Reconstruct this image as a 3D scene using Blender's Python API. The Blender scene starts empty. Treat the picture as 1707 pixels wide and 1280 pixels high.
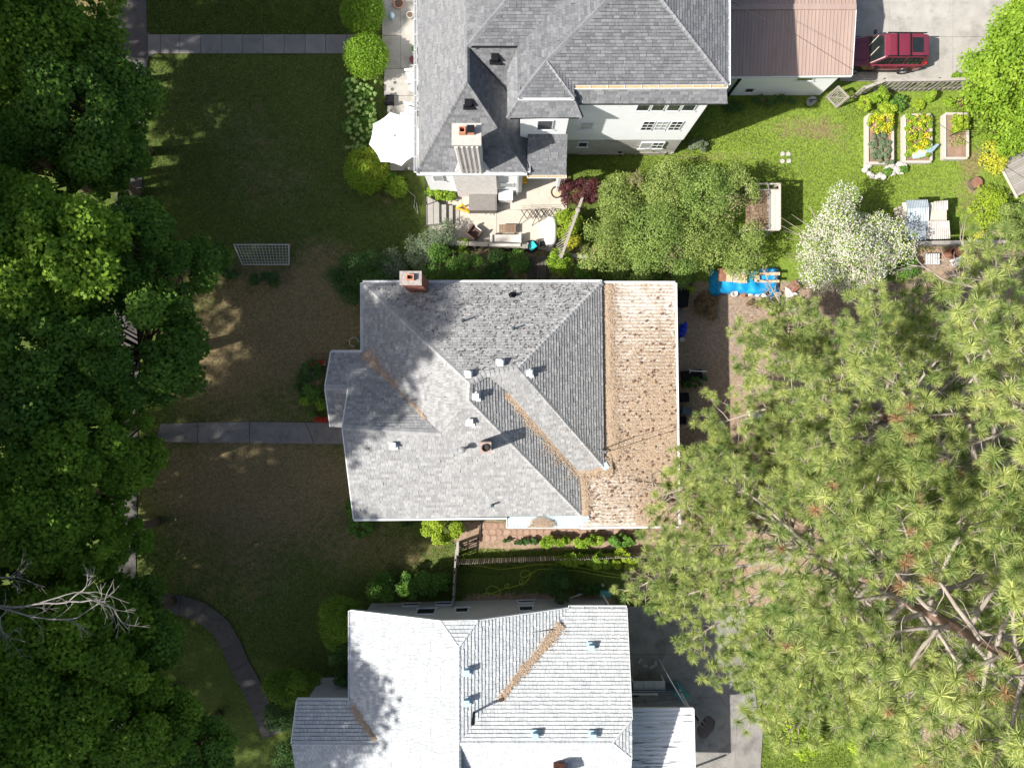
import bpy, math, random
import numpy as np
from mathutils import Vector, Matrix
random.seed(7)
R = math.radians
SC = bpy.context.scene
COL = SC.collection

# ------------------------------------------------------------ camera, sky, sun, exposure
H, F, CX, CY = 42.0, 1190.0, 853.5, 640.0      # camera height; focal length and centre in photo pixels
cam_d = bpy.data.cameras.new('camera')
cam_d.sensor_width = 36; cam_d.sensor_fit = 'HORIZONTAL'; cam_d.lens = 36 * F / 1707
cam_d.clip_end = 2000; cam_d.clip_start = 0.1
cam = bpy.data.objects.new('camera', cam_d); COL.objects.link(cam)
cam.location = (0, 0, H); cam.rotation_euler = (0, 0, 0)
SC.camera = cam
SUN_AZ, SUN_EL = R(249.5), R(44)                   # compass bearing (from +Y clockwise), elevation
world = bpy.data.worlds.new('World'); SC.world = world; world.use_nodes = True
wn = world.node_tree.nodes; wl = world.node_tree.links
for n in list(wn): wn.remove(n)
sky = wn.new('ShaderNodeTexSky'); sky.sky_type = 'NISHITA'; sky.sun_disc = False
sky.sun_elevation = SUN_EL; sky.sun_rotation = SUN_AZ; sky.air_density = 1.0; sky.dust_density = 3.0
bg = wn.new('ShaderNodeBackground'); bg.inputs['Strength'].default_value = 0.09
wo = wn.new('ShaderNodeOutputWorld'); wl.new(sky.outputs[0], bg.inputs[0]); wl.new(bg.outputs[0], wo.inputs[0])
to_sun = Vector((math.sin(SUN_AZ) * math.cos(SUN_EL), math.cos(SUN_AZ) * math.cos(SUN_EL), math.sin(SUN_EL)))
sl = bpy.data.lights.new('sun', 'SUN'); sl.energy = 5.0; sl.angle = R(0.75); sl.color = (1.0, 0.955, 0.89)
sun = bpy.data.objects.new('sun', sl); COL.objects.link(sun)
sun.rotation_euler = (-to_sun).to_track_quat('-Z', 'Y').to_euler(); sun.location = (-40, -15, 60)
SC.view_settings.view_transform = 'Standard'; SC.view_settings.look = 'None'
SC.view_settings.exposure = 0.57; SC.view_settings.gamma = 1.0
SC.view_settings.use_curve_mapping = False
SC.cycles.max_bounces = 6; SC.cycles.diffuse_bounces = 3; SC.cycles.transparent_max_bounces = 8

# ------------------------------------------------------------ measuring helpers
def W(px, py, z=0.0):
    s = (H - z) / F
    return Vector(((px - CX) * s, (CY - py) * s, z))
def PL(p, q, r):
    n = (q - p).cross(r - p).normalized()
    if n.z < 0: n = -n
    return (p, n)
def ray(px, py, pl):
    d = Vector(((px - CX) / F, (CY - py) / F, -1.0)); o = Vector((0, 0, H))
    t = (pl[0] - o).dot(pl[1]) / d.dot(pl[1])
    return o + d * t
def zat(pl, x, y):
    p, n = pl
    return p.z - (n.x * (x - p.x) + n.y * (y - p.y)) / n.z
def rnd(a, b): return random.uniform(a, b)

# ------------------------------------------------------------ materials
MATS = {}
def mat(name, c1, c2=None, scale=3.0, rough=0.85, bump=0.0, bscale=40.0, tone=0.0, metallic=0.0, trans=0.0,
        spec=0.3, detail=6.0, contrast=(0.3, 0.7), stretch=None, c3=None, c3scale=1.0, c3range=(0.55, 0.75), coat=0.0, alpha=1.0, band=None):
    """colour = c1..c2 by noise and by the per-face attribute 'tone'; c3 = a second, patchier wear colour"""
    if name in MATS: return MATS[name]
    m = bpy.data.materials.new(name); m.use_nodes = True; MATS[name] = m
    nt = m.node_tree; N = nt.nodes; L = nt.links
    b = N['Principled BSDF']
    b.inputs['Roughness'].default_value = rough; b.inputs['Metallic'].default_value = metallic
    b.inputs['Specular IOR Level'].default_value = spec
    if coat: b.inputs['Coat Weight'].default_value = coat; b.inputs['Coat Roughness'].default_value = 0.06
    if alpha < 1: b.inputs['Alpha'].default_value = alpha
    if c2 is None: c2 = c1
    tc = N.new('ShaderNodeTexCoord'); mp = N.new('ShaderNodeMapping'); L.new(tc.outputs['Object'], mp.inputs[0])
    if stretch: mp.inputs['Scale'].default_value = stretch
    nz = N.new('ShaderNodeTexNoise'); nz.inputs['Scale'].default_value = scale; nz.inputs['Detail'].default_value = detail
    nz.inputs['Roughness'].default_value = 0.6
    L.new(mp.outputs[0], nz.inputs['Vector'])
    mr = N.new('ShaderNodeMapRange'); mr.inputs[1].default_value = contrast[0]; mr.inputs[2].default_value = contrast[1]
    L.new(nz.outputs['Fac'], mr.inputs[0]); fac = mr.outputs[0]
    if tone > 0:
        at = N.new('ShaderNodeAttribute'); at.attribute_name = 'tone'
        mx = N.new('ShaderNodeMix'); mx.data_type = 'FLOAT'; mx.inputs[0].default_value = tone
        L.new(fac, mx.inputs[2]); L.new(at.outputs['Fac'], mx.inputs[3]); fac = mx.outputs[0]
    cm = N.new('ShaderNodeMix'); cm.data_type = 'RGBA'
    cm.inputs[6].default_value = (*c1, 1); cm.inputs[7].default_value = (*c2, 1); L.new(fac, cm.inputs[0])
    col = cm.outputs[2]
    if c3 is not None:
        n3 = N.new('ShaderNodeTexNoise'); n3.inputs['Scale'].default_value = c3scale; n3.inputs['Detail'].default_value = 8
        n3.inputs['Roughness'].default_value = 0.7
        L.new(mp.outputs[0], n3.inputs['Vector'])
        m3 = N.new('ShaderNodeMapRange'); m3.inputs[1].default_value = c3range[0]; m3.inputs[2].default_value = c3range[1]
        L.new(n3.outputs['Fac'], m3.inputs[0])
        x3 = N.new('ShaderNodeMix'); x3.data_type = 'RGBA'; L.new(m3.outputs[0], x3.inputs[0]); L.new(col, x3.inputs[6])
        x3.inputs[7].default_value = (*c3, 1); col = x3.outputs[2]
    L.new(col, b.inputs['Base Color'])
    if bump > 0:
        n2 = N.new('ShaderNodeTexNoise'); n2.inputs['Scale'].default_value = bscale; n2.inputs['Detail'].default_value = 4
        L.new(mp.outputs[0], n2.inputs['Vector'])
        bp = N.new('ShaderNodeBump'); bp.inputs['Strength'].default_value = bump; bp.inputs['Distance'].default_value = 0.03
        L.new(n2.outputs['Fac'], bp.inputs['Height']); L.new(bp.outputs[0], b.inputs['Normal'])
    if trans > 0:
        tr = N.new('ShaderNodeBsdfTranslucent'); L.new(col, tr.inputs[0])
        ms = N.new('ShaderNodeMixShader'); ms.inputs[0].default_value = trans
        L.new(b.outputs[0], ms.inputs[1]); L.new(tr.outputs[0], ms.inputs[2])
        L.new(ms.outputs[0], N['Material Output'].inputs['Surface'])
    return m
def plain(name, c, rough=0.6, metallic=0.0, spec=0.4, var=0.12, **k):
    return mat(name, tuple(x * (1 - var) for x in c), tuple(min(1, x * (1 + var)) for x in c), scale=k.pop('scale', 6.0), rough=rough, metallic=metallic, spec=spec, **k)
def leafmat(name, c1, c2, trans=0.35, rough=0.55):
    return mat(name, c1, c2, scale=1.2, rough=rough, tone=0.8, trans=trans, spec=0.25, contrast=(0.35, 0.65), detail=3)

# ------------------------------------------------------------ objects
WL = {}
def mesh_np(name, V, faces_idx, nper, tone=None, mats=None, smooth=False):
    """V (n,3); faces_idx flat loops with nper corners each"""
    me = bpy.data.meshes.new(name)
    nv = len(V); nl = len(faces_idx); nf = nl // nper
    me.vertices.add(nv); me.vertices.foreach_set('co', np.asarray(V, dtype=np.float32).ravel())
    me.loops.add(nl); me.loops.foreach_set('vertex_index', np.asarray(faces_idx, dtype=np.int32))
    me.polygons.add(nf)
    me.polygons.foreach_set('loop_start', np.arange(0, nl, nper, dtype=np.int32))
    me.update(calc_edges=True)
    if smooth: me.polygons.foreach_set('use_smooth', np.ones(nf, dtype=bool))
    if tone is not None:
        a = me.attributes.new('tone', 'FLOAT', 'FACE'); a.data.foreach_set('value', np.asarray(tone, dtype=np.float32))
    for m in (mats or []): me.materials.append(m)
    return me
def link(name, data, parent=None, loc=None, rz=0.0, matrix=None, **props):
    o = bpy.data.objects.new(name, data); COL.objects.link(o)
    if parent is not None: o.parent = parent
    if matrix is not None: o.matrix_local = matrix
    else:
        if loc is not None: o.location = loc
        if rz: o.rotation_euler = (0, 0, rz)
    for k, v in props.items():
        if v is not None: o[k] = v
    return o
def thing(name, label, cat, loc=(0, 0, 0), rz=0.0, group=None):
    o = link(name, None, None, loc, rz, label=label, category=cat, group=group)
    o.empty_display_size = 0.3
    WL[o.name] = Vector(loc)
    return o
def wl(o): return WL.get(o.name, Vector((0, 0, 0))) if o is not None else Vector((0, 0, 0))

class MB:
    def __init__(s): s.v = []; s.f = []; s.t = []; s.m = []
    def add(s, vs, fs, tone=0.5, m=0):
        k = len(s.v); s.v += [tuple(x) for x in vs]
        for f in fs: s.f.append(tuple(i + k for i in f)); s.t.append(tone); s.m.append(m)
        return s
    def box(s, c, d, rz=0.0, tone=0.5, m=0, M=None):
        x, y, z = d[0] / 2, d[1] / 2, d[2] / 2; c = Vector(c)
        if M is None: M = Matrix.Rotation(rz, 3, 'Z')
        vs = [c + M @ Vector((i * x, j * y, k * z)) for k in (-1, 1) for j in (-1, 1) for i in (-1, 1)]
        return s.add(vs, [(0, 2, 3, 1), (4, 5, 7, 6), (0, 1, 5, 4), (2, 6, 7, 3), (0, 4, 6, 2), (1, 3, 7, 5)], tone, m)
    def bar(s, p, q, w, h, tone=0.5, m=0, up=None):
        p, q = Vector(p), Vector(q); d = q - p; L = d.length
        if L < 1e-6: return s
        d.normalize(); up = Vector(up) if up is not None else (Vector((0, 0, 1)) if abs(d.z) < 0.95 else Vector((1, 0, 0)))
        sd = d.cross(up).normalized(); u = sd.cross(d).normalized()
        return s.box((p + q) / 2, (L, w, h), tone=tone, m=m, M=Matrix((d, sd, u)).transposed())
    def prism(s, poly, z0, z1, tone=0.5, m=0):
        a = sum(poly[i][0] * poly[(i + 1) % len(poly)][1] - poly[(i + 1) % len(poly)][0] * poly[i][1] for i in range(len(poly)))
        poly = list(poly) if a > 0 else list(poly)[::-1]
        n = len(poly); vs = [(p[0], p[1], z0) for p in poly] + [(p[0], p[1], z1) for p in poly]
        fs = [tuple(range(n))[::-1], tuple(range(n, 2 * n))] + [(i, (i + 1) % n, n + (i + 1) % n, n + i) for i in range(n)]
        return s.add(vs, fs, tone, m)
    def slab(s, top, th, tone=0.5, m=0):
        """any 3D polygon thickened downwards"""
        n = len(top); vs = list(top) + [Vector(p) - Vector((0, 0, th)) for p in top]
        a = sum(top[i][0] * top[(i + 1) % n][1] - top[(i + 1) % n][0] * top[i][1] for i in range(n))
        if a > 0: fs = [tuple(range(n)), tuple(range(n, 2 * n))[::-1]] + [(i, n + i, n + (i + 1) % n, (i + 1) % n) for i in range(n)]
        else: fs = [tuple(range(n))[::-1], tuple(range(n, 2 * n))] + [(i, (i + 1) % n, n + (i + 1) % n, n + i) for i in range(n)]
        return s.add(vs, fs, tone, m)
    def tube(s, pts, rad, n=6, tone=0.5, m=0, cap=True):
        pts = [Vector(p) for p in pts]; k0 = len(s.v); N = len(pts)
        if not hasattr(rad, '__len__'): rad = [rad] * N
        prev = None
        for i, p in enumerate(pts):
            d = (pts[min(i + 1, N - 1)] - pts[max(i - 1, 0)]); d = d.normalized() if d.length > 1e-9 else Vector((0, 0, 1))
            ref = prev if prev is not None else (Vector((0, 0, 1)) if abs(d.z) < 0.9 else Vector((1, 0, 0)))
            sd = d.cross(ref).normalized() if d.cross(ref).length > 1e-6 else d.orthogonal().normalized()
            u = sd.cross(d).normalized(); prev = u
            for j in range(n):
                a = 2 * math.pi * j / n
                s.v.append(tuple(p + (sd * math.cos(a) + u * math.sin(a)) * rad[i]))
        for i in range(N - 1):
            for j in range(n):
                a, b = k0 + i * n + j, k0 + i * n + (j + 1) % n
                s.f.append((a, a + n, b + n, b)); s.t.append(tone); s.m.append(m)
        if cap:
            s.f.append(tuple(k0 + j for j in range(n))); s.t.append(tone); s.m.append(m)
            s.f.append(tuple(k0 + (N - 1) * n + j for j in range(n))[::-1]); s.t.append(tone); s.m.append(m)
        return s
    def lathe(s, c, prof, n=16, tone=0.5, m=0, sx=1.0, sy=1.0, M=None):
        c = Vector(c); k = len(s.v); P = len(prof)
        for r, z in prof:
            for j in range(n):
                a = 2 * math.pi * j / n; v = Vector((r * sx * math.cos(a), r * sy * math.sin(a), z))
                s.v.append(tuple(c + (M @ v if M else v)))
        for i in range(P - 1):
            for j in range(n):
                a, b = k + i * n + j, k + i * n + (j + 1) % n
                s.f.append((a, b, b + n, a + n)); s.t.append(tone); s.m.append(m)
        s.f.append(tuple(k + j for j in range(n))[::-1]); s.t.append(tone); s.m.append(m)
        s.f.append(tuple(k + (P - 1) * n + j for j in range(n))); s.t.append(tone); s.m.append(m)
        return s
    def mesh(s, name, mats, off=Vector((0, 0, 0)), smooth=False):
        me = bpy.data.meshes.new(name)
        o = Vector(off); me.from_pydata([(v[0] - o.x, v[1] - o.y, v[2] - o.z) for v in s.v], [], s.f)
        a = me.attributes.new('tone', 'FLOAT', 'FACE'); a.data.foreach_set('value', s.t)
        mats = mats if isinstance(mats, (list, tuple)) else [mats]
        for q in mats: me.materials.append(q)
        if len(mats) > 1: me.polygons.foreach_set('material_index', s.m)
        if smooth: me.polygons.foreach_set('use_smooth', [True] * len(s.f))
        me.update()
        return me
    def part(s, name, mats, parent, off=None, smooth=False, **props):
        """verts in world metres; made relative to the parent's origin"""
        o = off if off is not None else wl(parent)
        ob = link(name, s.mesh(name, mats, o, smooth), parent, **props)
        WL[ob.name] = Vector(o)
        return ob
    def thing(s, name, mats, label, cat, loc, group=None, smooth=False, rz=0.0, local=False):
        """loc = base; verts are world (or local when local=True)"""
        me = s.mesh(name, mats, Vector((0, 0, 0)) if local else Vector(loc), smooth)
        o = link(name, me, None, loc, rz, label=label, category=cat, group=group); WL[o.name] = Vector(loc); return o
    def struct(s, name, mats, label=None, smooth=False):
        o = link(name, s.mesh(name, mats, Vector((0, 0, 0)), smooth), None, kind='structure', label=label); WL[o.name] = Vector((0, 0, 0)); return o
def place(name, me, parent, loc, rz=0.0, **props):
    """a copy of a piece sharing its mesh, loc in world metres"""
    return link(name, me, parent, Vector(loc) - wl(parent), rz, **props)
def copy_thing(root, loc, rz, label):
    """copy a thing with its parts and sub-parts"""
    def rec(o, parent):
        c = o.copy(); COL.objects.link(c)
        if parent is not None: c.parent = parent
        for ch in list(o.children): rec(ch, c)
        return c
    c = rec(root, None); c.location = loc; c.rotation_euler = (0, 0, rz); c['label'] = label
    WL[c.name] = Vector(loc)
    return c
# ------------------------------------------------------------ shingled roofs
def clip_rect(poly, u0, u1, v0, v1):
    def cl(ps, inside, inter):
        out = []
        for i in range(len(ps)):
            a, b = ps[i - 1], ps[i]; ia, ib = inside(a), inside(b)
            if ib:
                if not ia: out.append(inter(a, b))
                out.append(b)
            elif ia: out.append(inter(a, b))
        return out
    def ux(c): return lambda a, b: (c, a[1] + (b[1] - a[1]) * (c - a[0]) / (b[0] - a[0]))
    def vx(c): return lambda a, b: (a[0] + (b[0] - a[0]) * (c - a[1]) / (b[1] - a[1]), c)
    p = cl(poly, lambda q: q[0] >= u0, ux(u0))
    if p: p = cl(p, lambda q: q[0] <= u1, ux(u1))
    if p: p = cl(p, lambda q: q[1] >= v0, vx(v0))
    if p: p = cl(p, lambda q: q[1] <= v1, vx(v1))
    return p
class Roof:
    """a roof part: deck + 300 single shingles + the other courses as one 'stuff' part + ridge tiles"""
    def __init__(s, root, shingle_mat, deck_mat, edge=0.02, expo=0.15, tab=(0.16, 0.34), lift=0.03, cap=None):
        s.root, s.m, s.dm = root, shingle_mat, deck_mat
        s.expo, s.tab, s.lift = expo, tab, lift
        s.deck = MB(); s.rest = MB(); s.cand = []; s.caps = []; s.cap_mat = cap or shingle_mat
    def face(s, poly, eave_a, eave_b, tone=(0.0, 1.0), expo=None, single=True, deck=0.14, tab=None, gap=0.008):
        poly = [Vector(p) for p in poly]
        s.deck.slab([p - Vector((0, 0, 0.03)) for p in poly], deck, 0.4)
        n = Vector((0, 0, 0))
        for i in range(len(poly)):
            a, b = poly[i], poly[(i + 1) % len(poly)]
            n += Vector(((a.y - b.y) * (a.z + b.z), (a.z - b.z) * (a.x + b.x), (a.x - b.x) * (a.y + b.y)))
        n.normalize(); n = n if n.z > 0 else -n
        u = (Vector(eave_b) - Vector(eave_a)); u -= n * u.dot(n); u.normalize()
        v = n.cross(u)
        if v.z < 0: v = -v; u = -u
        o = Vector(eave_a)
        o = o + n * sum((p - o).dot(n) for p in poly) / len(poly)
        P2 = [((p - o).dot(u), (p - o).dot(v)) for p in poly]
        umin, umax = min(p[0] for p in P2), max(p[0] for p in P2); vmin, vmax = min(p[1] for p in P2), max(p[1] for p in P2)
        e = expo or s.expo; tw = tab or s.tab
        k = 0; vv = vmin
        while vv < vmax - 0.005:
            uu = umin - rnd(0, tw[1]); row = rnd(-0.05, 0.05)
            while uu < umax:
                w = rnd(*tw); v1 = vv + e
                c = clip_rect(P2, uu, uu + w - 0.009, vv + gap * rnd(.5, 1.4), v1)
                if len(c) >= 3:
                    area = abs(sum(c[i - 1][0] * c[i][1] - c[i][0] * c[i - 1][1] for i in range(len(c)))) / 2
                    if area > 0.0012:
                        t = min(1, max(0, random.betavariate(1.5, 1.8) + row)); t = tone[0] + (tone[1] - tone[0]) * t
                        lf = s.lift * rnd(0.75, 1.25)
                        full = area > 0.97 * (w - 0.009) * (e - gap)
                        item = (o, u, v, n, c, vv, e, lf, t)
                        if full and single and w > sum(tw) / 2: s.cand.append(item + (uu, w, gap))
                        else: s._tab(s.rest, item)
                uu += w
            vv += e; k += 1
        return (u, v, n)
    def _tab(s, mb, it):
        o, u, v, n, c, vv, e, lf, t = it[:9]; N = len(c)
        top = [o + u * p[0] + v * p[1] + n * (0.004 + lf * (1 - (p[1] - vv) / e)) for p in c]
        base = [o + u * p[0] + v * p[1] - n * 0.02 for p in c]
        s_ = mb; k = len(s_.v); s_.v += [tuple(p) for p in top] + [tuple(p) for p in base]
        a = sum(c[i - 1][0] * c[i][1] - c[i][0] * c[i - 1][1] for i in range(N))
        flip = (a < 0) != (u.cross(v).dot(n) < 0)
        idx = tuple(range(k, k + N)); s_.f.append(idx[::-1] if flip else idx); s_.t.append(t); s_.m.append(0)
        for i in range(N):
            j = (i + 1) % N
            if c[i][1] > vv + e - 1e-5 and c[j][1] > vv + e - 1e-5: continue
            q = (k + i, k + N + i, k + N + j, k + j); s_.f.append(q[::-1] if flip else q); s_.t.append(t * 0.8); s_.m.append(0)
    def ridge(s, p, q, tone=(0.5, 1.1), w=0.32, step=0.22):
        s.caps.append((Vector(p), Vector(q), tone, w, step))
    def build(s, gutter_mat=None):
        rf = s.deck.part('roof', s.dm, s.root)
        random.shuffle(s.cand); singles, more = s.cand[:300], s.cand[300:]
        # the largest-showing shingles as single pieces that share a few meshes
        shared = {}
        for it in singles:
            o, u, v, n, c, vv, e, lf, t, uu, w, gp = it
            wq = round(w / 0.03) * 0.03; tq = round(t * 5) / 5; key = (wq, tq, e, gp)
            wq = min(wq, w)
            if key not in shared:
                mb = MB(); s._tab(mb, (Vector((0, 0, 0)), Vector((1, 0, 0)), Vector((0, 1, 0)), Vector((0, 0, 1)), [(0, gp), (wq - 0.009, gp), (wq - 0.009, e), (0, e)], 0, e, s.lift, tq))
                shared[key] = mb.mesh('shingle', s.m)
            M = Matrix((u, v, n)).transposed().to_4x4(); M.translation = o + u * uu + v * vv - wl(rf)
            if u.cross(v).dot(n) < 0: s._tab(s.rest, it); continue
            link('shingle', shared[key], rf, matrix=M)
        for it in more: s._tab(s.rest, it)
        s.rest.part('shingle_courses', s.m, rf, kind='stuff')
        capm = {}
        for p, q, tone, w, step in s.caps:
            d = q - p; L = d.length; d.normalize(); sd = d.cross(Vector((0, 0, 1))).normalized(); up = sd.cross(d)
            n = max(1, int(L / step))
            for i in range(n):
                tq = round((tone[0] + (tone[1] - tone[0]) * random.random()) * 5) / 5; key = (tq, w, round(L / n, 2))
                if key not in capm:
                    l = L / n * 1.12; b = MB(); h0, h1 = 0.035, 0.07
                    vs = [(0, -w / 2, -0.03), (0, 0, h1), (0, w / 2, -0.03), (l, -w / 2, -0.05), (l, 0, h0), (l, w / 2, -0.05), (0, -w / 2, -.1), (0, w / 2, -.1), (l, -w / 2, -.12), (l, w / 2, -.12)]
                    b.add(vs, [(0, 3, 4, 1), (1, 4, 5, 2), (6, 0, 1, 2, 7), (6, 8, 3, 0), (2, 5, 9, 7), (8, 9, 5, 4, 3)], tq)
                    capm[key] = b.mesh('ridge_tile', s.cap_mat)
                M = Matrix((d, -sd, up)).transposed().to_4x4()
                M.translation = p + d * (L * i / n) - wl(rf)
                link('ridge_tile', capm[key], rf, matrix=M)
        return rf
def gutter(parent, p, q, m, w=0.12, h=0.12, debris=None, out=None):
    """open trough along an eave, with hanger straps"""
    p, q = Vector(p), Vector(q); d = (q - p).normalized(); sd = d.cross(Vector((0, 0, 1))).normalized()
    if out is not None and sd.dot(Vector(out)) < 0: sd = -sd
    b = MB(); o = sd * (w / 2 + 0.01) - Vector((0, 0, h / 2))
    b.bar(p + o - sd * (w / 2), q + o - sd * (w / 2), 0.012, h); b.bar(p + o + sd * (w / 2), q + o + sd * (w / 2), 0.02, h + 0.02)
    b.bar(p + o - Vector((0, 0, h / 2)), q + o - Vector((0, 0, h / 2)), w, 0.012)
    n = int((q - p).length / 0.75)
    for i in range(n + 1):
        c = p + (q - p) * (i / max(n, 1)) + o + Vector((0, 0, h / 2)); b.bar(c - sd * w / 2, c + sd * w / 2, 0.03, 0.012, 0.9)
    g = b.part('gutter', m, parent)
    if debris:
        b = MB(); b.bar(p + o - Vector((0, 0, 0.02)), q + o - Vector((0, 0, 0.02)), w * 0.9, h * 0.5, 0.5); b.part('gutter_debris', debris, parent, kind='stuff')
    return g
def corrugated(pa, pb, pc, pd, pitch, amp, m, parent, name='metal_sheet', tone=0.5, sub=4, **props):
    """waves counted from pa-pb towards pd-pc; ribs run pa->pb"""
    pa, pb, pc, pd = map(Vector, (pa, pb, pc, pd)); n = max(2, int((pd - pa).length / pitch)) * sub
    nr = (pb - pa).cross(pd - pa).normalized(); nr = nr if nr.z > 0 else -nr
    v = []; f = []
    K = 6
    for i in range(n + 1):
        t = i / n; h = amp * (math.cos(i / sub * 2 * math.pi))
        for k in range(K + 1):
            v.append((pa.lerp(pd, t)).lerp(pb.lerp(pc, t), k / K) + nr * h)
    for i in range(n):
        for k in range(K):
            a = i * (K + 1) + k; f.append((a, a + 1, a + K + 2, a + K + 1))
    b = MB(); b.add(v, f, tone)
    n0 = len(v); b.add([x - nr * 0.012 for x in v], [q[::-1] for q in f], tone)
    return b.part(name, m, parent, smooth=True, **props)
# ------------------------------------------------------------ foliage
def quat_leaves(C, Nn, size, rng, aspect=0.75, fold=0.15):
    n = len(C); Nn = Nn / np.maximum(1e-6, np.linalg.norm(Nn, axis=1))[:, None]
    r = rng.normal(size=(n, 3)); t = np.cross(Nn, r); t /= np.maximum(1e-6, np.linalg.norm(t, axis=1))[:, None]
    b = np.cross(Nn, t); s = size[:, None]
    v0 = C - t * s * .5; v1 = C + b * s * .5 * aspect - Nn * s * fold; v2 = C + t * s * .5; v3 = C - b * s * .5 * aspect - Nn * s * fold
    V = np.stack([v0, v1, v2, v3], axis=1).reshape(-1, 3)
    return V
def crown_mesh(name, clumps, n, leaf, m, seed, up=0.5, jitter=0.7, aspect=0.8, off=(0, 0, 0), tone_bias=0.0, hollow=0.55, keep=None):
    """clumps: (k,4) centre and radius -> many small leaf faces over the clumps"""
    rng = np.random.default_rng(seed); cl = np.asarray(clumps, dtype=float); k = len(cl)
    p = cl[:, 3] ** 2; p /= p.sum(); ix = rng.choice(k, size=n, p=p)
    d = rng.normal(size=(n, 3)); d[:, 2] = np.abs(d[:, 2]) * 0.9 + rng.normal(size=n) * 0.35
    d /= np.linalg.norm(d, axis=1)[:, None]
    rr = hollow + (1 - hollow) * rng.random(n) ** 0.5 + rng.normal(size=n) * 0.09
    C = cl[ix, :3] + d * (cl[ix, 3] * rr)[:, None] * np.array([1, 1, .8])
    C[:, 2] = np.maximum(C[:, 2], 0.04)
    if keep is not None:
        k_ = keep(C); C = C[k_]; d = d[k_]; ix = ix[k_]; n = len(C)
    nr = d * 0.7 + rng.normal(size=(n, 3)) * jitter; nr[:, 2] += up
    sz = leaf * rng.uniform(0.7, 1.3, n)
    V = quat_leaves(C, nr, sz, rng, aspect) - np.array(off)
    ct = rng.random(k); tone = np.clip(ct[ix] * 0.55 + rng.random(n) * 0.45 + tone_bias, 0, 1)
    return mesh_np(name, V, np.arange(n * 4), 4, tone, [m])
def clump_cloud(c, r, h, k, seed, sub=0.33, flat=0.0, bottom=-0.5):
    """clump centres on an uneven ellipsoid (centre c, radius r, half-height h)"""
    rng = np.random.default_rng(seed); out = []
    lob = rng.normal(size=(7, 3)); lob /= np.linalg.norm(lob, axis=1)[:, None]; la = rng.uniform(-.42, .30, 7)
    while len(out) < k:
        d = rng.normal(size=3); d /= np.linalg.norm(d)
        if d[2] < bottom: continue
        a = 1 + sum(la[i] * max(0, lob[i] @ d) ** 3 for i in range(7)) * 1.6
        q = rng.uniform(0.35, 1.0) ** 0.4 * a * (1 - sub * 0.6)
        out.append((c[0] + d[0] * r * q, c[1] + d[1] * r * q, c[2] + d[2] * h * q, r * sub * rng.uniform(0.5, 1.5)))
    return out
def broad_tree(px, py, z, rpx, label, m, bark, leaf=0.2, n=20000, seed=1, name='leafy_tree', cat='tree', group=None, hh=None, k=70, xyz=None, sub=0.24, trunk_r=0.22, up=0.5, r=None):
    c = Vector(xyz) if xyz is not None else W(px, py, z); r = r or rpx * (H - z) / F; h = hh or r * 0.85
    root = thing(name, label, cat, (c.x, c.y, 0), group=group)
    cl = clump_cloud(c, r, h, k, seed, sub=sub)
    link('crown', crown_mesh('crown', cl, n, leaf, m, seed, off=(c.x, c.y, 0), up=up), root)
    b = MB(); rs = random.Random(seed)
    top = Vector((c.x + rs.uniform(-.3, .3), c.y + rs.uniform(-.3, .3), c.z))
    bx, by = c.x * (1 + .012 * c.z), c.y * (1 + .012 * c.z)
    b.tube([(bx, by, 0), ((c.x + bx) / 2, (c.y + by) / 2, c.z * .3), tuple(top - Vector((0, 0, h * .6))), tuple(top)], [trunk_r * 1.3, trunk_r, trunk_r * .8, trunk_r * .4], 8)
    b.part('trunk', bark, root, smooth=True)
    b = MB()
    for x, y, zz, q in cl[::2]:
        s0 = Vector((c.x, c.y, max(0.3, c.z - h * rs.uniform(.3, .9)))); e = Vector((x, y, zz)); md = s0.lerp(e, .5) + Vector((rs.uniform(-.2, .2) * r * .4, rs.uniform(-.2, .2) * r * .4, -.1 * r))
        b.tube([s0, md, e], [trunk_r * .35, trunk_r * .22, trunk_r * .07], 5, cap=False)
    b.part('limbs', bark, root, smooth=True)
    return root
def shrub(px, py, rpx, h, m, label, seed=1, leaf=0.09, n=2500, name='shrub', cat='shrub', group=None, rpy=None, k=26, stem=None, sub=0.36, up=0.9, aspect=0.8, zb=0.0):
    z = h * 0.55 + zb; c = W(px, py, z); r = rpx * (H - z) / F; ry = (rpy or rpx) * (H - z) / F
    root = thing(name, label, cat, (c.x, c.y, zb), group=group)
    cl = clump_cloud((0, 0, h * .5 + zb), 1.0, h * 0.5, k, seed, sub=sub)
    f = min(r, ry); cl = [(c.x + a * r, c.y + b_ * ry, max(zb + .1, zz), min(q * f, h * .5)) for a, b_, zz, q in cl]
    link('foliage', crown_mesh('foliage', cl, n, leaf, m, seed, off=(c.x, c.y, zb), up=up, aspect=aspect), root)
    b = MB(); rs = random.Random(seed)
    for i in range(7):
        a = rs.uniform(0, 6.28); q = rs.uniform(.3, .75)
        b.tube([(c.x, c.y, zb), (c.x + math.cos(a) * r * q * .5, c.y + math.sin(a) * ry * q * .5, zb + h * .4), (c.x + math.cos(a) * r * q, c.y + math.sin(a) * ry * q, zb + h * .75)], [.035, .025, .01], 5, cap=False)
    b.part('stems', stem or MATS['twig'], root)
    return root
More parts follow.
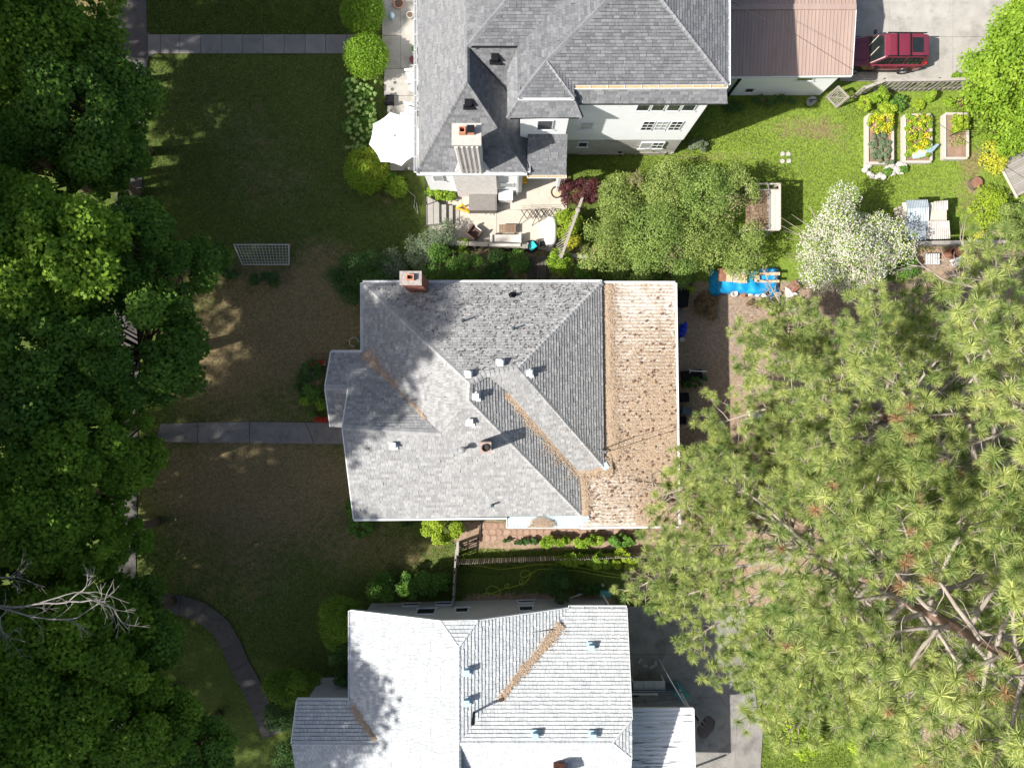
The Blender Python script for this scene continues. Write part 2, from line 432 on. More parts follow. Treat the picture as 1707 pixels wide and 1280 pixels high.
# ------------------------------------------------------------ pine
def tuft_mesh(name, rs, m, n=64, ln=0.24, w=0.0145):
    V = []; T = []
    for i in range(n):
        a = rs.uniform(0, 6.283); el = math.asin(rs.uniform(-0.25, 1.0)); l = ln * rs.uniform(.75, 1.15)
        d = Vector((math.cos(a) * math.cos(el), math.sin(a) * math.cos(el), math.sin(el)))
        s = d.cross(Vector((rs.uniform(-1, 1), rs.uniform(-1, 1), rs.uniform(-1, 1)))).normalized() * w
        b = Vector((0, 0, rs.uniform(-.07, .05))); tip = b + d * l + Vector((0, 0, -.15 * l * (1 - d.z)))
        V += [tuple(b - s * .5), tuple(b + s * .5), tuple(b.lerp(tip, .6) + s * .6), tuple(tip)]; T.append(rs.random() * 0.8)
    # the paler bud
    n0 = len(V)
    for j in range(8):
        a = 6.283 * j / 4; V += [(.018, 0, .02), (0, .018, .02), (-.018, 0, .02 + .001 * j), (rs.uniform(-.01, .01), 0, .12)]; T.append(1.0)
    V = np.array(V)
    return V, np.array(T)
def pine(base, height, z0, L0, label, m, bark, twigm, seed, nb=60, px_branches=(), group=None, topL=1.0, lean=(0, 0), power=0.65, trunk_r=0.42, skip=None, ntuft=1.0, tl=0.37):
    rs = random.Random(seed); rng = np.random.default_rng(seed)
    x0, y0 = base; root = thing('pine_tree', label, 'tree', (x0, y0, 0), group=group)
    def tp(z): t = z / height; return Vector((x0 + lean[0] * t + .15 * math.sin(z * .35 + seed), y0 + lean[1] * t + .12 * math.cos(z * .3), z))
    b = MB(); zs = [height * i / 16 for i in range(17)]
    b.tube([tp(z) for z in zs], [trunk_r * (1 - .93 * (z / height)) for z in zs], 10); b.part('trunk', bark, root, smooth=True)
    wood = MB(); tuf = []
    def wander(p, d, L, n, curl, up):
        pts = [p]; d = d.normalized()
        for i in range(n):
            d = (d + Vector((rs.uniform(-curl, curl), rs.uniform(-curl, curl), rs.uniform(-curl * .7, curl * .7) + up))).normalized()
            pts.append(pts[-1] + d * (L / n))
        return pts, d
    def subs(pts, L, dens=1.0):
        n = len(pts)
        ns = int(L / 0.31 * dens)
        for j in range(ns):
            t = .36 + .64 * (j + rs.random() * .8) / max(1, ns); q = t * (n - 1); i = min(n - 2, int(q)); p = pts[i].lerp(pts[i + 1], q - i)
            d = (pts[i + 1] - pts[i]).normalized(); sd = d.cross(Vector((0, 0, 1))).normalized() * (1 if j % 2 else -1)
            l = rs.uniform(.45, 1.0) * min(2.3, .35 + .36 * L * (1.1 - t)); dd = d * rs.uniform(.3, 1.0) + sd * rs.uniform(.5, 1.0) + Vector((0, 0, rs.uniform(0, .35)))
            tw, de = wander(p, dd, l, 4, .28, .05)
            r0 = .013 + .011 * l; wood.tube(tw, [r0, r0 * .8, r0 * .6, r0 * .45, r0 * .4], 4, cap=False)
            tuf.append((tw[-1], de, 1.0))
            for k in range(int(l / .38 * ntuft)):
                i2 = rs.randrange(1, 4); p2 = tw[i2]; d2 = Vector((rs.uniform(-1, 1), rs.uniform(-1, 1), rs.uniform(0, .7)))
                t2, e2 = wander(p2, d2, rs.uniform(.2, .5), 2, .3, .1); wood.tube(t2, [.018, .014, .01], 3, cap=False); tuf.append((t2[-1], e2, rs.uniform(.75, 1.0)))
    for i in range(nb):
        t = (i + rs.random()) / nb; z = z0 + (height - z0 - .3) * t ** .95
        L = (L0 * (1 - t) ** power * rs.uniform(.72, 1.12)) + topL * .5; az = i * 2.399 + rs.uniform(-.4, .4)
        d = Vector((math.cos(az), math.sin(az), .18 - .3 * (1 - t)))
        pts, e = wander(tp(z), d, L, 8, .16, .035)
        r0 = .022 + .012 * L; wood.tube(pts, [r0 * (1 - .85 * k / 8) for k in range(9)], 5, cap=False)
        tuf.append((pts[-1], e, 1.0)); subs(pts, L)
        for k in range(5):      # bare inner twigs
            i2 = rs.randrange(1, 5); d2 = Vector((rs.uniform(-1, 1), rs.uniform(-1, 1), rs.uniform(-.1, .5))); l2 = rs.uniform(.5, 1.3)
            tw, _ = wander(pts[i2], d2, l2, 4, .45, .02); wood.tube(tw, [.022, .018, .013, .009, .005], 4, cap=False)
    for bl in px_branches:          # limbs followed from the photograph, at real heights
        pts = [W(*q) for q in bl]; fine = []
        for i in range(len(pts) - 1):
            for k in range(3): fine.append(pts[i].lerp(pts[i + 1], k / 3) + Vector((rs.uniform(-.07, .07), rs.uniform(-.07, .07), rs.uniform(-.05, .05))))
        fine.append(pts[-1]); L = sum((fine[i + 1] - fine[i]).length for i in range(len(fine) - 1)); N = len(fine)
        wood.tube(fine, [.085 * (1 - .8 * k / N) for k in range(N)], 6, cap=False); subs(fine, L, .8)
    wood.part('branches', twigm, root, smooth=True)
    # tufts: the 300 that show largest singly, the rest joined
    if skip: tuf = [q for q in tuf if not skip(q[0])]
    vis = []
    for q in tuf:
        p = q[0]; s = F / (H - p.z); u, v = CX + p.x * s, CY - p.y * s
        vis.append((s if (-20 < u < 1727 and -20 < v < 1300) else 0) + rs.random() * 6)
    order = sorted(range(len(tuf)), key=lambda i: -vis[i])
    protos = [tuft_mesh('t', rs, m, n=int(96 + 10 * i), ln=tl * (0.9 + .05 * i)) for i in range(5)]
    pm = [mesh_np('needle_tuft', V, np.arange(len(V)), 4, np.clip(T + dt, 0, 1), [m]) for V, T in protos for dt in (-.22, 0, .22)] + [mesh_np('needle_tuft', protos[0][0], np.arange(len(protos[0][0])), 4, protos[0][1], [MATS['dead_needle']])]
    def mat_for(d, sc):
        z = (d * .8 + Vector((rs.uniform(-.25, .25), rs.uniform(-.25, .25), .55))).normalized(); x = z.orthogonal().normalized(); x.rotate(Matrix.Rotation(rs.uniform(0, 6.28), 3, z)); y = z.cross(x)
        return Matrix((x, y, z)).transposed() * sc
    for i in order[:300]:
        p, d, sc = tuf[i]; M = mat_for(d, sc * rs.uniform(.62, 1.18)).to_4x4(); M.translation = p - wl(root); link('needle_tuft', rs.choice(pm), root, matrix=M)
    VV = []; TT = []
    for i in order[300:]:
        p, d, sc = tuf[i]; M = np.array(mat_for(d, sc * rs.uniform(.55, 1.15))); V, T = rs.choice(protos)
        VV.append(V @ M.T + np.array(p - wl(root))); TT.append(np.clip(T * rs.uniform(.7, 1.1) + rs.uniform(-.3, .3), 0, 1))
    if VV:
        VV = np.concatenate(VV); link('needle_tufts', mesh_np('needle_tufts', VV, np.arange(len(VV)), 4, np.concatenate(TT), [m]), root, kind='stuff')
    return root
def scatter(fn, n, rng, poly_px, z):
    """n random points inside a pixel polygon on a height or plane, kept with probability fn(px,py)"""
    xs = [p[0] for p in poly_px]; ys = [p[1] for p in poly_px]; out = []
    P = poly_px; K = len(P)
    while len(out) < n:
        x, y = rng.uniform(min(xs), max(xs)), rng.uniform(min(ys), max(ys)); ins = False
        for i in range(K):
            a, b = P[i - 1], P[i]
            if (a[1] > y) != (b[1] > y) and x < (b[0] - a[0]) * (y - a[1]) / (b[1] - a[1]) + a[0]: ins = not ins
        if ins and (fn is None or rng.random() < fn(x, y)):
            out.append(ray(x, y, z) if isinstance(z, tuple) else W(x, y, z))
    return out
def litter(pts, name, m, parent, rng, ln=(0.08, 0.2), w=0.02, lift=(0.01, 0.08), **props):
    V = []; T = []
    for p in pts:
        a = rng.uniform(0, 3.1416); l = rng.uniform(*ln) / 2; d = Vector((math.cos(a), math.sin(a), rng.uniform(-.15, .15))) * l
        s = Vector((-math.sin(a), math.cos(a), 0)) * w / 2; c = p + Vector((0, 0, rng.uniform(*lift)))
        V += [c - d, c - s, c + d, c + s]; T.append(rng.random())
    V = np.array([tuple(v - wl(parent)) for v in V])
    return link(name, mesh_np(name, V, np.arange(len(V)), 4, T, [m]), parent, kind='stuff', **props)
# ------------------------------------------------------------ material list
plain('twig', (0.16, 0.12, 0.085), rough=0.9)
mat('bark', (0.10, 0.075, 0.055), (0.2, 0.15, 0.11), scale=8, bump=0.8, bscale=20)
mat('pine_bark', (0.15, 0.095, 0.07), (0.30, 0.19, 0.14), scale=5, stretch=(1, 1, .3), bump=0.9, bscale=12)
mat('pine_limb', (0.26, 0.215, 0.175), (0.47, 0.41, 0.35), scale=3, rough=0.9, bump=.4)
mat('dead_wood', (0.27, 0.25, 0.23), (0.40, 0.37, 0.34), scale=4)
leafmat('maple_leaf', (0.065, 0.155, 0.014), (0.26, 0.43, 0.035), trans=0.35)
leafmat('maple_dark', (0.05, 0.13, 0.018), (0.19, 0.35, 0.04), trans=0.35)
leafmat('maple_lime', (0.09, 0.20, 0.016), (0.31, 0.49, 0.045), trans=0.35)
leafmat('pine_needle', (0.12, 0.23, 0.055), (0.82, 0.85, 0.30), trans=0.35, rough=0.45)
leafmat('lilac_leaf', (0.12, 0.21, 0.04), (0.44, 0.52, 0.15), trans=0.35)
leafmat('dead_needle', (0.30, 0.17, 0.08), (0.60, 0.40, 0.22), trans=0.2)
leafmat('lilac_green', (0.10, 0.20, 0.038), (0.38, 0.50, 0.13), trans=0.35)
leafmat('lilac_faded', (0.24, 0.24, 0.10), (0.38, 0.35, 0.17), trans=0.25)
leafmat('lime_leaf', (0.22, 0.34, 0.025), (0.48, 0.60, 0.06), trans=0.35)
leafmat('yellow_leaf', (0.42, 0.45, 0.03), (0.75, 0.72, 0.10), trans=0.35)
leafmat('bright_leaf', (0.14, 0.28, 0.02), (0.42, 0.58, 0.06), trans=0.35)
leafmat('green_leaf', (0.07, 0.17, 0.025), (0.20, 0.38, 0.06), trans=0.3)
leafmat('dark_leaf', (0.035, 0.09, 0.022), (0.11, 0.22, 0.05), trans=0.25)
leafmat('purple_leaf', (0.055, 0.016, 0.02), (0.20, 0.065, 0.065), trans=0.25)
leafmat('sage_leaf', (0.13, 0.19, 0.10), (0.28, 0.34, 0.20), trans=0.25)
leafmat('blossom', (0.66, 0.63, 0.50), (0.85, 0.84, 0.76), trans=0.3)
leafmat('hydrangea', (0.34, 0.50, 0.14), (0.55, 0.68, 0.28), trans=0.3)
leafmat('red_flower', (0.42, 0.03, 0.02), (0.7, 0.08, 0.04), trans=0.2)
leafmat('orange_flower', (0.80, 0.58, 0.02), (0.92, 0.82, 0.06), trans=0.2)
leafmat('brown_leaf', (0.10, 0.065, 0.035), (0.28, 0.20, 0.10), trans=0.1)
leafmat('grass_blade', (0.075, 0.115, 0.025), (0.36, 0.46, 0.09), trans=0.4)
mat('shingle_grey', (0.105, 0.11, 0.118), (0.285, 0.29, 0.30), scale=9, tone=0.72, rough=0.9, bump=0.35, bscale=120)
mat('shingle_pale', (0.225, 0.225, 0.225), (0.475, 0.475, 0.47), scale=5, tone=0.75, rough=0.9, bump=0.35, bscale=110, c3=(0.17, 0.165, 0.15), c3scale=7, c3range=(.60, .74))
mat('shingle_white', (0.37, 0.40, 0.415), (0.65, 0.665, 0.67), scale=4, tone=0.7, rough=0.8, bump=0.25, bscale=110)
mat('deck_dark', (0.03, 0.03, 0.032), rough=0.95)
mat('deck_white', (0.33, 0.35, 0.37), rough=0.95)
mat('white_paint', (0.72, 0.74, 0.75), (0.82, 0.83, 0.83), scale=2, rough=0.55)
mat('siding_white', (0.82, 0.84, 0.85), (0.88, 0.89, 0.89), scale=1.5, rough=0.55, c3=(0.6, 0.62, 0.6), c3scale=3, c3range=(.6, .8))
mat('stucco_grey', (0.42, 0.41, 0.39), (0.52, 0.51, 0.48), scale=2, bump=.3)
mat('wall_taupe', (0.56, 0.54, 0.52), (0.64, 0.61, 0.59), scale=1.5)
mat('wall_cream', (0.5, 0.48, 0.44), (0.6, 0.58, 0.54), scale=1.5)
mat('glass', (0.02, 0.025, 0.03), (0.05, 0.06, 0.07), rough=0.08, spec=0.8, scale=1)
mat('curtain', (0.45, 0.48, 0.5), (0.6, 0.62, 0.62), scale=4, rough=0.3)
mat('concrete', (0.34, 0.32, 0.29), (0.46, 0.44, 0.40), scale=1.4, rough=0.9, bump=.3, bscale=30, c3=(0.24, 0.23, 0.205), c3scale=.9, c3range=(.5, .75), tone=.25)
mat('concrete_warm', (0.48, 0.44, 0.37), (0.60, 0.555, 0.47), scale=1.2, rough=0.9, bump=.3, c3=(0.36, 0.33, 0.28), c3scale=1.1, c3range=(.55, .8), tone=.2)
mat('walk_concrete', (0.19, 0.175, 0.165), (0.29, 0.275, 0.26), scale=1.6, rough=0.95, bump=.4, c3=(0.12, 0.115, 0.10), c3scale=1.5, c3range=(.55, .75), tone=.35)
mat('asphalt_path', (0.085, 0.078, 0.075), (0.13, 0.12, 0.115), scale=2.2, rough=0.95, bump=.5, bscale=60, c3=(0.18, 0.16, 0.14), c3scale=6, c3range=(.66, .75), tone=.2)
mat('metal_white', (0.56, 0.50, 0.445), (0.76, 0.71, 0.65), scale=2.5, rough=0.6, c3=(0.55, 0.46, 0.37), c3scale=1.4, c3range=(.48, .7))
mat('metal_porch', (0.66, 0.69, 0.72), (0.80, 0.82, 0.84), scale=2, rough=0.5, stretch=(.35, 4, 1), c3=(0.16, 0.17, 0.19), c3scale=1.6, c3range=(.54, .62))
mat('metal_brown', (0.36, 0.265, 0.225), (0.43, 0.325, 0.275), scale=1, rough=0.6, stretch=(3, .4, 1))
mat('metal_galv', (0.28, 0.34, 0.38), (0.46, 0.51, 0.54), scale=2, rough=0.42, metallic=.2, c3=(0.36, 0.24, 0.15), c3scale=1.6, c3range=(.58, .72))
mat('metal_pale', (0.42, 0.40, 0.37), (0.58, 0.56, 0.52), scale=3, rough=0.5, c3=(0.42, 0.29, 0.18), c3scale=1.8, c3range=(.55, .7))
plain('metal_flash', (0.45, 0.56, 0.60), rough=0.5, var=.1)
plain('vent_white', (0.66, 0.71, 0.72), rough=0.5, var=.06)
plain('vent_blue', (0.42, 0.58, 0.68), rough=0.4)
plain('black_metal', (0.010, 0.010, 0.012), rough=0.65, spec=.2)
plain('grey_metal', (0.28, 0.29, 0.3), rough=0.5)
plain('lead_pipe', (0.16, 0.2, 0.22), rough=0.6)
mat('brick_red', (0.18, 0.065, 0.045), (0.36, 0.15, 0.11), scale=5, tone=.8, bump=.4)
mat('brick_old', (0.30, 0.22, 0.19), (0.55, 0.45, 0.41), scale=5, tone=.8, bump=.5, c3=(.08, .07, .06), c3scale=8, c3range=(.6, .7))
mat('brick_white', (0.70, 0.65, 0.61), (0.90, 0.88, 0.85), scale=3, tone=.6, bump=.4, c3=(0.52, 0.30, 0.24), c3scale=3.5, c3range=(.58, .68))
mat('mortar', (0.36, 0.33, 0.30), (0.46, 0.43, 0.39), scale=8)
mat('chimney_crown', (0.28, 0.25, 0.23), (0.42, 0.38, 0.35), scale=9, contrast=(.4, .6))
plain('clay_flue', (0.62, 0.26, 0.15), rough=.7)
mat('wood_weathered', (0.27, 0.245, 0.215), (0.44, 0.405, 0.36), scale=5, stretch=(1, 1, 1), tone=.7, rough=.95, bump=.5)
mat('wood_brown', (0.20, 0.13, 0.085), (0.36, 0.26, 0.18), scale=5, tone=.7, rough=.9, bump=.4)
mat('wood_pale', (0.52, 0.46, 0.38), (0.70, 0.63, 0.53), scale=5, tone=.6, rough=.85)
mat('wood_bleached', (0.40, 0.36, 0.31), (0.60, 0.56, 0.50), scale=5, tone=.6, rough=.85)
mat('wood_dark', (0.055, 0.05, 0.045), (0.13, 0.115, 0.10), scale=5, tone=.7, rough=.95)
mat('needle_litter', (0.34, 0.24, 0.155), (0.63, 0.49, 0.36), scale=3, tone=.85, rough=.95)
mat('needle_bed', (0.50, 0.36, 0.245), (0.64, 0.50, 0.37), scale=14, rough=.95, bump=1.0, bscale=50)
mat('gutter_litter', (0.42, 0.27, 0.14), (0.60, 0.42, 0.24), scale=9, rough=.95)
mat('cone', (0.14, 0.075, 0.05), (0.33, 0.20, 0.14), scale=20, tone=.7, rough=.9)
mat('soil', (0.24, 0.155, 0.105), (0.38, 0.26, 0.185), scale=3, rough=.95, bump=.8, bscale=25)
mat('soil_dark', (0.09, 0.065, 0.045), (0.17, 0.12, 0.09), scale=3, rough=.95, bump=.8, bscale=25)
mat('paver', (0.33, 0.21, 0.155), (0.46, 0.32, 0.24), scale=3, tone=.6, rough=.95, bump=.6)
mat('stone_pale', (0.38, 0.36, 0.32), (0.62, 0.60, 0.55), scale=3, rough=.9, bump=.5, tone=.4)
mat('tarp_blue', (0.0, 0.20, 0.52), (0.02, 0.38, 0.74), scale=2, rough=.38, spec=.5)
plain('bag_blue', (0.01, 0.04, 0.60), rough=.35)
plain('canvas_white', (0.80, 0.80, 0.78), rough=.8, var=.03)
plain('plastic_white', (0.78, 0.80, 0.80), rough=.4, var=.04)
plain('fabric_cream', (0.62, 0.59, 0.53), rough=.9, var=.1)
plain('tub_brown', (0.105, 0.09, 0.08), rough=.6)
plain('cover_grey', (0.22, 0.205, 0.19), rough=.7)
plain('wicker', (0.10, 0.06, 0.045), rough=.8, scale=40)
plain('yellow_plastic', (0.80, 0.42, 0.01), rough=.5)
plain('teal_plastic', (0.05, 0.52, 0.55), rough=.4)
plain('green_teal', (0.10, 0.33, 0.30), rough=.5)
plain('pot_clay', (0.30, 0.17, 0.12), rough=.8)
plain('pot_pale', (0.48, 0.44, 0.38), rough=.8)
plain('pot_dark', (0.05, 0.035, 0.03), rough=.5)
plain('red_box', (0.45, 0.03, 0.025), rough=.6)
plain('rubber', (0.02, 0.02, 0.02), rough=.8)
mat('concrete_dark', (0.20, 0.19, 0.175), (0.33, 0.315, 0.29), scale=1.3, rough=0.95, bump=.5, c3=(0.13, 0.125, 0.115), c3scale=1.1, c3range=(.5, .72), tone=.25)
plain('hose_green', (0.48, 0.60, 0.06), rough=.45)
plain('hose_pale', (0.42, 0.42, 0.38), rough=.5)
plain('net_white', (0.55, 0.58, 0.56), rough=.7)
plain('goal_frame', (0.50, 0.50, 0.49), rough=.5)
plain('orange_trim', (0.62, 0.26, 0.18), rough=.6)
plain('blue_grey', (0.10, 0.13, 0.19), rough=.5)
mat('car_red', (0.17, 0.02, 0.038), (0.20, 0.028, 0.048), rough=.36, spec=.6, coat=.8, scale=2)
plain('car_black', (0.012, 0.012, 0.014), rough=.35)
mat('car_glass', (0.012, 0.016, 0.016), (0.02, 0.026, 0.025), rough=.06, spec=.9)
plain('chrome', (0.6, 0.6, 0.62), rough=.25, metallic=.8)
plain('lamp_red', (0.5, 0.02, 0.02), rough=.2)
plain('lamp_clear', (0.7, 0.7, 0.7), rough=.15)
mat('cardboard', (0.56, 0.42, 0.29), (0.66, 0.52, 0.38), scale=4, tone=.5)
mat('rust', (0.20, 0.09, 0.06), (0.35, 0.18, 0.12), scale=5)
M_ = MATS
# ground: three natural covers mixed by attributes carried by the sheet itself
def ground_mat():
    m = bpy.data.materials.new('ground_cover'); m.use_nodes = True; nt = m.node_tree; N = nt.nodes; L = nt.links; b = N['Principled BSDF']
    b.inputs['Roughness'].default_value = .95; b.inputs['Specular IOR Level'].default_value = .15
    tc = N.new('ShaderNodeTexCoord')
    def noise(s, det=8, rg=.65):
        n = N.new('ShaderNodeTexNoise'); n.inputs['Scale'].default_value = s; n.inputs['Detail'].default_value = det; n.inputs['Roughness'].default_value = rg
        L.new(tc.outputs['Object'], n.inputs['Vector']); return n.outputs['Fac']
    def mrange(v, a, c):
        r = N.new('ShaderNodeMapRange'); r.inputs[1].default_value = a; r.inputs[2].default_value = c; L.new(v, r.inputs[0]); return r.outputs[0]
    def mix(f, a, c):
        x = N.new('ShaderNodeMix'); x.data_type = 'RGBA'; L.new(f, x.inputs[0])
        for i, q in ((6, a), (7, c)):
            if isinstance(q, tuple): x.inputs[i].default_value = (*q, 1)
            else: L.new(q, x.inputs[i])
        return x.outputs[2]
    def math_(op, a, c):
        x = N.new('ShaderNodeMath'); x.operation = op
        for i, q in ((0, a), (1, c)):
            if isinstance(q, (int, float)): x.inputs[i].default_value = q
            else: L.new(q, x.inputs[i])
        return x.outputs[0]
    def attr(nm):
        a = N.new('ShaderNodeAttribute'); a.attribute_name = nm; return a.outputs['Fac']
    fine = noise(22, 5); mid = noise(3.2); big = noise(.55)
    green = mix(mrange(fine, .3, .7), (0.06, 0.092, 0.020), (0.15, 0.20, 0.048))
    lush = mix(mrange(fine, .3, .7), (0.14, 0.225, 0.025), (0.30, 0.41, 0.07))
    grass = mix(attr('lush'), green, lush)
    tan = mix(mrange(fine, .3, .7), (0.16, 0.12, 0.06), (0.36, 0.29, 0.16))
    dryf = math_('ADD', attr('dry'), math_('MULTIPLY', math_('SUBTRACT', mid, .5), 1.5)); dryf = math_('ADD', dryf, math_('MULTIPLY', math_('SUBTRACT', big, .5), .9))
    c = mix(mrange(dryf, .30, .85), grass, tan)
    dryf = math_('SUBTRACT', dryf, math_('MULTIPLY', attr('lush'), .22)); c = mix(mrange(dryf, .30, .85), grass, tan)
    dirt = mix(mrange(fine, .3, .7), (0.32, 0.22, 0.155), (0.50, 0.37, 0.28))
    grv = mix(mrange(mid, .4, .65), dirt, (0.30, 0.27, 0.25))
    dirt = mix(attr('gravel'), dirt, grv)
    df = math_('ADD', attr('dirt'), math_('MULTIPLY', math_('SUBTRACT', mid, .5), .6))
    c = mix(mrange(df, .42, .58), c, dirt)
    mu = N.new('ShaderNodeMix'); mu.data_type = 'RGBA'; mu.blend_type = 'MULTIPLY'; mu.inputs[0].default_value = 1; L.new(c, mu.inputs[6]); L.new(mix(mrange(noise(6.5, 9, .75), .36, .62), (.58, .60, .55), (1.15, 1.12, 1.1)), mu.inputs[7]); c = mu.outputs[2]
    L.new(c, b.inputs['Base Color'])
    bp = N.new('ShaderNodeBump'); bp.inputs['Strength'].default_value = .9; bp.inputs['Distance'].default_value = .05
    L.new(noise(16, 6), bp.inputs['Height']); L.new(bp.outputs[0], b.inputs['Normal'])
    return m
GX, GY, STEP = 36.0, 28.0, 0.25
nx, ny = int(2 * GX / STEP) + 1, int(2 * GY / STEP) + 1
xs = np.linspace(-GX, GX, nx); ys = np.linspace(-GY, GY, ny); X, Y = np.meshgrid(xs, ys)
PX = CX + X * F / H; PY = CY - Y * F / H
def blobs(lst):
    a = np.zeros_like(X)
    for px, py, rx, ry, s in lst: a = a + s * np.exp(-(((PX - px) / rx) ** 2 + ((PY - py) / ry) ** 2) ** 1.3)
    return np.clip(a, 0, 1.2)
def boxes(lst, soft=8.0):
    a = np.zeros_like(X)
    for x0, y0, x1, y1, s in lst:
        q = 1 / (1 + np.exp(-(PX - x0) / soft)) / (1 + np.exp((PX - x1) / soft)) / (1 + np.exp(-(PY - y0) / soft)) / (1 + np.exp((PY - y1) / soft))
        a = np.maximum(a, s * q)
    return a
dry = blobs([(430, 550, 150, 130, 1.0), (430, 800, 200, 100, 1.0), (540, 520, 90, 80, .7), (430, 250, 90, 90, .34), (500, 330, 90, 60, .3), (330, 620, 80, 60, .5), (650, 920, 120, 40, .5),
             (390, 960, 100, 60, .22), (1320, 215, 50, 26, .85), (1400, 240, 50, 34, .6), (1230, 205, 40, 30, .4), (1380, 205, 30, 26, .5), (1210, 262, 120, 12, .75), (1440, 330, 60, 25, .35), (1570, 310, 60, 40, .5), (1625, 265, 30, 30, .8), (1640, 350, 50, 70, .7),
             (1305, 1190, 60, 90, .5), (560, 420, 60, 30, .4), (150, 10, 80, 30, .8), (900, 945, 120, 25, .25), (400, 900, 230, 170, .32), (350, 160, 140, 90, .2)])
dirt = np.maximum(boxes([(1120, 470, 1520, 1010, 1), (1040, 830, 1240, 1000, .9), (755, 868, 1110, 915, 1), (560, 580, 620, 720, .8), (765, 985, 1030, 1080, .75), (700, 400, 1010, 475, .55), (1500, 395, 1720, 1300, .6), (1440, 175, 1640, 192, .7), (550, 0, 640, 60, .5)]),
                  blobs([(1540, 265, 14, 70, .0), (1500, 230, 10, 60, .5), (1625, 310, 22, 22, .6), (720, 960, 40, 26, .5), (640, 330, 40, 40, .45), (1560, 560, 200, 120, .8), (520, 640, 24, 60, .6)]))
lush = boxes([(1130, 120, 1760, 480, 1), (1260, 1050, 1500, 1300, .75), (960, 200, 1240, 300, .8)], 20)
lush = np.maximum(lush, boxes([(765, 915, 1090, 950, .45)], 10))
gravel = boxes([(1150, 480, 1460, 640, 1)], 30)
Z = 0.03 * np.sin(X * .9 + 1.3 * np.sin(Y * .7)) * np.cos(Y * .8) * (np.abs(X) < 35)
Z = np.where(Z > 0, Z * .3, Z) - 0.03
V = np.stack([X, Y, Z], -1).reshape(-1, 3)
i0 = (np.arange(ny - 1)[:, None] * nx + np.arange(nx - 1)[None, :]).ravel()
FI = np.stack([i0, i0 + 1, i0 + nx + 1, i0 + nx], 1)
ring = [(-400, -400), (400, -400), (400, 400), (-400, 400)]; crn = [0, nx - 1, nx * ny - 1, (ny - 1) * nx]
V = np.concatenate([V, np.array([(a, b_, -0.03) for a, b_ in ring])]); nb_ = nx * ny
ringf = [(nb_, nb_ + 1, crn[1], crn[0]), (nb_ + 1, nb_ + 2, crn[2], crn[1]), (nb_ + 2, nb_ + 3, crn[3], crn[2]), (nb_ + 3, nb_, crn[0], crn[3])]
me = mesh_np('ground', V, np.concatenate([FI, np.array(ringf)]).ravel(), 4, None, [ground_mat()])
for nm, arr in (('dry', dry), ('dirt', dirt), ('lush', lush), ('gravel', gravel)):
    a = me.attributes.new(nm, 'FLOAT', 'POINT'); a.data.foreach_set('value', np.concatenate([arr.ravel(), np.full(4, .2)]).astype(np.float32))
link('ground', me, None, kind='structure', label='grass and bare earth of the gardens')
# short grass on the open lawns
def grass(name, poly, n, seed, label, h=(0.03, 0.08), dirtmax=.5):
    rng = np.random.default_rng(seed); x = [p[0] for p in poly]; y = [p[1] for p in poly]
    P = np.stack([rng.uniform(min(x), max(x), n * 2), rng.uniform(min(y), max(y), n * 2)], 1); ins = np.zeros(len(P), bool)
    for i in range(len(poly)):
        a, b_ = poly[i - 1], poly[i]; c = (a[1] > P[:, 1]) != (b_[1] > P[:, 1])
        with np.errstate(divide='ignore', invalid='ignore'): ins ^= c & (P[:, 0] < (b_[0] - a[0]) * (P[:, 1] - a[1]) / (b_[1] - a[1]) + a[0])
    P = P[ins][:n]; wx = (P[:, 0] - CX) * H / F; wy = (CY - P[:, 1]) * H / F
    ii = np.clip(((wy + GY) / STEP).astype(int), 0, ny - 1); jj = np.clip(((wx + GX) / STEP).astype(int), 0, nx - 1)
    k = (dirt[ii, jj] < dirtmax) & (rng.random(len(P)) > dry[ii, jj] * .9); wx, wy, ii, jj = wx[k], wy[k], ii[k], jj[k]; m = len(wx)
    a = rng.uniform(0, 6.283, m); w = rng.uniform(.02, .05, m); hh = rng.uniform(*h, m)
    base = np.stack([wx, wy, np.full(m, -.02)], 1); s = np.stack([np.cos(a), np.sin(a), a * 0], 1) * w[:, None]
    tip = base + np.stack([rng.normal(0, .04, m), rng.normal(0, .04, m), hh], 1)
    V = np.stack([base - s, base + s, tip], 1).reshape(-1, 3)
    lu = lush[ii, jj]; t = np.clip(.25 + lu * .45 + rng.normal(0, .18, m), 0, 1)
    link(name, mesh_np(name, V, np.arange(m * 3), 3, t, [M_['grass_blade']]), None, kind='stuff', label=label, category='grass')
grass('lawn_grass', [(240, 90), (590, 90), (690, 320), (700, 400), (600, 470), (540, 560), (560, 700), (590, 880), (760, 900), (760, 1000), (560, 1000), (540, 1130), (430, 1100), (200, 1000), (200, 500)], 60000, 3, 'short shaded grass of the front lawns')
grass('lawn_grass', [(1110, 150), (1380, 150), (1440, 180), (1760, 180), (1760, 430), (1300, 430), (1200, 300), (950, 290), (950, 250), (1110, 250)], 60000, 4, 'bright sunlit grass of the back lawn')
grass('lawn_grass', [(245, 0), (580, 0), (580, 58), (245, 58)], 14000, 5, 'shaded grass strip above the upper footpath')
grass('lawn_grass', [(765, 915), (1090, 915), (1090, 950), (765, 960)], 5000, 6, 'narrow strip of grass between picket fence and south house')
grass('lawn_grass', [(1270, 1120), (1420, 1120), (1420, 1280), (1265, 1280)], 9000, 8, 'sunlit patch of grass beside the curved driveway edge')

